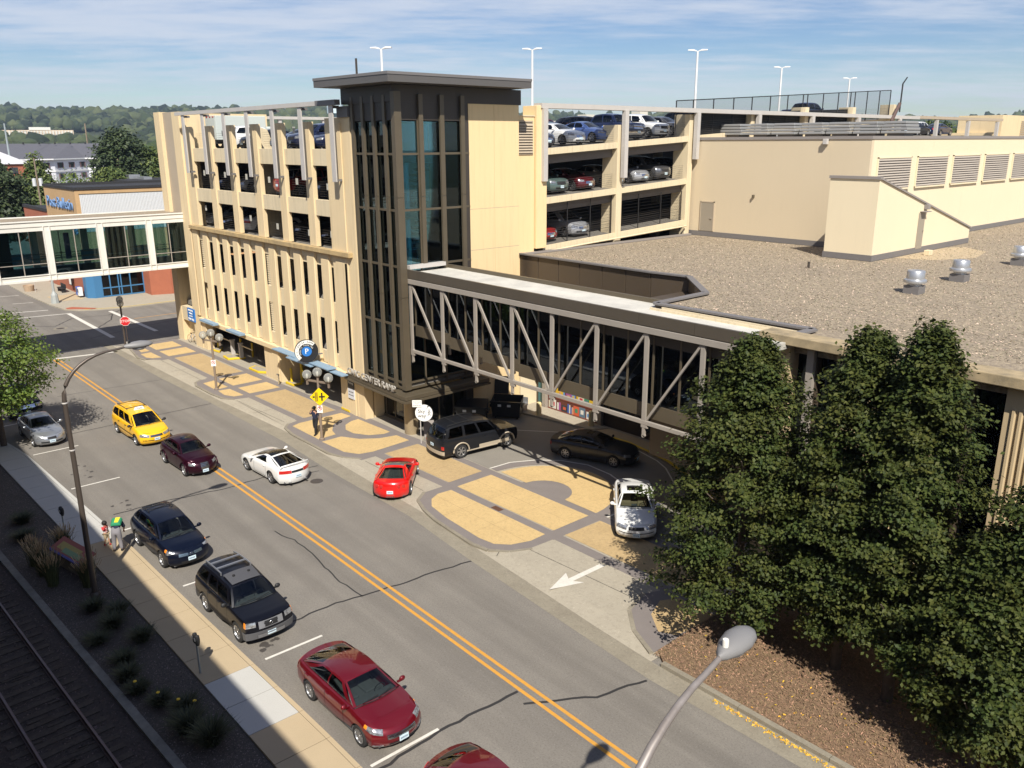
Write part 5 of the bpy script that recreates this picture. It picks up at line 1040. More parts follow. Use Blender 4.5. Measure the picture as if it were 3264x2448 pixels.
for i in range(8):
    a = VX[i] if i else -39.2; b = VX[i+1] if i < 7 else -16.7; zf = fb_[i]; zt_ = 9.15 if i < 4 else 8.62
    for Y in (27.0, 28.85):
        for k in range(2):
            x0 = a+(b-a)*k/2; x1 = a+(b-a)*(k+1)/2; bp('window', MB().box(x0+.05, x1-.05, Y-.01, Y+.01, zf, zt_), M_BGL if Y < 28 else mat('far_glazing', (.03, .06, .075), .2, coat=.5)); (bp('mullion', MB().box(x0-.04, x0+.045, Y-.06, Y+.05, zf, 9.5), M_BRZ) if Y < 28 else None)
        bp('sill_panel', MB().box(a+.01, b-.01, Y-.08, Y+.08, zf-.62, zf), M_BRZ)
        if zt_ < 9: bp('head_panel', MB().box(a+.01, b-.01, Y-.05, Y+.05, zt_, 9.5), M_BRZ2)
    bp('bridge_floor', MB().box(a, b, 27.1, 28.75, zf-.6, zf-.45), M_BRZ2)
bp('ceiling', MB().box(-39.2, -16.7, 26.7, 29.0, 9.49, 9.54), M_BRZ2)

# ------------------------------------------------------------------ low civic building
M_GRAV = mat('roof_gravel', (.375, .305, .205), .95, var=.95, vs_=6.5, bump=1, bs=16, col2=(.17, .135, .105), detail=10, blotch=(.22, .5, .72, (.235, .19, .14), .8), grit=(4.0, .5))
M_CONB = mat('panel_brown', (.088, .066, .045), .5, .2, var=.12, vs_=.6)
M_CREAM = mat('wall_cream', (.72, .62, .43), .85, var=.08, vs_=.4, bump=.06, bs=30, streak=.06, col2=(.58, .48, .30))
M_FLUT = mat('fluted_concrete', (.50, .385, .225), .85, var=.2, vs_=.9, bump=.1, col2=(.42, .32, .19))
M_COP = mat('coping_grey', (.25, .225, .205), .6)
M_NAVY = glass('window_navy', (.02, .04, .08), (.5, .7, 1), ior=1.5)
cb = empty('civic_building', label='low civic building with wide gravel roof and fluted concrete front', cat='building')
def cp(nm, mb, m, **k): return mb.build(nm, m, cb, **k)
RPOLY = [(-39.85, 35.9), (-29.2, 35.75), (-26.9, 35.95), (-23.45, 32.4), (-23.3, 28.75), (-15.8, 28.95), (-15.8, 27.6), (30, 27.6), (30, 130), (-39.85, 130)]
cp('gravel_roof', MB().prism(RPOLY, 9.3, 9.88), M_GRAV)
EDGE = [(-39.95, 35.6), (-29.1, 35.5), (-26.8, 35.75), (-23.2, 32.3), (-23.1, 28.55), (-15.7, 28.75)]
for a, b in zip(EDGE, EDGE[1:]):
    n = max(1, int(math.dist(a, b)/1.8))
    for k in range(n):
        p = [a[i]+(b[i]-a[i])*k/n for i in (0, 1)]; q_ = [a[i]+(b[i]-a[i])*((k+1)/n-.006) for i in (0, 1)]
        cp('metal_panel', MB().prism([p, q_, (q_[0]+.05, q_[1]+.2), (p[0]+.05, p[1]+.2)], 3.0 if a[0] > -26.9 else 3.0, 9.96), M_CONB)
    cp('coping', MB().bar((*a, 10.0), (*b, 10.0), .34, .08), M_DG)
cp('coping', MB().bar((-15.7, 28.75, 10.0), (-15.7, 27.7, 10.0), .34, .08), M_DG)
cp('coping', MB().box(-40.0, -39.7, 35.7, 53, 9.9, 10.02), M_COP)
# stained concrete cap of the fluted front
xs_ = [-16.85, -13.5, -9.6, -5.7, -1.8, 2.1, 6.0]
for a, b in zip(xs_, xs_[1:]): cp('concrete_cap', MB().box(a+.01, b-.01, 26.85, 27.75, 9.70, 10.05), M_LEDGE if False else mat('cap_stained', (.40, .31, .18), .9, var=.8, vs_=1.6, bump=.3, col2=(.17, .14, .09)), bevel=.03)
def fluted(a, b, z0=2.2, z1=9.69, y=27.35):
    cp('column', MB().box(a, b, y, y+.7, z0, z1), M_FLUT)
    n = int((b-a-.3)/.2)
    for k in range(n):
        x0 = a+.2+k*.2; cp('flute_rib', MB().prism([(x0, y-.001), (x0+.03, y-.06), (x0+.10, y-.06), (x0+.13, y-.001)], z0, z1-.75), M_FLUT)
cp('column', MB().box(-16.75, -15.75, 27.3, 28.5, 0, 9.69), M_FLUT)
fluted(-13.95, -10.6); fluted(-8.45, -5.1); fluted(-2.9, .4); fluted(2.6, 5.9)
cp('front_wall', MB().box(-15.7, 30, 28.4, 28.6, 0, 9.3), M_DARK)
for a, b in ((-15.74, -13.96), (-10.59, -8.46), (-5.09, -2.91)):
    cp('window', MB().box(a, b, 27.95, 27.97, 1.2, 9.69), M_NAVY); cp('mullion', MB().box((a+b)/2-.05, (a+b)/2+.05, 27.6, 27.94, 1.2, 9.69), M_CONB)
cp('blade_fin', MB().box(-15.12, -14.85, 27.4, 28.0, 3, 9.6), M_TRS)
for z_ in (6.6, 4.2): cp('blue_blind', MB().box(-14.75, -14.05, 27.99, 28.0, z_, z_+1.1), mat('blind_blue', (.08, .22, .38), .6)); cp('blue_blind', MB().box(-9.6, -8.6, 27.99, 28.0, z_, z_+.8), MATS['blind_blue'])
# wall under the bridge: door, mural wall, brown wall
cp('pale_wall', MB().box(-39.6, -39.3, 35.1, 36.6, 0, 4.6), M_CREAM)
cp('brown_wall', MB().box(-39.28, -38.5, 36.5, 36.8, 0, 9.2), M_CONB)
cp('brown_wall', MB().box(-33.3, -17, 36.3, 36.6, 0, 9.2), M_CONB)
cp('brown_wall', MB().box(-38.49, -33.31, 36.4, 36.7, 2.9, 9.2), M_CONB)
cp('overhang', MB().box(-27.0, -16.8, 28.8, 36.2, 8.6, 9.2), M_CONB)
dr = cp('door', MB().box(-38.95, -38.2, 36.36, 36.42, .1, 2.5), mat('door_glass_teal', (.03, .12, .14), .15)); MB().box(-.03, .03, -.03, .03, 0, 0).build if False else None
cp('steel_post', MB().box(-38.15, -37.85, 35.95, 36.25, 0, 3.2), M_TRS); cp('steel_post', MB().box(-33.25, -32.95, 35.95, 36.2, 0, 3.2), M_TRS)
mu = empty('book_mural', (-35.6, 36.22, 0), label='colourful mural painted like a bookshelf on the wall beneath the bridge', cat='mural')
MB().box(-2.25, 2.35, -.02, .06, .1, 2.85).build('mural_board', mat('mural_brown', (.12, .035, .022), .7), mu)
MURC = [(.55, .10, .04), (.04, .10, .35), (.60, .55, .42), (.62, .40, .03), (.05, .22, .12), (.45, .03, .05), (.55, .28, .16), (.10, .16, .22), (.30, .08, .25), (.62, .60, .55), (.03, .04, .05), (.10, .25, .5)]
for r_, (z0, zt_) in enumerate(((.18, .80), (.98, 1.62), (1.80, 2.55))):
    x_ = -2.15
    while x_ < 2.2:
        w = rr.choice([.08, .09, .12, .14, .3, .42, .5]); h = (zt_-z0)*rr.uniform(.65, 1); c_ = rr.choice(MURC)
        bk = MB().box(x_, min(x_+w, 2.3), -.045, -.021, z0, z0+h).build('painted_book', mat('mural_%02d' % MURC.index(c_), c_, .6), mu)
        if w > .25:
            c2 = rr.choice(MURC); MB().box(x_+w*.25, x_+w*.75, -.052, -.046, z0+h*.3, z0+h*.75).build('painted_motif', mat('mural_%02d' % MURC.index(c2), c2, .6), bk)
        x_ += w+rr.choice([.01, .02, .12])
    MB().box(-2.25, 2.35, -.05, -.021, z0-.07, z0-.01).build('painted_shelf', mat('mural_shelf', (.22, .06, .035), .7), mu)
for a, b, z0, z1 in ((-32.5, -31.2, .95, 2.5), (-30.0, -27.5, .5, 2.6), (-27.2, -24.0, .4, 2.6), (-23.8, -20.5, .4, 2.6)):
    wf = cp('window', MB().box(a, b, 36.27, 36.29, z0, z1), mat('window_dark_blue', (.012, .05, .075), .12, coat=.5)); MB().box(a-.05, a, 36.2, 36.299, z0, z1).box(b, b+.05, 36.2, 36.299, z0, z1).box(a-.05, b+.05, 36.2, 36.299, z1, z1+.05).box(a-.05, b+.05, 36.2, 36.299, z0-.05, z0).build('frame', M_BRZ, wf)
pv = lambda P: L_(P, .22)
MB().prism(pv([(-39.3, 34.3), (-33.1, 35.35), (-32.6, 36.3), (-39.3, 36.3)]), .05, .22).build('wall_pavement', M_CONC, plaza); MB().prism(pv([(-32.9, 35.3), (-30.2, 35.3), (-26.6, 34.6), (-23, 33), (-18, 30), (-18, 36), (-32.5, 36.25)]), .05, .22).build('wall_pavement', M_SW2, plaza)
line('painted_kerb', L_([(-31.4, 35.25), (-30.1, 35.3), (-28.3, 35.0), (-26.6, 34.6), (-23, 33), (-21, 31.4)], .22), .2, .224, M_YPAINT, plaza)
# penthouse
ph = cb
cp('penthouse_wall', MB().box(-40.25, -26.40, 53.30, 53.6, 10.25, 16.87), mat('wall_cream_shaded', (.60, .50, .345), .85, var=.1, vs_=.35, bump=.05, streak=.05, col2=(.50, .40, .255)))  # darker cream paints the weaker sunlight into the street-facing penthouse wall
for a, b in ((53.61, 56.6), (56.61, 62.38), (62.39, 68.27), (68.28, 74.2), (74.21, 80.2), (80.21, 86)): cp('wall_panel', MB().box(-26.7, -26.40, a, b, 10.25, 16.87), M_CREAM)
cp('penthouse_roof', MB().box(-40.2, -26.5, 53.5, 86, 16.4, 16.75), M_GRAV); cp('coping', MB().box(-40.3, -26.34, 53.24, 53.55, 16.871, 17.06), M_COP); cp('coping', MB().box(-26.75, -26.34, 53.56, 86, 16.871, 17.06), M_COP)
cp('base_flashing', MB().box(-40.2, -26.38, 53.26, 53.4, 9.9, 10.249), M_DG); cp('base_flashing', MB().box(-26.5, -26.36, 53.41, 86, 9.9, 10.249), M_DG)
M_LSL = mat('louvre_slat', (.40, .35, .29), .55)
for a, b in ((54.35, 58.95), (60.05, 64.8), (65.85, 70.6), (71.7, 76.45), (77.55, 82.3)):
    lv = cp('louvre', MB().box(-26.399, -26.385, a, b, 13.72, 15.66), M_DARK)
    for k in range(12): MB().add([(-26.38, a, 13.80+k*.16), (-26.38, b, 13.80+k*.16), (-26.27, b, 13.76+k*.16), (-26.27, a, 13.76+k*.16), (-26.36, a, 13.89+k*.16), (-26.36, b, 13.89+k*.16)], [(0, 1, 2, 3), (3, 2, 5, 4)]).build('slat', M_LSL, lv, fix=False)
    MB().box(-26.39, -26.30, a-.08, a, 13.64, 15.74).box(-26.39, -26.30, b, b+.08, 13.64, 15.74).box(-26.39, -26.24, a-.08, b+.08, 13.62, 13.72).box(-26.39, -26.30, a-.08, b+.08, 15.66, 15.74).build('frame', M_CREAM, lv)
M_DOOR = mat('door_taupe', (.30, .26, .20), .55)
d_ = cp('door', MB().box(-39.13, -38.02, 53.24, 53.31, 10.28, 12.38), M_DOOR); MB().box(-38.25, -38.1, 53.18, 53.24, 11.2, 11.24).build('handle', M_CHROME, d_); MB().box(-39.2, -39.13, 53.22, 53.3, 10.28, 12.46).box(-38.02, -37.95, 53.22, 53.3, 10.28, 12.46).box(-39.2, -37.95, 53.22, 53.3, 12.38, 12.46).build('frame', M_TANW, d_)
sb = MB(); pts = [(48.7, 10.25), (62.7, 10.25), (62.7, 10.95), (49.3+.4, 14.62), (48.7, 14.62)]
pts = [(48.7, 10.25), (62.7, 10.25), (62.7, 10.9), (48.9, 14.62), (48.7, 14.62)]
n = len(pts); sb.add([(-26.45, y, z) for y, z in pts]+[(-23.4, y, z) for y, z in pts], [tuple(range(n)), tuple(range(n, 2*n))]+[(i, (i+1) % n, n+(i+1) % n, n+i) for i in range(n)])
cp('stair_enclosure', sb, M_CREAM); cp('coping', MB().bar((-24.9, 48.8, 14.66), (-24.9, 62.8, 10.94), 3.2, .10, (0, 0, 1)), M_COP); cp('coping', MB().box(-26.5, -23.32, 48.62, 48.95, 14.621, 14.78), M_COP)
cp('base_flashing', MB().box(-26.5, -23.37, 48.66, 62.75, 9.9, 10.249), M_DG)
d_ = cp('door', MB().box(-23.41, -23.36, 54.4, 55.25, 10.15, 12.4), M_DOOR); MB().box(-23.36, -23.30, 55.05, 55.13, 11.2, 11.3).build('handle', M_CHROME, d_)
cp('wall_light', MB().box(-23.4, -23.1, 55.0, 55.3, 12.6, 12.9).box(-23.4, -23.0, 54.5, 55.3, 12.45, 12.5), M_COP, bevel=.03)
cp('wall_light', MB().box(-29.6, -29.3, 53.0, 53.25, 16.55, 16.9), M_LG, bevel=.02); cp('wall_spigot', MB().box(-34.7, -34.6, 53.1, 53.3, 12.9, 13.1), M_BRZ)
cp('sand_patch', MB().flat([(-23.3, 51.5), (-21.2, 52.0), (-19.9, 55), (-20.6, 58.5), (-22.5, 60), (-23.3, 59)], 9.885), M_SW2)
tag(MB().box(-22.6, -22.25, 53.9, 54.4, 9.89, 10.2).build('concrete_block', M_SP, bevel=.02), 'hollow concrete block lying on the gravel beside the stair enclosure', 'concrete block')
cp('front_side_wall', MB().box(-40, 30, 37.0, 37.2, 0, 9.2), M_DARK)
# loose stones give the gravel its sparkle close to the camera
def frf(k):
    while True:
        x_ = random.uniform(-39, 8); y_ = 28.9+random.random()**1.3*50
        if y_ > (36.3 if x_ < -26.5 else 29.3 if x_ > -22.9 else 36.5-(x_+26.9)) and not (x_ < -26.2 and y_ > 53) and not (-26.6 < x_ < -23.2 and 48.5 < y_ < 62.9): return (x_, y_, 9.90)
tag(chips('roof_pebbles', 80000, frf, mat('pebble', (.37, .305, .21), .9, isl=.7), .04, .09, up_=.5), 'loose pale pebbles spread over the gravel roof', 'gravel')
# roof ventilators
M_GALV = mat('galvanised', (.52, .53, .54), .35, .7, var=.2, vs_=5)
for i, (x_, y_, lb) in enumerate(((-16.95, 39.9, 'galvanised roof vent nearest the camera on the gravel'), (-16.98, 45.1, 'middle galvanised roof vent on the gravel'), (-17.03, 53.5, 'galvanised roof vent at the right edge of the view'))):
    e_ = empty('roof_vent', (x_, y_, 9.88), label=lb, cat='roof vent', group='mushroom vents on the gravel roof')
    MB().box(-.36, .36, -.36, .36, 0, .38).build('curb', M_DG, e_); MB().lathe([(.30, .38), (.30, .62)], n=18).build('neck', M_GALV, e_, smooth=50)
    MB().lathe([(.5, .52), (.52, .60), (.5, .66), (.40, .70), (.40, 1.04), (.37, 1.08), (.001, 1.1)], n=20).build('hood', M_GALV, e_, smooth=40)
tag(MB().tube([(0, 0, 0), (0, 0, .35)], .07, 8).build('vent_pipe', M_BRZ2), 'short dark vent pipe sticking out of the gravel', 'pipe').location = (-24.6, 43.8, 9.88)
# row of boxy exhaust hoods on the penthouse roof
for i, (xa_, xb_) in enumerate([(-40.8, -38.6), (-38.1, -36.4), (-36.25, -34.3), (-34.1, -32.2), (-32.1, -30.3), (-30.2, -28.4), (-28.3, -26.5)]):
    e_ = empty('exhaust_hood', ((xa_+xb_)/2, 58+.2*i, 16.75), label=['grey layered exhaust hood standing alone at the left of the roof row', 'second grey exhaust hood from the left behind the parapet', 'third grey exhaust hood from the left behind the parapet', 'fourth grey exhaust hood, middle of the row', 'fifth grey exhaust hood from the left behind the parapet', 'sixth grey exhaust hood from the left behind the parapet', 'rightmost grey exhaust hood of the roof row'][i], cat='exhaust hood', group='exhaust hoods on the penthouse roof')
    w = (xb_-xa_)/2; MB().box(-w*.65, w*.65, -.7, .7, 0, .55).build('base', M_DG, e_)
    for k in range(4): MB().box(-w+.05*k*(k > 1), w-.05*k*(k > 1), -1+.03*k, 1-.03*k, .48+.21*k, .65+.21*k).build('hood_tier', mat('hood_metal', (.34, .34, .33), .5, .3), e_, bevel=.03)
# ------------------------------------------------------------------ office building behind the camera (its shadow lies on the track and the near sidewalk)
ob = empty('office_building', label='tan office block whose shadow covers the railway track', cat='building')
MB().box(-110, 30, -22, -1.0, 0, 17.5).build('wall', M_TANW, ob); MB().box(-110.2, 30.2, -22.2, -.85, 17.501, 17.6).build('coping', M_COP, ob)
for r_ in range(5):
    for k in range(34): MB().box(-108+k*4.05, -105.2+k*4.05, -1.0, -.96, 1.2+3.3*r_, 3.1+3.3*r_).build('window', M_NAVY, ob)

# ------------------------------------------------------------------ white glazed skyway over the side street
sk = empty('white_skyway', label='white framed enclosed skyway crossing the street at the left', cat='pedestrian bridge')
M_SKW = mat('skyway_cream', (.72, .70, .63), .7, var=.12, vs_=.8, streak=.12); M_SKG = glass('skyway_glass', (.55, .70, .72), (.8, .95, 1), ior=1.5)
def sp_(nm, mb, m, **k): return mb.build(nm, m, sk, **k)
Y0, Y1 = -1, 26.2
for X, s_ in ((-71.0, 1), (-75.6, -1)):
    sp_('fascia', MB().box(X-.15, X+.15, Y0, Y1, 10.9, 11.25), M_SKW); sp_('fascia', MB().box(X-.10, X+.10, Y0, Y1, 10.58, 10.899), M_SKW); sp_('fascia_lip', MB().box(X-.2, X+.22, Y0, Y1, 11.251, 11.32), M_SKW)
    sp_('lower_beam', MB().box(X-.14, X+.14, Y0, Y1, 6.85, 7.0), M_SKW); sp_('lower_beam', MB().box(X-.08, X+.08, Y0, Y1, 7.001, 7.28), M_SKW); sp_('lower_beam', MB().box(X-.14, X+.14, Y0, Y1, 7.281, 7.34), M_SKW)
    for k in range(8):
        yc = .7+3.74*k
        if yc > 26: continue
        for dy_ in (-.22, .22): sp_('column_flange', MB().box(X-.02, X+.17, yc+dy_-.03, yc+dy_+.03, 6.9, 10.9), M_SKW)
        sp_('column', MB().box(X-.07, X+.13, yc-.19, yc+.19, 7.345, 10.575), M_SKW)
        a, b = yc+.26, min(yc+3.48, 26)
        for j in range(2): sp_('window', MB().box(X-.01, X+.01, a+(b-a)*j/2+.03, a+(b-a)*(j+1)/2-.03, 7.36, 10.56), M_SKG)
        sp_('mullion', MB().box(X-.04, X+.05, (a+b)/2-.03, (a+b)/2+.03, 7.35, 10.57), M_TRS); sp_('mullion', MB().box(X-.03, X+.04, a, b, 8.12, 8.17), M_TRS)
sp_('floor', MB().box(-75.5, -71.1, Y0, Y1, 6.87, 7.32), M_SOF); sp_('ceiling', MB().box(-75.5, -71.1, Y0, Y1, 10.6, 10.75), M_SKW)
sp_('gravel_roof', MB().box(-75.5, -71.2, Y0, Y1, 11.0, 11.24), M_GRAV)
q = MB()
for y_ in range(0, 26, 3): q.box(-73.6, -73.0, y_+.3, y_+1.8, 10.56, 10.59)
sp_('ceiling_light', q, mat('lamp_panel', (.8, .8, .75), .5))
sp_('banner', MB().box(-72.4, -72.35, 17.1, 17.5, 8.2, 10.2), mat('banner_blue', (.04, .06, .16), .7))
for a, b in ((18.9, 22.2), (23.0, 24.4), (12.0, 14.5)): sp_('railing_panel', MB().box(-75.2, -75.15, a, b, 7.6, 8.5), mat('railing_blue', (.15, .35, .48), .6))  # plain even blue on the panels along the far side
q = MB()
for z_ in (8.4, 8.05): q.bar((-71.5, 0, z_), (-71.5, 26, z_), .05).bar((-75.1, 0, z_), (-75.1, 26, z_), .05)
sp_('handrail', q, M_TRS)
for y_ in (4, 12.5, 21): sp_('bulkhead', MB().box(-75.3, -74.2, y_, y_+1.2, 7.32, 10.6), M_BRZ2)

# ------------------------------------------------------------------ newspaper building and the block across the side street
M_STUC = mat('stucco_ochre', (.52, .34, .17), .9, var=.2, vs_=.8, streak=.15); M_BRK = mat('brick_red', (.36, .12, .065), .9, var=.35, vs_=1.5, bump=.3, bs=12, col2=(.26, .085, .05)); M_PB = mat('paint_blue', (.05, .17, .33), .5)
M_CORR = mat('corrugated_white', (.60, .615, .62), .5, .1); M_TAR = mat('tar_roof', (.022, .022, .024), .8, var=.3, vs_=.7, col2=(.04, .04, .04))
nbd = empty('newspaper_building', label='ochre building with blue raised letters and white corrugated panel', cat='building')
def np_(nm, mb, m, **k): return mb.build(nm, m, nbd, **k)
np_('wall', MB().box(-114, -101.0, 25.6, 75, 3.2, 12.0), M_STUC); np_('roof', MB().box(-113.8, -101.2, 25.8, 75, 11.6, 12.02), M_TAR)
for b_ in ((-114.1, -100.9, 25.5, 25.75), (-114.1, -113.8, 25.76, 75), (-101.2, -100.9, 25.76, 75)): np_('parapet', MB().box(*b_, 12.021, 12.3), M_TAR)
for k in range(58): np_('corrugated_sheet', MB().prism([(-101.0, 26.1+.16*k), (-100.95, 26.14+.16*k), (-100.95, 26.2+.16*k), (-101.0, 26.25+.16*k)], 7.5, 11.5), M_CORR)
np_('panel_frame', MB().box(-101.02, -100.97, 26.0, 35.5, 11.5, 11.6), M_BRZ); np_('panel_backing', MB().box(-101.001, -100.985, 26.05, 35.4, 7.5, 11.5), M_CORR)
np_('brick_wall', MB().box(-113.9, -103.0, 25.7, 26.2, 0, 3.2), M_BRK); np_('blue_corner', MB().prism([(-102.95, 25.65), (-101.8, 25.65), (-101.1, 26.3), (-101.1, 27.1), (-102.9, 27.1)], .1, 3.2), M_PB)
np_('brick_wall', MB().prism([(-101.2, 31.7), (-99.0, 31.7), (-98.3, 33.8), (-98.3, 70), (-101.2, 70)], 0, 3.4), M_BRK)
np_('showroom_glass', MB().box(-101.25, -101.22, 27.1, 31.7, .3, 3.1), M_LGL); np_('showroom_floor', MB().box(-108, -101.3, 27.2, 31.6, .12, .2), M_DECK); np_('showroom_wall', MB().box(-108, -107.9, 27.2, 31.6, .2, 3.1), M_BRZ)
for y_ in (27.1, 28.0, 28.9, 29.2, 30.2, 31.65): np_('blue_mullion', MB().box(-101.25, -101.12, y_-.05, y_+.06, .15, 3.15), M_PB)
for z_ in (.2, 1.15, 3.1): np_('blue_mullion', MB().box(-101.24, -101.13, 27.16, 31.6, z_-.06, z_+.06), M_PB)
nl = lettering('Post-Bulletin', 1.75, mat('letter_blue', (.15, .27, .50), .5), nbd, (-107.4, 25.5, 10.35), (R(90), 0, 0), .05, 'blue_lettering'); vv = nl.data.vertices; nl.scale = (10.6/(max(v.co.x for v in vv)-min(v.co.x for v in vv)), 1.0, 1)
nl2 = lettering('PB', 1.0, MATS['letter_blue'], nbd, (-102.1, 25.5, 7.5), (R(90), 0, 0), .08, 'blue_logo')
def simple(nm, label, cat, boxes, group=None):
    e_ = empty(nm, label=label, cat=cat, group=group)
    for (pn, b, m_) in boxes: MB().box(*b).build(pn, m_, e_)
    return e_
simple('brick_annex', 'low red brick annex with black tar roof beside the ochre building', 'building', [('wall', (-126, -114.2, 25.6, 45, 0, 9.0), M_BRK), ('parapet', (-126.1, -114.15, 25.5, 25.9, 9.01, 9.35), M_TAR), ('roof', (-126, -114.2, 25.95, 45, 9.01, 9.1), M_TAR)])
M_TB = mat('tan_block', (.42, .31, .21), .9, var=.25, vs_=.5)
simple('tan_shop', 'flat-roofed tan block building at the left edge', 'building', [('wall', (-214, -211, 34, 46.2, 0, 5.2), M_TB), ('wall', (-240, -214.1, 34, 46.2, 0, 5.2), M_TB), ('parapet', (-214.1, -210.8, 33.9, 46.4, 5.21, 5.45), M_TAR), ('doorway', (-210.99, -210.9, 37.2, 38.4, 0, 2.6), M_DARK)])
simple('tan_store', 'second tan flat-roofed building behind the first', 'building', [('wall', (-262, -236, 40, 51.5, 0, 8.2), M_TB), ('parapet', (-262.1, -235.9, 39.9, 51.6, 8.21, 8.5), M_TAR)])
simple('low_warehouse', 'low flat warehouse roof with air units behind the ochre building', 'building', [('wall', (-185, -158, 50, 75, 0, 10.2), M_TB), ('parapet', (-185.1, -157.9, 49.9, 75, 10.21, 10.45), M_TAR), ('air_unit', (-172, -170, 53, 55, 10.45, 11.2), M_GALV), ('air_unit', (-169, -165, 54, 55.5, 10.45, 10.9), M_GALV)])
# apartment block
ap = empty('apartment_block', label='long white three-storey apartment block with grey shingle roof', cat='apartment building')
M_SID = mat('siding_white', (.72, .72, .75), .8, var=.1, vs_=.3); M_SHG = mat('shingle_grey', (.105, .105, .12), .9, var=.35, vs_=.8, col2=(.075, .075, .085)); M_WIN = mat('window_dark', (.05, .055, .06), .15)
# the long face runs from (-264,52) by (-267,65) to the corner (-276,75)
def wall2(p, q_, z0, z1, m_, nm, par, th=.3):
    d = Vector((q_[0]-p[0], q_[1]-p[1])).normalized(); n = Vector((-d.y, d.x))*th; return MB().prism([p, q_, (q_[0]+n.x, q_[1]+n.y), (p[0]+n.x, p[1]+n.y)], z0, z1).build(nm, m_, par)
AP = [(-264.5, 53.5), (-266.4, 63.5), (-276.5, 74.9), (-276, 84)]
BK_ = [(-300, 58), (-291, 70), (-289, 81), (-289, 92)]
MB().prism(AP+[(-300, 92), (-300, 55)], 0, 12.9).build('wall', M_SID, ap)
for a, b in zip(AP, AP[1:]):
    n = max(2, int(math.dist(a, b)/4)); d = Vector((b[0]-a[0], b[1]-a[1])).normalized(); nn = Vector((d.y, -d.x))
    for z_ in (1.5, 4.9, 8.1, 11.1):
        for k in range(n):
            t = (k+.5)/n; c_ = Vector((a[0]+(b[0]-a[0])*t, a[1]+(b[1]-a[1])*t)); w = .9
            p0 = c_-d*w+nn*.06; p1 = c_+d*w+nn*.06; MB().quad((p0.x, p0.y, z_-.7), (p1.x, p1.y, z_-.7), (p1.x, p1.y, z_+.75), (p0.x, p0.y, z_+.75)).build('window', M_WIN, ap)
            for s_ in (-1, 1): e0 = c_+d*(w*s_+.16*s_)+nn*.07; MB().box(e0.x-.16, e0.x+.16, e0.y-.16, e0.y+.16, z_-.7, z_+.75).build('shutter', mat('shutter', (.12, .07, .07), .8), ap)
    for z_ in (6.4, 9.5): MB().prism([(a[0]+nn.x*.05, a[1]+nn.y*.05), (b[0]+nn.x*.05, b[1]+nn.y*.05), (b[0]+nn.x*.15, b[1]+nn.y*.15), (a[0]+nn.x*.15, a[1]+nn.y*.15)], z_-.2, z_+.25).build('trim_band', mat('trim_white', (.8, .8, .78), .7), ap)
E_ = [(-262.5, 51.5), (-265.2, 63.2), (-275.2, 74.0), (-274.8, 86)]; T_ = [(-285, 50), (-287, 62), (-289, 74), (-289, 86)]
q = MB()
for i in range(3): q.quad((*E_[i], 12.9), (*E_[i+1], 12.9), (*T_[i+1], 17.0), (*T_[i], 17.0))
q.build('roof', M_SHG, ap)
q = MB()
for i in range(3): q.quad((*E_[i], 12.6), (*E_[i+1], 12.6), (*E_[i+1], 12.95), (*E_[i], 12.95))
q.build('gutter_board', mat('trim_white', (.8, .8, .78), .7), ap)
for k in range(8): MB().lathe([(.25, 0), (.25, .5), (.001, .6)], (-284.5, 52+k*4.2, 16.8), 8).build('roof_vent', M_TAR, ap)
gb = simple('brick_gable_house', 'red brick house with white gable at the far left', 'house', [('wall', (-262, -250, 30, 53, 0, 12.0), M_BRK)])
MB().add([(-249.5, 29, 12), (-249.5, 54, 12), (-249.5, 41, 18), (-262, 29, 12), (-262, 54, 12), (-262, 41, 18)], [(0, 1, 2), (3, 5, 4), (0, 2, 5, 3), (1, 4, 5, 2)]).build('gable', M_SID, gb)
for y_ in (44, 50): MB().box(-249.99, -249.9, y_-.9, y_+.9, 9.6, 11.2).build('window', M_WIN, gb)
fc = empty('hillside_complex', label='long pale institutional building on the wooded far hill', cat='building')
MB().prism([(-1376, 262), (-1354, 354), (-1380, 360), (-1400, 265)], 22, 36).build('wall', mat('pale_panels', (.62, .50, .36), .8), fc)
for k in range(24): t = k/24; MB().box(-1375.5+21.5*t+.2, -1374+21.5*t+.2, 264+90*t, 266+90*t, 28, 35).build('pilaster', mat('pale_white', (.72, .70, .62), .8), fc)
MB().prism([(-1366, 300), (-1360, 326), (-1370, 328), (-1376, 302)], 36.01, 40).build('upper_storey', MATS['pale_white'], fc)
wtw = empty('water_tower', (-640, 368, 0), label='tiny pale blue water tower on the skyline beside the stair tower', cat='water tower'); MB().lathe([(2, 0), (2, 36), (6.5, 40), (6.5, 50), (.1, 50.5)], n=20).build('tank', mat('tank_blue', (.55, .66, .70), .6), wtw, smooth=40)
# poles
M_WOOD = mat('pole_wood', (.22, .17, .12), .9); M_STL = mat('pole_steel', (.32, .36, .36), .5, .4)
for i, (x_, y_, h, r, m_, lb) in enumerate(((-318.4, 87.1, 23.5, .35, M_WOOD, 'tall leaning wooden utility pole beyond the grey roof'), (-255, 50.5, 22, .35, M_STL, 'tall grey steel pole beside the white gable'), (-131.9, 29, 15, .16, M_WOOD, 'wooden pole with two transformers in front of the big tree'), (-177.1, 53.5, 14, .14, M_WOOD, 'short wooden pole in front of the round green trees'))):
    e_ = empty('utility_pole', (x_, y_, 0), label=lb, cat='utility pole'); MB().tube([(0, 0, 0), (0, 0, h)], [r, r*.6], 8).build('pole', m_, e_)
    if i == 2:
        for s_ in (-.4, .4): MB().lathe([(.25, 0), (.25, 1.0), (.001, 1.05)], (0, s_, 11.3), 8).build('transformer', M_CORR, e_)
wr_ = empty('overhead_wires', label='thin overhead wires strung between the poles', cat='wires')
for z_ in (20.5, 17.6): MB().tube([(-318, 87, z_), (-300, 75, z_-.9), (-255, 50, z_)], .03, 3).build('wire', M_DARK, wr_)

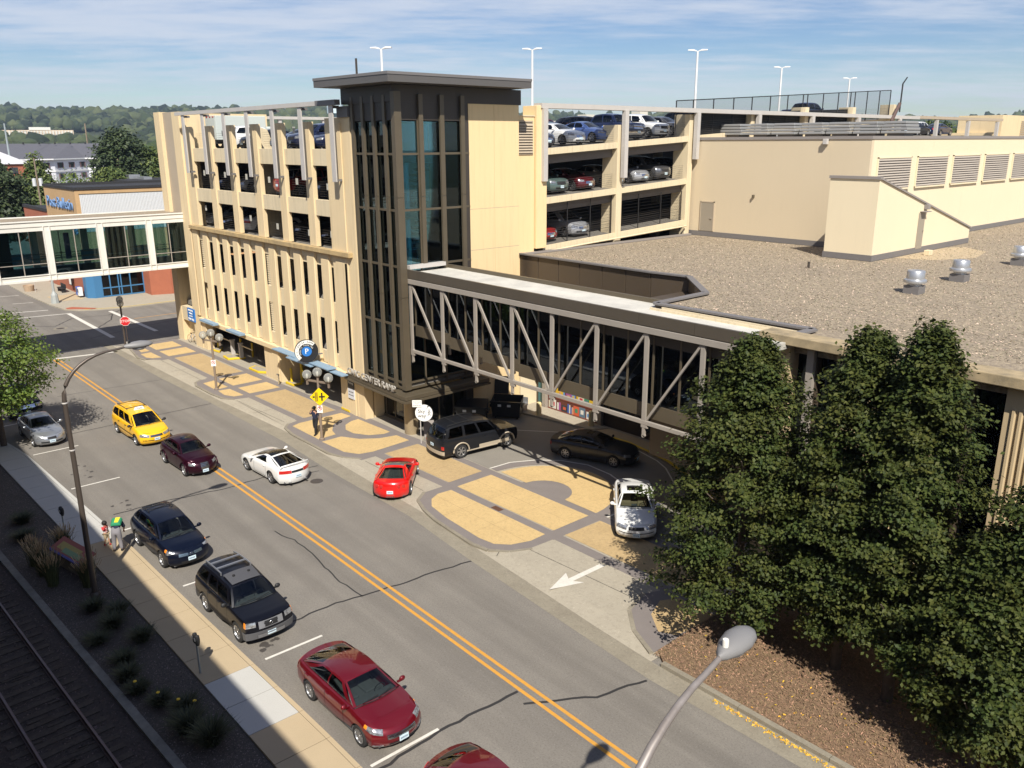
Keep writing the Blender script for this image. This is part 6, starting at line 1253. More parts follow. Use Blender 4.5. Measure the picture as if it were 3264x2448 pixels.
# ------------------------------------------------------------------ hills
def hz(az):  return float(np.interp(az, [90, 105, 112, 135, 150, 160, 172, 185], [52, 54, 54, 70, 84, 84, 80, 70]))
def th(x, y):
    r = math.hypot(x, y); az = math.degrees(math.atan2(y, x)); t = max(0, min(1, (r-480)/1650)); n = 7*math.sin(x*.006+1)*math.cos(y*.005)+4*math.sin(x*.013+y*.011)
    return -.3+hz(az)*t**1.75*(1.15-.15*t)+n*t
q = MB(); na, nr_ = 60, 26
q.grid(lambda u, v: (lambda a, r: (r*math.cos(a), r*math.sin(a), th(r*math.cos(a), r*math.sin(a))-(0 if v < 1 else 0)))(R(92+115*u), 330+2100*v), na, nr_)
q.grid(lambda u, v: (lambda a, r: (r*math.cos(a), r*math.sin(a), th(2430*math.cos(a), 2430*math.sin(a))*(1-v)-.3))(R(92+115*u), 2430+300*v), na, 3)
hl_ = q.build('hills', mat('hill_ground', (.035, .045, .016), .95, var=.7, vs_=.02, col2=(.02, .03, .012)), kind='structure', smooth=60)
M_FOREST = mat('forest', (.050, .066, .027), .95, isl=.7, bump=1, bs=.5, var=.6, vs_=.25, col2=(.02, .035, .010))
def ico():
    bm = bmesh.new(); bmesh.ops.create_icosphere(bm, subdivisions=2, radius=1); bm.verts.ensure_lookup_table()
    V = np.array([v.co for v in bm.verts]); F = np.array([[v.index for v in f.verts] for f in bm.faces]); bm.free(); return V, F
IV, IF = ico()
def crowns(name, pts, m_, label, cat='trees'):
    n = len(pts); pts = np.array(pts); V = np.repeat(IV[None], n, 0)
    V = V*(1+rng.normal(0, .16, (n, len(IV), 1))); V = V*pts[:, None, 3:6]+pts[:, None, 0:3]
    F = IF[None]+(np.arange(n)*len(IV))[:, None, None]; F = F.reshape(-1)
    me = bpy.data.meshes.new(name); me.vertices.add(n*len(IV)); me.vertices.foreach_set('co', V.ravel()); me.loops.add(len(F)); me.loops.foreach_set('vertex_index', F); me.polygons.add(len(F)//3); me.polygons.foreach_set('loop_start', np.arange(len(F)//3)*3); me.update(calc_edges=True); me.materials.append(m_)
    return tag(inst(name, me, kind='stuff'), label, cat)
P = []
while len(P) < 17000:
    r = 560+random.random()**.8*1680; az = R(random.choice([random.uniform(139, 172), random.uniform(139, 172), random.uniform(139, 172), random.uniform(104, 139), random.uniform(172, 200)])); x_, y_ = r*math.cos(az), r*math.sin(az)
    if 1000 < r < 1440 and 163.3 < math.degrees(az) < 170: continue
    s_ = min(9, 2.4+random.expovariate(.55))*(1+.3*(r > 1300)); P.append((x_, y_, th(x_, y_)+s_*.8+1.5, s_, s_*random.uniform(.8, 1.2), s_*random.uniform(.7, 1.2)))
crowns('hillside_forest', P, M_FOREST, 'dense mixed green forest covering the far hills', 'forest')
P = []
while len(P) < 700:
    r = random.uniform(345, 600); az = R(random.uniform(104, 172)); x_, y_ = r*math.cos(az), r*math.sin(az)
    s_ = random.uniform(3.5, 6); P.append((x_, y_, random.uniform(6, 11), s_, s_, s_*1.1))
crowns('town_trees', P, mat('forest_near', (.055, .078, .024), .95, isl=.5, bump=1, bs=1.2, var=.6, vs_=.5, col2=(.03, .05, .014)), 'rounded town trees beyond the white apartment block', 'trees')

# haze
def haze():
    m = bpy.data.materials.new('air'); m.use_nodes = True; nt = m.node_tree; nt.nodes.clear(); o = nt.nodes.new('ShaderNodeOutputMaterial'); v = nt.nodes.new('ShaderNodeVolumePrincipled')
    v.inputs['Color'].default_value = (.60, .76, 1.0, 1); v.inputs['Density'].default_value = HAZE_D; v.inputs['Anisotropy'].default_value = .3; nt.links.new(v.outputs[0], o.inputs['Volume'])
    tag(MB().box(-3100, 1600, -1600, 3100, -2.2, 130).build('haze', m, kind='stuff'), 'thin pale blue summer haze in front of the far hills', 'haze')
HAZE_D = .00013
# ------------------------------------------------------------------ trees
def leaf_mesh(name, C, N_, size, m_, spread, updir=.55, parent=None, cones=None):
    """C: clump centres (n,3) with outward normals O (n,3); many two-triangle leaves round each centre"""
    n = len(C[0])*N_; cen = np.repeat(C[0], N_, 0); out = np.repeat(C[1], N_, 0)
    off = rng.normal(0, 1, (n, 3))*np.array([spread, spread, spread*.55]); off[:, 2] -= .25*np.hypot(off[:, 0], off[:, 1])
    P = cen+off
    nrm = out*.55+np.array([0, 0, updir])+rng.normal(0, .42, (n, 3)); nrm /= np.linalg.norm(nrm, axis=1)[:, None]
    a = np.cross(nrm, rng.normal(0, 1, (n, 3))); a /= np.linalg.norm(a, axis=1)[:, None]; b = np.cross(nrm, a)
    s_ = (size*rng.uniform(.65, 1.3, n))[:, None]
    V = np.stack([P-a*s_*.5, P-b*s_*.36+nrm*s_*.10, P+a*s_*.55, P+b*s_*.36+nrm*s_*.10], 1).reshape(-1, 3)
    me = bpy.data.meshes.new(name); me.vertices.add(n*4); me.vertices.foreach_set('co', V.ravel())
    idx = (np.arange(n)*4)[:, None]+np.array([0, 1, 2, 0, 2, 3]); me.loops.add(n*6); me.loops.foreach_set('vertex_index', idx.ravel()); me.polygons.add(n*2); me.polygons.foreach_set('loop_start', np.arange(n*2)*3); me.update(calc_edges=True)
    me.materials.append(m_); o = inst(name, me, parent); return o
M_LEAF = mat('linden_leaf', (.046, .068, .016), .6, isl=.40, trans=.18, var=.6, vs_=.8, col2=(.075, .070, .016), spec=.2)
M_LEAF2 = mat('ash_leaf', (.13, .20, .035), .5, isl=.35, trans=.35, var=.4, vs_=.6, col2=(.18, .21, .04))
M_LEAF3 = mat('town_leaf', (.085, .125, .030), .6, isl=.4, trans=.2, var=.5, vs_=.4, col2=(.14, .16, .035))
M_LEAF4 = mat('dark_leaf', (.045, .068, .022), .6, isl=.4, trans=.15, var=.5, vs_=.4, col2=(.03, .045, .016))
M_BARK = mat('bark', (.10, .075, .055), .9, var=.6, vs_=8, bump=.8, bs=25)
def tree(name, label, loc, h, zb_, rad, prof, ncl, nl, size, m_, group=None, cat='tree', spread=.30, trunk=.16, seed=1, leaders=0, shell=.55, branchy=False):
    rs = np.random.default_rng(seed); e_ = empty(name, loc, label=label, cat=cat, group=group)
    def R_(t): return rad*float(np.interp(t, [p[0] for p in prof], [p[1] for p in prof]))
    cs, os_ = [], []
    if branchy:                                        # leafy sprays set on individual limbs leave gaps between them
        nb = ncl//8
        for k in range(nb):
            t = ((k+.5)/nb*.97)**.9; a = k*2.39996+rs.normal(0, .35); ln = R_(t)*rs.uniform(.72, 1.22); z0 = zb_+(h-zb_)*t-ln*.18; rise = rs.uniform(.0, .45)+.9*t*t
            for j in range(8):
                f = .38+.62*(j+rs.uniform(0, .8))/8; w = (1-f)*.55*ln
                cs.append((ln*f*math.cos(a)+rs.normal(0, .10+w*.35), ln*f*math.sin(a)+rs.normal(0, .10+w*.35), z0+ln*f*rise-.12*ln*f*f+rs.normal(0, .06))); os_.append((math.cos(a)*.8, math.sin(a)*.8, .1+.8*t))
    else:
        lob = [(rs.uniform(0, 6.28), rs.uniform(.05, .95), rs.uniform(.15, .42)) for _ in range(22)]
        while len(cs) < ncl:
            t = rs.random(); rr_ = R_(t)
            if rs.random() > (rr_/rad)**1.2+.08: continue
            a = rs.uniform(0, 6.283); bump_ = 1+sum(w*math.exp(-((((a-la+3.14) % 6.28)-3.14)**2)/.12-((t-lt)/.06)**2) for la, lt, w in lob)-.22*abs(math.sin(t*15+a*1.5))
            k = (shell+(1-shell)*rs.random()**.6)*bump_; r = rr_*k
            cs.append((r*math.cos(a), r*math.sin(a), zb_+(h-zb_)*t+rs.normal(0, .1))); os_.append((math.cos(a)*.9, math.sin(a)*.9, -.2+1.1*t))
    for k in range(leaders):                          # pointed leaders at the top
        a = rs.uniform(0, 6.28); r0 = rs.uniform(.1, .45)*rad*.5; hh = rs.uniform(.2, 1.0)
        for j in range(7): cs.append((r0*math.cos(a)*(1-.05*j), r0*math.sin(a), h-.9+.2*j*hh+rs.normal(0, .03))); os_.append((math.cos(a)*.5, math.sin(a)*.5, .8))
    leaf_mesh('crown', (np.array(cs), np.array(os_)), nl, size, m_, spread, parent=e_)
    q = MB(); q.tube([(0, 0, -.1), (.02, .01, zb_+.6), (-.03, .05, zb_+(h-zb_)*.45), (0, 0, h*.9)], [trunk*1.15, trunk*.85, trunk*.5, .03], 9); q.build('trunk', M_BARK, e_, smooth=60)
    q = MB()
    for k in range(12):
        a = k*2.4; z0 = zb_*.8+(h-zb_)*.05*k; r = R_(min(.9, (z0-zb_)/(h-zb_)+.18))*.8; q.tube([(0, 0, z0), (r*.5*math.cos(a), r*.5*math.sin(a), z0+r*.35), (r*math.cos(a), r*math.sin(a), z0+r*.85)], [trunk*.32, trunk*.2, .02], 5)
    q.build('branch', M_BARK, e_, smooth=60); return e_
LP = [(0, .35), (.06, .80), (.18, 1.0), (.35, .98), (.55, .78), (.75, .48), (.9, .20), (1, .03)]
GT = 'row of dark green street trees in the mulch bed'
tree('street_tree', 'leftmost dark street tree, overhanging the white sedan', (-14.4, 22.9, .15), 10.6, 1.5, 2.9, LP, 1250, 50, .128, M_LEAF, GT, spread=.19, branchy=True, seed=3, leaders=5)
tree('street_tree', 'tall street tree with a narrow pointed top against the gravel roof', (-11.0, 23.6, .15), 11.3, 1.9, 2.45, LP, 1250, 50, .128, M_LEAF, GT, spread=.19, branchy=True, seed=5, leaders=6)
tree('street_tree', 'tallest street tree with two tops in front of the fluted wall', (-9.1, 23.2, .15), 11.7, 2.2, 2.05, LP, 1150, 50, .128, M_LEAF, GT, spread=.19, branchy=True, seed=8, leaders=8)
tree('street_tree', 'street tree cut off by the right edge of the view', (-5.2, 22.9, .15), 9.3, 1.6, 2.5, LP, 1150, 50, .128, M_LEAF, GT, spread=.19, branchy=True, seed=11, leaders=5)
tree('street_tree', 'lower bushy street tree nearest the kerb at the right', (-6.3, 22.2, .15), 7.0, 1.2, 2.05, LP, 800, 50, .128, M_LEAF, GT, spread=.19, branchy=True, seed=17, leaders=3)
tree('kerbside_tree', 'light green tree at the left edge shading the parked pickup', (-53.6, 7.9, .1), 8.0, 2.4, 3.3, [(0, .4), (.2, .85), (.5, 1), (.8, .75), (1, .15)], 520, 34, .17, M_LEAF2, seed=21, spread=.40, shell=.35)
RPF = [(0, .55), (.25, .95), (.5, 1), (.8, .78), (1, .2)]
tree('town_tree', 'big rounded tree with yellowing top beside the ramp wall', (-181, 55.6, 0), 19.3, 4, 5.4, RPF, 700, 24, .62, M_LEAF4, seed=31, spread=.9, trunk=.4, shell=.5)
tree('town_tree', 'lighter side of the big tree group nearest the ramp wall', (-179, 60.5, 0), 15.8, 4, 4.0, RPF, 420, 24, .6, M_LEAF3, seed=33, spread=.8, trunk=.35)
tree('town_tree', 'bright round tree below the big tree', (-172.7, 50.6, 0), 12.4, 6, 3.2, RPF, 260, 24, .5, M_LEAF3, seed=34, spread=.7, trunk=.3)
tree('town_tree', 'airy pale tree in front of the white apartment block', (-174.4, 44.2, 0), 11.5, 7, 3.0, RPF, 110, 18, .40, M_LEAF2, seed=35, spread=.8, trunk=.3)
tree('town_tree', 'pointed yellow-green tree before the apartment block, left of centre', (-146.5, 32.4, 0), 15.2, 4, 3.3, LP, 420, 24, .45, M_LEAF3, seed=36, spread=.6, trunk=.3)
tree('town_tree', 'wide dark tree at the far left below the brick gable', (-139, 25.2, 0), 14.2, 4, 3.9, RPF, 520, 24, .5, M_LEAF4, seed=37, spread=.7, trunk=.3)
tree('town_tree', 'dark tree with soft outline at the left edge', (-141, 21.5, 0), 13.2, 4, 3.4, RPF, 320, 24, .5, M_LEAF4, seed=38, spread=.7, trunk=.3)
tree('town_tree', 'small dark tree tucked behind the ramp west wall', (-176.5, 64.5, 0), 14.6, 4, 3.6, RPF, 260, 24, .55, M_LEAF4, seed=39, spread=.8, trunk=.3)
tree('town_tree', 'round green tree seen through the far rail openings', (-98, 232, 0), 21.2, 8, 6.5, RPF, 420, 24, .8, M_LEAF3, seed=41, spread=1.1, trunk=.4)
tree('town_tree', 'second green tree seen through the far rail openings, right', (-85, 236, 0), 20.4, 8, 6.0, RPF, 420, 24, .8, M_LEAF3, seed=42, spread=1.1, trunk=.4)

# ornamental grasses and low plants in the bed
def blades(name, label, loc, n, h, spread, cols, cat='plant', group=None, plume=True):
    if not plume: spread *= 1.25; h *= .9; n = int(n*1.8)
    rs = np.random.default_rng(int(abs(loc[0]*100))); e_ = empty(name, (loc[0], loc[1], .05), label=label, cat=cat, group=group)
    q = MB(); q2 = MB()
    for k in range(n):
        a = rs.uniform(0, 6.28); l = rs.uniform(.25, 1)*spread; b = Vector((rs.normal(0, .08), rs.normal(0, .08), 0)); hh = h*rs.uniform(.6, 1.05); t = b+Vector((l*math.cos(a), l*math.sin(a), hh)); m_ = b.lerp(t, .55)+Vector((0, 0, hh*.15)); w = Vector((-math.sin(a), math.cos(a), 0))*.012
        q.add([b-w, b+w, m_+w, m_-w, t], [(0, 1, 2, 3), (3, 2, 4)])
        if plume and k % 3 == 0: u = (t-m_).normalized(); q2.add([t-w*1.2, t+w*1.2, t+u*.25+w, t+u*.25-w], [(0, 1, 2, 3)])
    q.build('blades', cols[0], e_, fix=False)
    if plume: q2.build('plumes', cols[1], e_, fix=False)
    return e_
MG = mat('grass_blade', (.09, .10, .035), .7, isl=.3); MP = mat('grass_plume', (.42, .30, .16), .8, isl=.2); MGD = mat('plant_dark', (.055, .062, .025), .7, isl=.6)
GG = 'feathery ornamental grasses beside the info panel'
for x_, y_, h, lb in ((-36.6, 5.75, 1.05, 'straw-topped grass clump farthest left by the bed'), (-35.5, 5.8, 1.15, 'straw-topped grass clump, second from the left'), (-34.3, 5.85, 1.2, 'straw-topped grass clump left of the info panel foot'), (-33.3, 6.9, 1.1, 'straw-topped grass clump between panel and lamp post'), (-37.2, 7.0, .9, 'low grass clump above the info panel')): blades('ornamental_grass', lb, (x_, y_), 340, h, .42, (MG, MP), group=GG)
GL = 'low dark perennials in the gravel bed'
for i, (x_, y_, h, s_) in enumerate(((-31.3, 6.5, .45, .5), (-30.4, 7.1, .45, .5), (-29.6, 6.7, .5, .6), (-28.0, 7.2, .5, .55), (-27.1, 6.3, .4, .5), (-26.1, 6.1, .45, .5), (-25.1, 6.1, .4, .42), (-24.05, 6.45, .4, .42), (-23.2, 6.9, .5, .5), (-22.2, 6.6, .7, .65), (-21.2, 6.9, .8, .7), (-28.9, 6.0, .35, .5), (-39.5, 5.9, .5, .6), (-41.5, 6.3, .5, .6))):
    blades('perennial_plant', ['small dark plant nearest the lamp post foot', 'dark leafy plant beside the sidewalk edge below the lamp post', 'dark leafy plant in the middle of the bed', 'dense dark plant close to the sidewalk', 'small dark plant near the stone edging', 'dark tuft below the dense plant', 'dark tuft with one yellow flower', 'dark tuft with a yellow flower near the parking meter', 'leafy tuft with two yellow flowers', 'bushy tall plant at the lower bed', 'tallest bushy plant beside the pale sidewalk slab', 'thin brown plant by the edging', 'dark plant at the left edge of the bed', 'dark plant far up the bed'][i], (x_, y_), 260, h, s_, (MGD, MP), group=GL, plume=False)
for x_, y_ in ((-25.1, 6.05), (-24.05, 6.4), (-23.3, 6.75), (-22.9, 7.1)):
    o = MB().lathe([(.001, .03), (.05, .02), (.06, 0)], n=8).build('yellow_flower', mat('flower', (.75, .48, .02), .6)); o.location = (x_, y_, .48); tag(o, {-25.1: 'single yellow flower, farthest up the bed', -24.05: 'yellow flower left of the tall bushy plant', -23.3: 'left yellow flower on the leafy tuft', -22.9: 'right yellow flower on the leafy tuft'}[x_], 'flower', 'yellow flowers in the bed')

# ------------------------------------------------------------------ street furniture
M_POLE = mat('pole_bronze', (.10, .08, .065), .45, .4); M_HEAD = mat('lamp_head_grey', (.20, .195, .19), .5)
def cobra(loc, m_, hm, label, H_=9.4, reach=2.35, rz=R(90), r=.11, cell=M_LG):
    e_ = empty('street_lamp', loc, rz, label=label, cat='street lamp', group='tall curved-arm street lamps')
    MB().tube([(0, 0, 0), (0, 0, H_-1.5)], [r, r*.72], 14).build('pole', m_, e_, smooth=60); MB().lathe([(r*1.8, 0), (r*1.8, .12), (r*1.2, .2)], n=14).build('base', m_, e_, smooth=40)
    P = [(0, 0, H_-1.5)]+[((reach-.3)*(1-math.cos(R(a)))*.92, 0, H_-1.5+1.55*math.sin(R(a))) for a in range(10, 91, 10)]; P.append((reach, 0, H_+.1))
    MB().tube(P, [r*.72]+[r*.72-(r*.35)*k/10 for k in range(1, len(P))], 14).build('arm', m_, e_, smooth=60)
    for z_ in (H_-3.4, H_-1.6): MB().lathe([(r*.85, -.03), (r*.95, 0), (r*.85, .03)], (0, 0, z_), 14).build('collar', M_LG, e_)
    x0, L_h, W_h = reach-.1, 1.05, .24
    prof = [(0, .10, .06), (.12, .45, .11), (.35, .85, .15), (.6, 1.0, .16), (.82, .85, .12), (.95, .5, .07), (1, .05, .01)]
    V = []; n = 16
    for t, w, hh in prof:
        for k in range(n):
            a = 2*math.pi*k/n; s_ = math.sin(a); V.append((x0+L_h*t, W_h*w*math.cos(a), H_+.10+(hh if s_ > 0 else hh*.75)*s_))
    F = [(i*n+k, i*n+(k+1) % n, (i+1)*n+(k+1) % n, (i+1)*n+k) for i in range(len(prof)-1) for k in range(n)]+[tuple(range(n)), tuple(range((len(prof)-1)*n, len(prof)*n))]
    MB().add(V, F).build('lamp_head', hm, e_, smooth=50); MB().lathe([(.05, .0), (.05, .12), (.045, .14), (.001, .14)], (x0+.2, 0, H_+.19), 10).build('light_sensor', cell, e_, smooth=40)
    MB().sphere((x0+.55, 0, H_+.02), .17, 12, 6, (1.6, 1, .7)).build('lens', mat('lens_clear', (.5, .5, .48), .2), e_, smooth=60); return e_
cobra((-32.31, 6.86, .05), M_POLE, M_HEAD, 'dark curved street lamp rising beside the two people', cell=M_DARK)
cobra((-5.75, 6.75, .05), mat('pole_weathered', (.30, .27, .25), .5, .3, var=.6, vs_=2.5, col2=(.14, .11, .09)), M_HEAD, 'weathered grey curved street lamp at the bottom of the view', H_=9.30, reach=2.75, rz=R(98), r=.12, cell=M_SKW)
M_GLOBE = glass('globe_glass', (.86, .86, .83), ior=1.3); _n = M_GLOBE.node_tree; _d = _n.nodes.new('ShaderNodeBsdfDiffuse'); _d.inputs[0].default_value = (.6, .6, .56, 1); _x = _n.nodes.new('ShaderNodeMixShader'); _x.inputs[0].default_value = .28; _o = [k for k in _n.nodes if k.type == 'OUTPUT_MATERIAL'][0]; _n.links.new(_o.inputs[0].links[0].from_socket, _x.inputs[1]); _n.links.new(_d.outputs[0], _x.inputs[2]); _n.links.new(_x.outputs[0], _o.inputs[0]); M_LPP = mat('lamp_post_taupe', (.26, .20, .15), .5, .2)
def triple(x_, y_, label, rz=R(20), m_=M_LPP, z=.1, h=3.75):
    x_, y_ = lift((x_, y_), z); e_ = empty('triple_globe_lamp', (x_, y_, z), rz, label=label, cat='street lamp', group='three-globe street lamps')
    MB().tube([(0, 0, 0), (0, 0, h)], [.085, .07], 10).build('post', m_, e_, smooth=60); MB().lathe([(.16, 0), (.16, .08), (.1, .12)], n=12).build('foot', m_, e_)
    MB().box(-.85, .85, -.045, .045, h-.28, h-.18).build('crossbar', m_, e_)
    for k, (dx_, dz) in enumerate(((-.8, -.06), (0, .18), (.8, -.06))):
        MB().box(dx_-.05, dx_+.05, -.05, .05, h-.5 if dx_ else h-.05, h-.14 if dx_ else h+.05).build('stem', m_, e_)
        g = MB().sphere((dx_, 0, h+dz+.16), .27, 20, 12).build('globe', M_GLOBE, e_, smooth=80); MB().lathe([(.06, -.18), (.07, .02), (.03, .1), (.001, .12)], (dx_, 0, h+dz+.1), 10).build('bulb', M_SKW, g, smooth=50); MB().lathe([(.12, 0), (.14, .04), (.1, .06)], (dx_, 0, h+dz-.12), 12).build('collar', m_, e_)
    return e_
triple(-56.9, 21.85, 'three-globe lamp on the left paved island with a small parking sign'); triple(-42.5, 22.25, 'three-globe lamp carrying the yellow crossing sign'); triple(-75.1, 21.35, 'distant three-globe lamp just behind the stop sign', rz=R(-15), m_=M_POLE)
def sign_board(name, loc, rz, label, group=None): return empty(name, loc, rz, label=label, cat='sign', group=group)
def nopark(x_, y_, z_, rz, label):
    e_ = sign_board('no_parking_sign', (x_, y_, z_), rz, label, 'small no parking signs on the lamp posts'); MB().box(-.16, .16, -.012, .012, -.22, .22).build('plate', M_SW_, e_)
    q = MB(); n = 24
    for r0, r1 in ((.10, .13),): q.add([(r*math.cos(2*math.pi*k/n), -.018, .05+r*math.sin(2*math.pi*k/n)) for r in (r0, r1) for k in range(n)], [(k, (k+1) % n, n+(k+1) % n, n+k) for k in range(n)])
    q.bar((-.08, -.018, .13), (.08, -.018, -.03), .03, .004, (0, 1, 0)); q.build('red_ring', mat('sign_red', (.55, .02, .02), .5), e_); lettering('P', .17, M_BK, e_, (0, -.016, .05), (R(90), 0, 0), .002); return e_
lx, ly = lift((-56.9, 21.85), .1); nopark(lx+.09, ly-.06, 2.05, R(60), 'small no parking sign halfway up the left three-globe lamp')
lx, ly = lift((-42.5, 22.25), .1); nopark(lx+.10, ly-.05, 2.0, R(50), 'small no parking sign under the yellow diamond sign')
e_ = sign_board('diamond_warning_sign', (lx+.12, ly-.04, 2.75), R(55), 'yellow diamond warning sign showing a crossroads beside a railway'); s_ = .54
M_SY = mat('sign_yellow', (.80, .56, .0), .45)
MB().add([(0, y, s_) if False else p for y in (-.015, .015) for p in ((0, y, s_+.0), (s_, y, 0), (0, y, -s_), (-s_, y, 0))], [(0, 1, 2, 3), (7, 6, 5, 4), (0, 4, 5, 1), (1, 5, 6, 2), (2, 6, 7, 3), (3, 7, 4, 0)]).build('plate', M_SY, e_, bevel=.005)
q = MB(); q.box(.10, .19, -.022, -.016, -.24, .24).box(-.02, .32, -.0225, -.0165, -.045, .045); q.box(-.22, -.2, -.022, -.016, -.27, .27).box(-.13, -.11, -.022, -.016, -.27, .27)
for k in range(8): q.box(-.25, -.08, -.0215, -.0155, -.26+k*.07, -.235+k*.07)
q.box(-.38, -.26, -.022, -.016, -.045, .045); q.build('symbol', M_BK, e_)
MB().box(-.03, .03, -.03, -.016, -.7, -.5).build('bracket', M_LPP, e_)
st = sign_board('stop_sign', (-74.0, 21.25, .1), R(72), 'red octagonal STOP sign on a post at the crossing'); MB().tube([(0, 0, 0), (0, 0, 2.6)], .03, 8).build('post', mat('post_dark', (.08, .055, .04), .6), st)
def octo(r, y0, y1): P = [(r*math.cos(R(22.5+45*k)), r*math.sin(R(22.5+45*k))) for k in range(8)]; return MB().add([(x, y0, 2.3+z) for x, z in P]+[(x, y1, 2.3+z) for x, z in P], [tuple(range(8)), tuple(range(15, 7, -1))]+[(k, (k+1) % 8, 8+(k+1) % 8, 8+k) for k in range(8)])
octo(.42, -.045, -.035).build('white_border', M_SW_, st); octo(.395, -.052, -.046).build('plate', mat('stop_red', (.52, .015, .02), .45), st); lettering('STOP', .30, M_SW_, st, (0, -.056, 2.3), (R(90), 0, 0), .003)
MB().lathe([(.12, 0), (.12, .5), (.04, .55)], n=10).build('base', M_LG, st)
sy = sign_board('skyway_sign', (-37.75, 26.15, .1), R(48), 'round white Sky way sign with walking figure and arrow'); MB().tube([(-.1, 0, 0), (-.1, 0, 2.6)], .03, 8).build('post', M_LG, sy)
DY = disc(.50, -.05, -.02); o = DY.build('disc', M_SW_, sy); o.location = (.12, 0, 1.85)
lettering('Sky', .30, M_BK, sy, (-.02, -.056, 1.95), (R(90), 0, 0), .003); lettering('way', .30, M_BK, sy, (.0, -.056, 1.68), (R(90), 0, 0), .003)
q = MB(); q.bar((.28, -.056, 2.08), (.36, -.056, 2.26), .025, .004, (0, 1, 0)).add([(.30, -.056, 2.22), (.42, -.056, 2.22), (.385, -.056, 2.32)], [(0, 1, 2)]); q.lathe([(.001, 0), (.035, 0), (.035, .004)], (.42, -.058, 2.03), 10, 'y')
for a, b in (((.42, 1.98), (.41, 1.84)), ((.41, 1.84), (.34, 1.68)), ((.41, 1.84), (.49, 1.70)), ((.42, 1.95), (.34, 1.86)), ((.42, 1.95), (.50, 1.88))): q.bar((a[0], -.056, a[1]), (b[0], -.056, b[1]), .028, .004, (0, 1, 0))
q.build('walking_figure', M_BK, sy)
MB().box(-.52, .02, -.09, -.06, 2.22, 2.62).build('small_plate', M_SW_, sy)
for k, t_ in enumerate(('THIS DOOR', 'NOT', 'ENTRANCE')): lettering(t_, .09, M_BK, sy, (-.25, -.094, 2.52-k*.11), (R(90), 0, 0), .002)
lx, ly = lift((-38.9, 27.6), .1); bs = sign_board('door_sandwich_board', (-38.6, 27.2, .1), R(60), 'grey A-frame board beside the lobby glass'); MB().add([(-.3, -.25, 0), (.3, -.25, 0), (.3, 0, .95), (-.3, 0, .95), (-.3, .25, 0), (.3, .25, 0)], [(0, 1, 2, 3), (3, 2, 5, 4)]).build('board', M_COP, bs)
# dumpsters and bins
M_DUMP = mat('dumpster_black', (.014, .014, .015), .45, var=.3, vs_=3, col2=(.03, .03, .03))
def dumpster(loc, rz, label, open_):
    e_ = empty('dumpster', loc, rz, label=label, cat='dumpster', group='black dumpsters beside the tower wall')
    MB().add([(-.85, -.45, .15), (.85, -.45, .15), (.85, .45, .15), (-.85, .45, .15), (-.95, -.6, 1.15), (.95, -.6, 1.15), (.95, .55, 1.35), (-.95, .55, 1.35)], [(0, 3, 2, 1), (0, 1, 5, 4), (1, 2, 6, 5), (2, 3, 7, 6), (3, 0, 4, 7)]+([] if open_ else [(4, 5, 6, 7)])).build('body', M_DUMP, e_)
    MB().box(-1.0, 1.0, -.66, -.56, 1.1, 1.2).build('rim', M_DUMP, e_)
    for s_ in (-1, 1): MB().box(s_*1.0-.05, s_*1.0+.05, -.35, .35, .75, .9).build('side_pocket', M_DUMP, e_); MB().lathe([(.10, -.04), (.10, .04)], (s_*.7, -.35, .1), 12, 'x').build('caster', M_TYRE, e_)
    for s_ in (-1, 1):
        q = MB(); a = s_*.02; b = s_*.95
        if open_ and s_ < 0: q.add([(min(a, b), .56, 1.36), (max(a, b), .56, 1.36), (max(a, b), .80, 2.45), (min(a, b), .80, 2.45)], [(0, 1, 2, 3)]); q.add([(min(a, b), .60, 1.36), (max(a, b), .60, 1.36), (max(a, b), .84, 2.45), (min(a, b), .84, 2.45)], [(0, 1, 2, 3)])
        elif open_: continue
        else: q.add([(min(a, b), -.66, 1.22), (max(a, b), -.66, 1.22), (max(a, b), .56, 1.42), (min(a, b), .56, 1.42)], [(0, 1, 2, 3)])
        q.build('lid', M_DUMP, e_)
    for x_ in (-.5, .1): MB().box(x_, x_+.22, -.585, -.57, .85, 1.0).build('sticker', M_SW_, e_)
    return e_
dumpster((-38.75, 30.6, .1), R(42), 'closed black dumpster beside the lobby glass', False); dumpster((-38.1, 32.9, .1), R(38), 'black dumpster with one lid thrown open', True)
e_ = empty('grey_bin', (-38.3, 34.2, .22), R(20), label='pale grey plastic tote bin with hinged lid by the door', cat='bin'); MB().box(-.35, .35, -.28, .28, 0, .42).build('box', M_COP, e_, bevel=.03); MB().box(-.38, .38, .28, .32, .3, .85).build('lid', M_GALV, e_); MB().box(-.38, .38, -.3, .3, .42, .48).build('rim', M_GALV, e_)
# parking meters, info panel
for x_, y_, lb in ((-24.7, 7.95, 'twin-head parking meter beside the lower sidewalk'), (-38.4, 7.35, 'twin-head parking meter near the left lamp post')):
    e_ = empty('parking_meter', (x_, y_, .1), label=lb, cat='parking meter', group='twin-head parking meters'); MB().tube([(0, 0, 0), (0, 0, 1.15)], .035, 8).build('post', M_STL, e_)
    for s_ in (-.1, .1): MB().lathe([(.05, 0), (.075, .08), (.085, .22), (.07, .34), (.001, .38)], (s_, 0, 1.1), 12).build('meter_head', M_DARK, e_, smooth=50); MB().box(s_-.04, s_+.04, -.09, -.08, 1.28, 1.38).build('display', M_GALV, e_)
ip_ = empty('info_panel', (-35.1, 6.85, .05), R(12), label='colourful tilted map panel on a stone plinth in the planting bed', cat='information panel'); MB().box(-1.35, 1.35, -.18, .22, 0, .65).build('plinth', mat('stone_plinth', (.24, .21, .16), .9, var=.4, vs_=4), ip_)
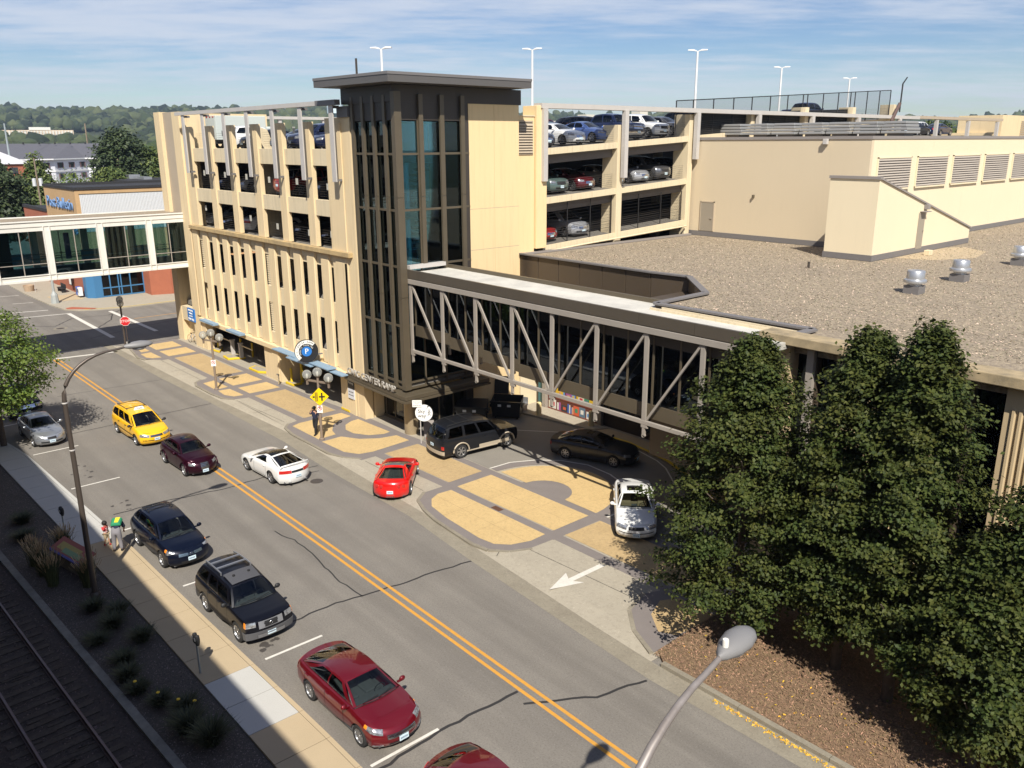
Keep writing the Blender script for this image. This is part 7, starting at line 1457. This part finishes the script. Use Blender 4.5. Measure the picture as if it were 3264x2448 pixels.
def tilt(nm, x0, x1, v0, v1, m_, off): MB().add([(x0, -.35+.7*v0, .70+.30*v0+off), (x1, -.35+.7*v0, .70+.30*v0+off), (x1, -.35+.7*v1, .70+.30*v1+off), (x0, -.35+.7*v1, .70+.30*v1+off), (x0, -.35+.7*v0, .66+.30*v0), (x1, -.35+.7*v0, .66+.30*v0), (x1, -.35+.7*v1, .66+.30*v1), (x0, -.35+.7*v1, .66+.30*v1)], [(0, 1, 2, 3), (7, 6, 5, 4), (0, 4, 5, 1), (1, 5, 6, 2), (2, 6, 7, 3), (3, 7, 4, 0)]).build(nm, m_, ip_)
tilt('panel', -1.3, 1.3, 0, 1, mat('map_red', (.28, .06, .04), .5), .0); tilt('blue_stripe', -1.3, 1.3, 0, .12, mat('map_violet', (.05, .05, .22), .5), .004); tilt('map_area', -1.0, .6, .3, .75, mat('map_yellow', (.35, .27, .06), .5), .004); tilt('map_area', -.5, .9, .2, .5, mat('map_green', (.16, .25, .12), .5), .007)
# bicycle
bk = empty('bicycle', (-71.9, 26.0, .1), R(8), label='dark bicycle with grey frame leaning on the ramp wall under the skyway', cat='bicycle')
for x_ in (-.52, .52):
    w_ = MB(); w_.tube([(x_+.34*math.cos(2*math.pi*k/20), 0, .34+.34*math.sin(2*math.pi*k/20)) for k in range(21)], .018, 5, cap=False); wo = w_.build('wheel', M_TYRE, bk)
    q = MB()
    for k in range(10): q.bar((x_, 0, .34), (x_+.33*math.cos(.628*k), 0, .34+.33*math.sin(.628*k)), .005)
    q.build('spokes', M_GALV, wo)
fr_ = MB()
for a, b in (((-.52, .34), (-.05, .32)), ((-.05, .32), (-.2, .82)), ((-.52, .34), (-.18, .75)), ((-.18, .75), (.38, .78)), ((-.05, .32), (.38, .72)), ((.35, .88), (.52, .34))): fr_.bar((a[0], 0, a[1]), (b[0], 0, b[1]), .035)
fr_.build('frame', M_LG, bk); MB().box(-.32, -.1, -.05, .05, .82, .88).build('saddle', M_DARK, bk); MB().bar((.3, -.28, .98), (.3, .28, .98), .03).bar((.35, 0, .86), (.3, 0, .98), .03).build('handlebar', M_DARK, bk)
# across the side street
gp = empty('signal_pole', (-101.0, 22.1, .12), label='grey galvanised pole with flared base on the far corner', cat='pole'); MB().tube([(0, 0, 0), (0, 0, .9), (0, 0, 1.3), (0, 0, 6.4)], [.42, .34, .14, .12], 8).build('pole', mat('pole_pale', (.34, .36, .35), .6), gp)
be = empty('bench', (-108.5, 24.6, .12), label='dark bench in front of the brick wall on the far corner', cat='bench'); MB().box(-1, 1, -.25, .25, .42, .5).build('seat', M_DARK, be); MB().box(-1, 1, .22, .3, .5, .95).build('backrest', M_DARK, be); MB().box(-.9, -.8, -.2, .25, 0, .42).box(.8, .9, -.2, .25, 0, .42).build('legs', M_DARK, be)
pb = empty('poster_case', (-107.0, 25.3, .12), label='small white poster board above the bench', cat='poster'); MB().box(-.45, .45, 0, .12, .9, 2.2).build('board', M_BK, pb); MB().box(-.38, .38, -.02, -.001, 1.0, 2.1).build('poster', M_SW_, pb)
for i, (x_, c_, lb) in enumerate(((-103.6, (.05, .12, .42), 'blue newspaper box on the far corner'), (-102.9, (.7, .7, .7), 'white newspaper box on the far corner'))):
    e_ = empty('newspaper_box', (x_, 25.2, .12), label=lb, cat='newspaper box'); MB().box(-.25, .25, -.22, .22, .2, 1.15).build('cabinet', mat('box_%s' % ('blue', 'white')[i], c_, .5), e_, bevel=.02); MB().box(-.2, .2, -.235, -.221, .6, 1.0).build('window', M_WIN, e_); MB().box(-.05, .05, -.05, .05, 0, .2).build('leg', M_DARK, e_)
e_ = empty('planter', (-111.8, 21.9, .12), label='round tan planter at the far kerb', cat='planter'); MB().lathe([(.5, 0), (.62, .7), (.55, .7), (.5, .5), (.001, .5)], n=20).build('pot', M_TB, e_); MB().tube([(1.2, .4, 0), (1.2, .4, 1.6)], .03, 6).build('stake', M_LG, e_)
e_ = empty('utility_cabinet', (-77.1, 29.5, 0), label='dark green cabinet against the ramp corner', cat='cabinet'); MB().box(-.5, .5, -.4, .4, .1, 1.5).build('cabinet_body', mat('cabinet_green', (.015, .03, .022), .6), e_, bevel=.02)
# tall roof-deck light poles
M_WP = mat('pole_white', (.72, .72, .70), .5)
for i, (x_, y_, z_) in enumerate(((-70, 45.4, 16.3), (-71, 65.2, 16.3), (-60.7, 80.4, 16.3), (-67, 107.5, 16.3), (-71.7, 135, 10))):
    if i == 0: x_, y_ = -73.5, 47.7
    e_ = empty('deck_light_pole', (x_, y_, z_), R(38), label=['white twin-head light pole showing just above the tower roof', 'white twin-head light pole right of the tower', 'white twin-head light pole above the left end of the fence', 'white twin-head light pole behind the fence', 'farthest and shortest-looking white twin-head light pole'][i], cat='light pole', group='white light poles on the top deck')
    ht = 26.3-z_; ht = ht-.8 if i == 0 else ht; MB().tube([(0, 0, 0), (0, 0, ht)], [.16, .11], 8).build('pole', M_WP, e_, smooth=60)
    for s_ in (-1, 1): MB().add([(s_*.1, -.06, ht-.05), (s_*.1, .06, ht-.05), (s_*.1, .06, ht+.05), (s_*.1, -.06, ht+.05), (s_*.45, -.22, ht+.02), (s_*.45, .22, ht+.02), (s_*.45, .2, ht+.17), (s_*.45, -.2, ht+.17), (s_*1.05, -.2, ht+.06), (s_*1.05, .2, ht+.06), (s_*1.05, .16, ht+.15), (s_*1.05, -.16, ht+.15)], [(0, 1, 5, 4), (1, 2, 6, 5), (2, 3, 7, 6), (3, 0, 4, 7), (4, 5, 9, 8), (5, 6, 10, 9), (6, 7, 11, 10), (7, 4, 8, 11), (8, 9, 10, 11)]).build('lamp_head', M_WP, e_)
e_ = empty('bent_conduit', (-39.5, 84.2, 17), label='rusty pipe with a bent top beside the end of the fence', cat='pipe'); MB().tube([(0, -1.2, 0), (0, -1.0, 1.6), (0, .3, 3.2)], .16, 8).build('duct', mat('duct_rust', (.10, .06, .05), .7), e_); MB().tube([(0, .4, 2.4), (0, .45, 5.0), (0, 1.2, 5.6)], .07, 6).build('pipe', M_DARK, e_)

# ------------------------------------------------------------------ people
def figure(name, label, loc, rz, J, edges, rad, skin, clothes, extra):
    """J joints, one skinned continuous body; clothes = separate skinned child shells"""
    e_ = empty(name, loc, rz, label=label, cat='person')
    def skinned(nm, names, eds, rr_, m_, infl=0):
        me = bpy.data.meshes.new(nm); me.from_pydata([J[k] for k in names], [(names.index(a), names.index(b)) for a, b in eds], []); me.materials.append(m_)
        o = inst(nm, me, e_); md = o.modifiers.new('skin', 'SKIN'); md.use_smooth_shade = True
        for k, n_ in enumerate(names): v = me.skin_vertices[0].data[k]; v.radius = ((rr_[n_][0]+infl), (rr_[n_][1]+infl)); v.use_root = (k == 0)
        o.modifiers.new('sub', 'SUBSURF').levels = 1; o.modifiers['sub'].render_levels = 2; return o
    names = list(J); skinned('body', names, edges, rad, skin)
    for nm, m_, eds, infl in clothes:
        ns = []
        for a, b in eds:
            for t in (a, b):
                if t not in ns: ns.append(t)
        skinned(nm, ns, eds, rad, m_, infl)
    extra(e_); return e_
M_SKIN = mat('skin', (.45, .25, .16), .6); M_HAIR = mat('hair_dark', (.015, .011, .009), .7); M_NAVYC = mat('cloth_navy', (.014, .017, .04), .9); M_BLK = mat('cloth_black', (.012, .012, .013), .9); M_GREYC = mat('cloth_grey', (.19, .18, .19), .9)
def head_bits(e_, hx, hy, hz_, yaw, hair=M_HAIR, cap=False):
    q = MB(); q.sphere((hx, hy, hz_+.035), .112, 12, 8, (1.0, .92, .95)); q.build('cap' if cap else 'hair', M_BLK if cap else hair, e_, smooth=60)
    fx, fy = math.cos(yaw), math.sin(yaw)
    if cap: MB().add([(hx+fx*.08-fy*.07, hy+fy*.08+fx*.07, hz_+.06), (hx+fx*.08+fy*.07, hy+fy*.08-fx*.07, hz_+.06), (hx+fx*.19+fy*.05, hy+fy*.19-fx*.05, hz_+.04), (hx+fx*.19-fy*.05, hy+fy*.19+fx*.05, hz_+.04)], [(0, 1, 2, 3)]).build('cap_peak', M_BLK, e_, fix=False)
    q = MB().sphere((hx+fx*.105, hy+fy*.105, hz_-.03), .018, 6, 4, (1, 1, 1.3)); q.build('nose', M_SKIN, e_)
    q = MB()
    for s_ in (-1, 1): q.sphere((hx+fx*.092-fy*.035*s_, hy+fy*.092+fx*.035*s_, hz_+.0), .010, 6, 4)
    q.build('eyes', M_DARK, e_); MB().sphere((hx+fx*.092, hy+fy*.092, hz_-.07), .012, 6, 4, (.6, 1.6, .6)).build('mouth', mat('lips', (.3, .10, .08), .6), e_)
def hand(e_, p, d, m_=M_SKIN, curl=.3):
    p = Vector(p); d = Vector(d).normalized(); s_ = d.cross(Vector((0, 0, 1))).normalized() if abs(d.z) < .95 else Vector((1, 0, 0)); n = d.cross(s_)
    q = MB(); q.tube([p, p+d*.04, p+d*.085], [.026, .036, .032], 6)
    for k in range(4): b = p+d*.085+s_*(-.027+.018*k); l = (.065, .075, .07, .055)[k]; q.tube([b, b+d*l*.5+n*l*.1*curl, b+d*l*.8+n*l*.6*curl], [.009, .008, .006], 5)
    b = p+d*.03-s_*.03; q.tube([b, b-s_*.03+d*.03, b-s_*.035+d*.06], [.011, .010, .007], 5); q.build('hand', m_, e_, smooth=60)
# man on the phone, walking towards the lower left of the paving; local +x is his heading
J = dict(pelvis=(0, 0, .93), spine=(.0, 0, 1.12), chest=(0, 0, 1.34), neck=(.01, 0, 1.50), head=(.02, 0, 1.60), top=(.02, 0, 1.71), lsh=(0, .19, 1.42), lel=(-.04, .28, 1.17), lwr=(.03, .30, .93), rsh=(0, -.19, 1.42), rel=(.12, -.27, 1.25), rwr=(.10, -.14, 1.50),
         lhip=(0, .09, .88), lkn=(.16, .10, .50), lan=(.20, .10, .09), lto=(.36, .11, .05), rhip=(0, -.09, .88), rkn=(-.02, -.10, .48), ran=(-.24, -.10, .13), rto=(-.13, -.11, .04))
E1 = [('pelvis', 'spine'), ('spine', 'chest'), ('chest', 'neck'), ('neck', 'head'), ('head', 'top'), ('chest', 'lsh'), ('lsh', 'lel'), ('lel', 'lwr'), ('chest', 'rsh'), ('rsh', 'rel'), ('rel', 'rwr'), ('pelvis', 'lhip'), ('lhip', 'lkn'), ('lkn', 'lan'), ('lan', 'lto'), ('pelvis', 'rhip'), ('rhip', 'rkn'), ('rkn', 'ran'), ('ran', 'rto')]
RD = dict(pelvis=(.13, .10), spine=(.125, .10), chest=(.15, .105), neck=(.055, .055), head=(.088, .10), top=(.05, .05), lsh=(.06, .06), lel=(.042, .042), lwr=(.03, .03), rsh=(.06, .06), rel=(.042, .042), rwr=(.03, .03), lhip=(.085, .085), lkn=(.06, .06), lan=(.04, .04), lto=(.035, .03), rhip=(.085, .085), rkn=(.06, .06), ran=(.04, .04), rto=(.035, .03))
def man_extra(e_):
    head_bits(e_, .02, 0, 1.64, 0, cap=True); MB().sphere((.06, 0, 1.55), .07, 8, 6, (.9, .9, .8)).build('beard', mat('beard', (.07, .035, .02), .8), e_, smooth=60)
    hand(e_, (.03, .30, .93), (.05, .02, -1)); hand(e_, (.10, -.14, 1.50), (-.05, .25, 1)); MB().box(.02, .10, -.13, -.115, 1.55, 1.68).build('phone', M_BK, e_)
    for a, b in (('lan', 'lto'), ('ran', 'rto')): MB().tube([J[a], J[b]], [.055, .045], 8).build('shoe', M_BLK, e_, smooth=60)
px, py = lift((-43.55, 22.45), .1)
figure('person', 'man in navy t-shirt and dark trousers walking with a phone at his ear', (px, py, .1), R(-62), J, E1, RD, M_SKIN, [('shirt', M_NAVYC, [('pelvis', 'spine'), ('spine', 'chest'), ('chest', 'lsh'), ('chest', 'rsh'), ('lsh', 'lel'), ('rsh', 'rel')], .034), ('trousers', M_BLK, [('pelvis', 'spine'), ('pelvis', 'lhip'), ('lhip', 'lkn'), ('lkn', 'lan'), ('pelvis', 'rhip'), ('rhip', 'rkn'), ('rkn', 'ran')], .030)], man_extra)
# woman bending over the child, her back to the camera
Jw = dict(pelvis=(0, 0, .92), spine=(.20, 0, 1.06), chest=(.40, 0, 1.12), neck=(.53, 0, 1.10), head=(.60, 0, 1.05), top=(.69, 0, 1.0), lsh=(.42, .16, 1.10), lel=(.48, .24, .86), lwr=(.58, .20, .68), rsh=(.42, -.16, 1.10), rel=(.48, -.22, .86), rwr=(.58, -.16, .70),
          lhip=(0, .09, .86), lkn=(.02, .12, .48), lan=(-.03, .14, .08), lto=(.12, .16, .04), rhip=(0, -.09, .86), rkn=(.03, -.12, .48), ran=(-.02, -.16, .08), rto=(.13, -.18, .04))
RW = dict(RD); RW.update(pelvis=(.14, .13), spine=(.11, .10), chest=(.13, .10), lhip=(.10, .10), rhip=(.10, .10))
M_RED_C = mat('cloth_red', (.45, .03, .035), .9); M_YC = mat('cloth_yellow', (.60, .55, .03), .8); M_GC = mat('cloth_green', (.02, .22, .10), .8)
J_backup = J
def w_extra(e_):
    head_bits(e_, .66, 0, 1.04, 0); hand(e_, (.58, .20, .68), (.4, 0, -1)); hand(e_, (.58, -.16, .70), (.4, 0, -1))
    q = MB(); q.add([(.06, -.22, 1.12), (.46, -.24, 1.24), (.46, .24, 1.24), (.06, .22, 1.12), (.08, -.16, 1.26), (.44, -.18, 1.36), (.44, .18, 1.36), (.08, .16, 1.26)], [(0, 3, 2, 1), (4, 5, 6, 7), (0, 1, 5, 4), (1, 2, 6, 5), (2, 3, 7, 6), (3, 0, 4, 7)]); q.build('backpack', M_GC, e_, bevel=.04)
    MB().add([(.10, -.10, 1.275), (.42, -.14, 1.365), (.42, .05, 1.365), (.10, .05, 1.275)], [(0, 1, 2, 3)]).build('backpack_panel', M_YC, e_, fix=False)
    for s_ in (1, -1): MB().tube([(-.05, s_*.15, .05), (.13, s_*.17, .04)], [.05, .04], 8).build('shoe', M_BLK, e_, smooth=60)
wx, wy = lift((-35.75, 8.75), .11)
J = Jw
figure('person', 'woman in grey trousers with green and yellow backpack bending over the child', (wx, wy, .11), R(150), J, E1, RW, M_SKIN, [('top', M_NAVYC, [('pelvis', 'spine'), ('spine', 'chest'), ('chest', 'lsh'), ('chest', 'rsh'), ('lsh', 'lel'), ('rsh', 'rel')], .034), ('trousers', M_GREYC, [('pelvis', 'spine'), ('pelvis', 'lhip'), ('lhip', 'lkn'), ('lkn', 'lan'), ('pelvis', 'rhip'), ('rhip', 'rkn'), ('rkn', 'ran')], .038)], w_extra)
k_ = .62; J = {a: (p[0]*k_*.6, p[1]*k_, p[2]*k_) for a, p in J_backup.items()}; J['head'] = (.0, 0, 1.0); J['top'] = (0, 0, 1.08); J['neck'] = (0, 0, .93)
RC = {a: (r[0]*.66, r[1]*.66) for a, r in RD.items()}; RC['head'] = (.078, .085)
def c_extra(e_):
    head_bits(e_, .0, 0, 1.03, R(180)); hand(e_, J['lwr'], (.05, 0, -1)); 
    q = MB()
    for z_ in (.66, .74, .82): q.lathe([(.103, z_), (.105, z_+.035)], (0, 0, 0), 12)
    q.build('shirt_stripe', mat('cloth_white', (.7, .66, .62), .9), e_)
    for a, b in (('lan', 'lto'), ('ran', 'rto')): MB().tube([J[a], J[b]], [.04, .03], 8).build('shoe', M_RED_C, e_, smooth=60)
cx2, cy2 = lift((-36.6, 8.55), .11)
figure('person', 'small child in red striped shirt and tan shorts beside the woman', (cx2, cy2, .11), R(40), J, E1, RC, M_SKIN, [('shirt', M_RED_C, [('pelvis', 'spine'), ('spine', 'chest'), ('chest', 'lsh'), ('chest', 'rsh'), ('lsh', 'lel'), ('rsh', 'rel')], .024), ('shorts', mat('cloth_tan', (.40, .32, .2), .9), [('pelvis', 'lhip'), ('lhip', 'lkn'), ('pelvis', 'rhip'), ('rhip', 'rkn')], .020)], c_extra)

# ------------------------------------------------------------------ vehicles
C = street_cars()
PLACE = dict(fusion=(-19.85, 10.98, 1), xterra=(-27.2, 10.58, 1), rogue=(-34.4, 10.48, 2), taxi=(-50.4, 14.55, 2), pt=(-43.6, 14.82, 2), firebird=(-39.6, 17.85, 183), vette=(-33.85, 21.75, 138), suv=(-35.4, 27.95, 84), gray=(-29.75, 32.0, 20.5), impala=(-23.15, 27.7, -47), silver=(-53.95, 9.98, 2), pickup=(-61.0, 10.2, 1), redhatch=(-13.55, 11.1, 1))
for k, (x_, y_, a) in PLACE.items():
    r_ = C[k][0][0]; z_ = 0
    if y_ > 23: x_, y_ = lift((x_, y_), ZP); z_ = ZP
    if k == 'vette': z_ = .06
    r_.location = (x_, y_, z_); r_.rotation_euler = (0, 0, R(a))
pk_ = C['pickup'][0]; pr_part = pk_[1]; pr_part(MB().box(-2.5, -.85, -.72, .72, .85, 1.19).build('cargo_bed', M_DARK))
# ramp cars: one simple car of each kind, then copies with their own paint
GEN = {}
GEN['sedan'] = dict(L=4.75, W=1.80, H=1.45, wb=2.75, fo=.92, R=.33, x=(.98, .2, -1.02, -1.82), z=(.74, .97, 1.0, 1.0), zB=1.39, zC=1.38, wr=.59, win=[(.11, .47), (.50, .86)], cx=.34, taper=.16, hl=(.5, 1.0, .70, .94), gr=(.36, .5, .8, M_CHROME, 2), gr2=(.4, .14, .26), tl=(.3, .92, .62, .86), spokes=7, pf=.38, gi=.06, tint=True)
GEN['suv'] = dict(L=4.75, W=1.86, H=1.74, wb=2.75, fo=.9, R=.36, zs=.26, x=(1.1, .5, -1.6, -2.05), z=(.92, 1.08, 1.13, 1.1), zB=1.64, zC=1.67, wr=.64, win=[(.09, .38), (.41, .67), (.71, .93)], vt=.85, cx=.24, taper=.1, hl=(.52, .98, .68, .94), gr=(.40, .56, .88, M_DARK, 2), gr2=(.5, .12, .3), tl=(.65, .9, .5, .95), spokes=5, pf=.36, gi=.04, tint=True)
GEN['minivan'] = dict(L=5.0, W=1.9, H=1.74, wb=3.0, fo=.98, R=.33, x=(1.42, .55, -1.95, -2.35), z=(.80, 1.04, 1.08, 1.04), zB=1.66, zC=1.67, wr=.68, win=[(.12, .36), (.39, .64), (.67, .93)], vt=.84, cx=.3, taper=.12, hl=(.45, .98, .66, .92), gr=(.38, .6, .84, M_CHROME, 2), gr2=(.6, .2, .34), tl=(.7, .9, .5, .95), spokes=6, pf=.40, gi=.03, tint=True)
GEN['pickup'] = dict(L=5.8, W=1.98, H=1.88, wb=3.6, fo=.98, R=.40, zs=.36, x=(1.45, .95, -.85, -1.15), z=(1.08, 1.2, 1.2, 1.18), zB=1.79, zC=1.81, wr=.70, win=[(.08, .47), (.52, .92)], vt=.86, cx=.18, taper=.05, hl=(.56, .92, .62, .92), gr=(.5, .56, .92, M_CHROME, 2), gr2=(.4, .15, .3), tl=(.8, .96, .4, .85), fb=(M_CHROME, 1.0, .0, .28), spokes=6, pf=.25, gi=.03, tint=True)
PC = dict(white=(.70, .70, .68), blue=(.07, .12, .30), navy=(.012, .02, .06), black=(.012, .012, .014), silver=(.38, .39, .41), maroon=(.10, .008, .014), green=(.10, .15, .14), red=(.34, .015, .015), grey=(.08, .08, .085), gold=(.30, .26, .20), yellow=(.70, .45, .02), pearl=(.55, .48, .36))
proto = {}; used = set()
def place(kind, colr, x_, y_, z_, a, label, grp='cars parked on the ramp decks', pitch=0):
    S = GEN[kind]; pm_ = paint('deck_paint_'+colr, PC[colr], .3 if colr not in ('white', 'yellow') else 0)
    cat = {'sedan': 'car', 'suv': 'suv', 'minivan': 'minivan', 'pickup': 'pickup truck'}[kind]; nm = {'sedan': 'parked_sedan', 'suv': 'parked_suv', 'minivan': 'parked_minivan', 'pickup': 'parked_pickup'}[kind]
    if kind not in proto: proto[kind] = car(nm, label, S, paint('deck_paint_blank', (.3, .3, .3), .3), cat=cat, full=False)[0]; r_ = proto[kind]
    else: r_ = copy_tree(proto[kind])
    tag(r_, label, cat, grp); r_.location = (x_, y_, z_); r_.rotation_euler = (0, pitch, R(a))
    for ch in r_.children:
        if ch.name.startswith(('body', 'mirror')): ch.material_slots[0].link = 'OBJECT'; ch.material_slots[0].material = pm_
    return r_
# keep the prototypes' children known to copy_tree
T0 = 16.36; GF = 'cars parked along the street side of the ramp'
for kind, c_, x_, y_, a, lb in (('suv', 'white', -63.9, 29.6, 90, 'white suv showing red tail lamps on the top deck street side'), ('sedan', 'black', -60.0, 29.0, -84, 'black sedan nose-out on the top deck left of the wedge pillar'), ('sedan', 'navy', -55.4, 29.2, -90, 'navy sedan nose-out on the top deck right of the wedge pillar'), ('suv', 'navy', -52.7, 29.2, -90, 'navy suv nose-out on the top deck street side'), ('sedan', 'navy', -50.0, 29.2, -88, 'dark blue sedan nose-out on the top deck street side'), ('sedan', 'black', -47.3, 29.2, -80, 'black sedan with bright wheel at the right end of the top deck street side'),
                              ('suv', 'yellow', -58.3, 35.5, 180, 'yellow car in the second row of the top deck'), ('minivan', 'silver', -56.2, 40.5, 180, 'silver van behind the yellow car on the top deck')):
    place(kind, c_, x_, y_, T0, a, lb, GF)
for i, (kind, c_, y_, lb) in enumerate((('sedan', 'navy', 39.1, 'dark blue car half hidden by the pilaster on the top deck'), ('sedan', 'white', 42.0, 'cream white sedan nose-out at the left of the east top deck'), ('sedan', 'blue', 44.9, 'bright blue sedan nose-out on the east top deck'), ('pickup', 'navy', 48.0, 'dark pickup nose-out beside the deck column'), ('suv', 'white', 50.8, 'white crossover nose-out on the east top deck'), ('sedan', 'grey', 53.5, 'grey silver sedan beside the start of the fence'), ('suv', 'black', 56.6, 'black suv behind the fence screen'))):
    place(kind, c_, -43.3 if kind != 'pickup' else -43.9, y_, ze(y_)+.01, 0, lb)
for kind, c_, x_, y_, a, lb in (('suv', 'maroon', -51.5, 47.5, -80, 'maroon suv in the back row of the east top deck'), ('suv', 'black', -51.4, 51.3, -80, 'black suv in the back row of the east top deck'), ('suv', 'white', -51.2, 57.0, -85, 'white suv in the back row of the east top deck'), ('minivan', 'silver', -48.3, 42.2, 0, 'silver van behind the cream white sedan'), ('sedan', 'green', -48.8, 46.8, 0, 'dark teal sedan in the second row'), ('suv', 'black', -48.6, 50.4, 0, 'black wagon behind the dark pickup')):
    place(kind, c_, x_, y_, ze(y_)+.01, a, lb)
for kind, c_, y_, lb in (('suv', 'green', 40.2, 'grey-green suv on the middle east deck, far left'), ('sedan', 'maroon', 42.9, 'maroon luxury sedan on the middle east deck'), ('sedan', 'gold', 45.7 if False else 46.0, 'bronze sedan partly behind the column on the middle east deck'), ('sedan', 'silver', 48.7, 'silver sedan on the middle east deck'), ('suv', 'grey', 51.0, 'grey suv on the middle east deck'), ('sedan', 'black', 53.9, 'black sedan at the right of the middle east deck')):
    place(kind, c_, -43.2, y_, ze(y_)-3.05, 0, lb)
for kind, c_, y_, lb in (('sedan', 'red', 39.4, 'red car on the lowest visible east deck'), ('minivan', 'silver', 42.3, 'silver minivan on the lowest visible east deck')): place(kind, c_, -43.3, y_, ze(y_)-6.11, 0, lb)
place('pickup', 'navy', -44.6, 76.2, ze(76.2)+.01, 90, 'dark blue pickup climbing the upper deck behind the fence')
for kind, c_, y_, x_, lb in (('sedan', 'black', 101.5, -45.3, 'dark small car near the far rail'), ('sedan', 'navy', 107.6, -45.3, 'blue sedan side-on near the far rail'), ('suv', 'white', 113.2 if False else 110.2, -48.8, 'white suv behind the blue sedan near the far rail')): place(kind, c_, x_, y_, 17.26, 90, lb)
for kind, c_, x_, z_, a, lb in (('sedan', 'navy', -66.2, 13.3, -90, 'navy sedan in the second opening of the upper middle deck'), ('sedan', 'silver', -62.2, 13.3, -90, 'silver sedan in the third opening of the upper middle deck'), ('suv', 'white', -58.6, 13.3, -90, 'white suv in the fourth opening of the upper middle deck'), ('pickup', 'red', -54.2, 13.3, 90, 'red pickup tail seen in the upper middle deck'), ('suv', 'grey', -50.6, 13.3, -90, 'grey suv in the last opening of the upper middle deck'),
                              ('sedan', 'silver', -69.0, 10.36, -90, 'silver sedan in the first opening above the ledge'), ('sedan', 'white', -61.6, 10.36, 90, 'white car with red tail lamp above the ledge'), ('sedan', 'black', -65.2, 10.36, -90, 'black sedan in the second opening above the ledge'), ('suv', 'black', -53.8, 10.36, -90, 'black suv in the fifth opening above the ledge'), ('sedan', 'black', -50.2, 10.36, -90, 'black sedan in the sixth opening above the ledge'), ('suv', 'white', -47.9, 3.66, -90, 'white suv seen between the lower fins near the sign')):
    place(kind, c_, x_, 29.3, z_, a, lb, GF)
G3 = 'cars parked in the far lots'
for kind, c_, x_, y_, a, lb in (('sedan', 'silver', -236, 42.5, -60, 'silver car parked at the far left lot'), ('suv', 'white', -233.5, 47.5, -60, 'white car parked nearest in the far left lot'), ('suv', 'silver', -311, 63, -70, 'silver suv in the shade of the far trees'), ('sedan', 'maroon', -308, 70.5, -70, 'purple car under the far trees'), ('suv', 'red', -262, 56.5, -70, 'red vehicle behind the brick annex')): place(kind, c_, x_, y_, 0, a, lb, G3)
# box truck on the top deck
bt = tag(empty('box_truck', (-68.3, 30.6, T0), R(90)), 'white box truck with mirrors and ladder frame on the top deck', 'truck')
MB().box(-2.6, 1.6, -1.05, 1.05, .7, 2.55).build('cargo_box', mat('truck_white', (.50, .54, .50), .6), bt, bevel=.04); MB().box(1.62, 3.0, -.95, .95, .5, 1.75).build('cab', MATS['truck_white'], bt, bevel=.1); MB().box(-2.62, -2.6, -.9, .9, .8, 2.4).build('rear_door', MATS['truck_white'], bt)
for y_ in (-.6, 0, .6): MB().box(-2.65, -2.6, y_-.12, y_+.12, 2.42, 2.5).build('marker_lamp', M_RED, bt)
for x_ in (-1.6, 2.2):
    for s_ in (-1, 1): MB().lathe([(.2, -.12), (.4, -.12), (.4, .12), (.2, .12)], (x_, s_*.9, .4), 16, 'y').build('wheel', M_TYRE, bt)
MB().box(-2.6, 2.9, -.7, .7, .4, .7).build('chassis', M_DARK, bt)
haze() if HAZE_D else None
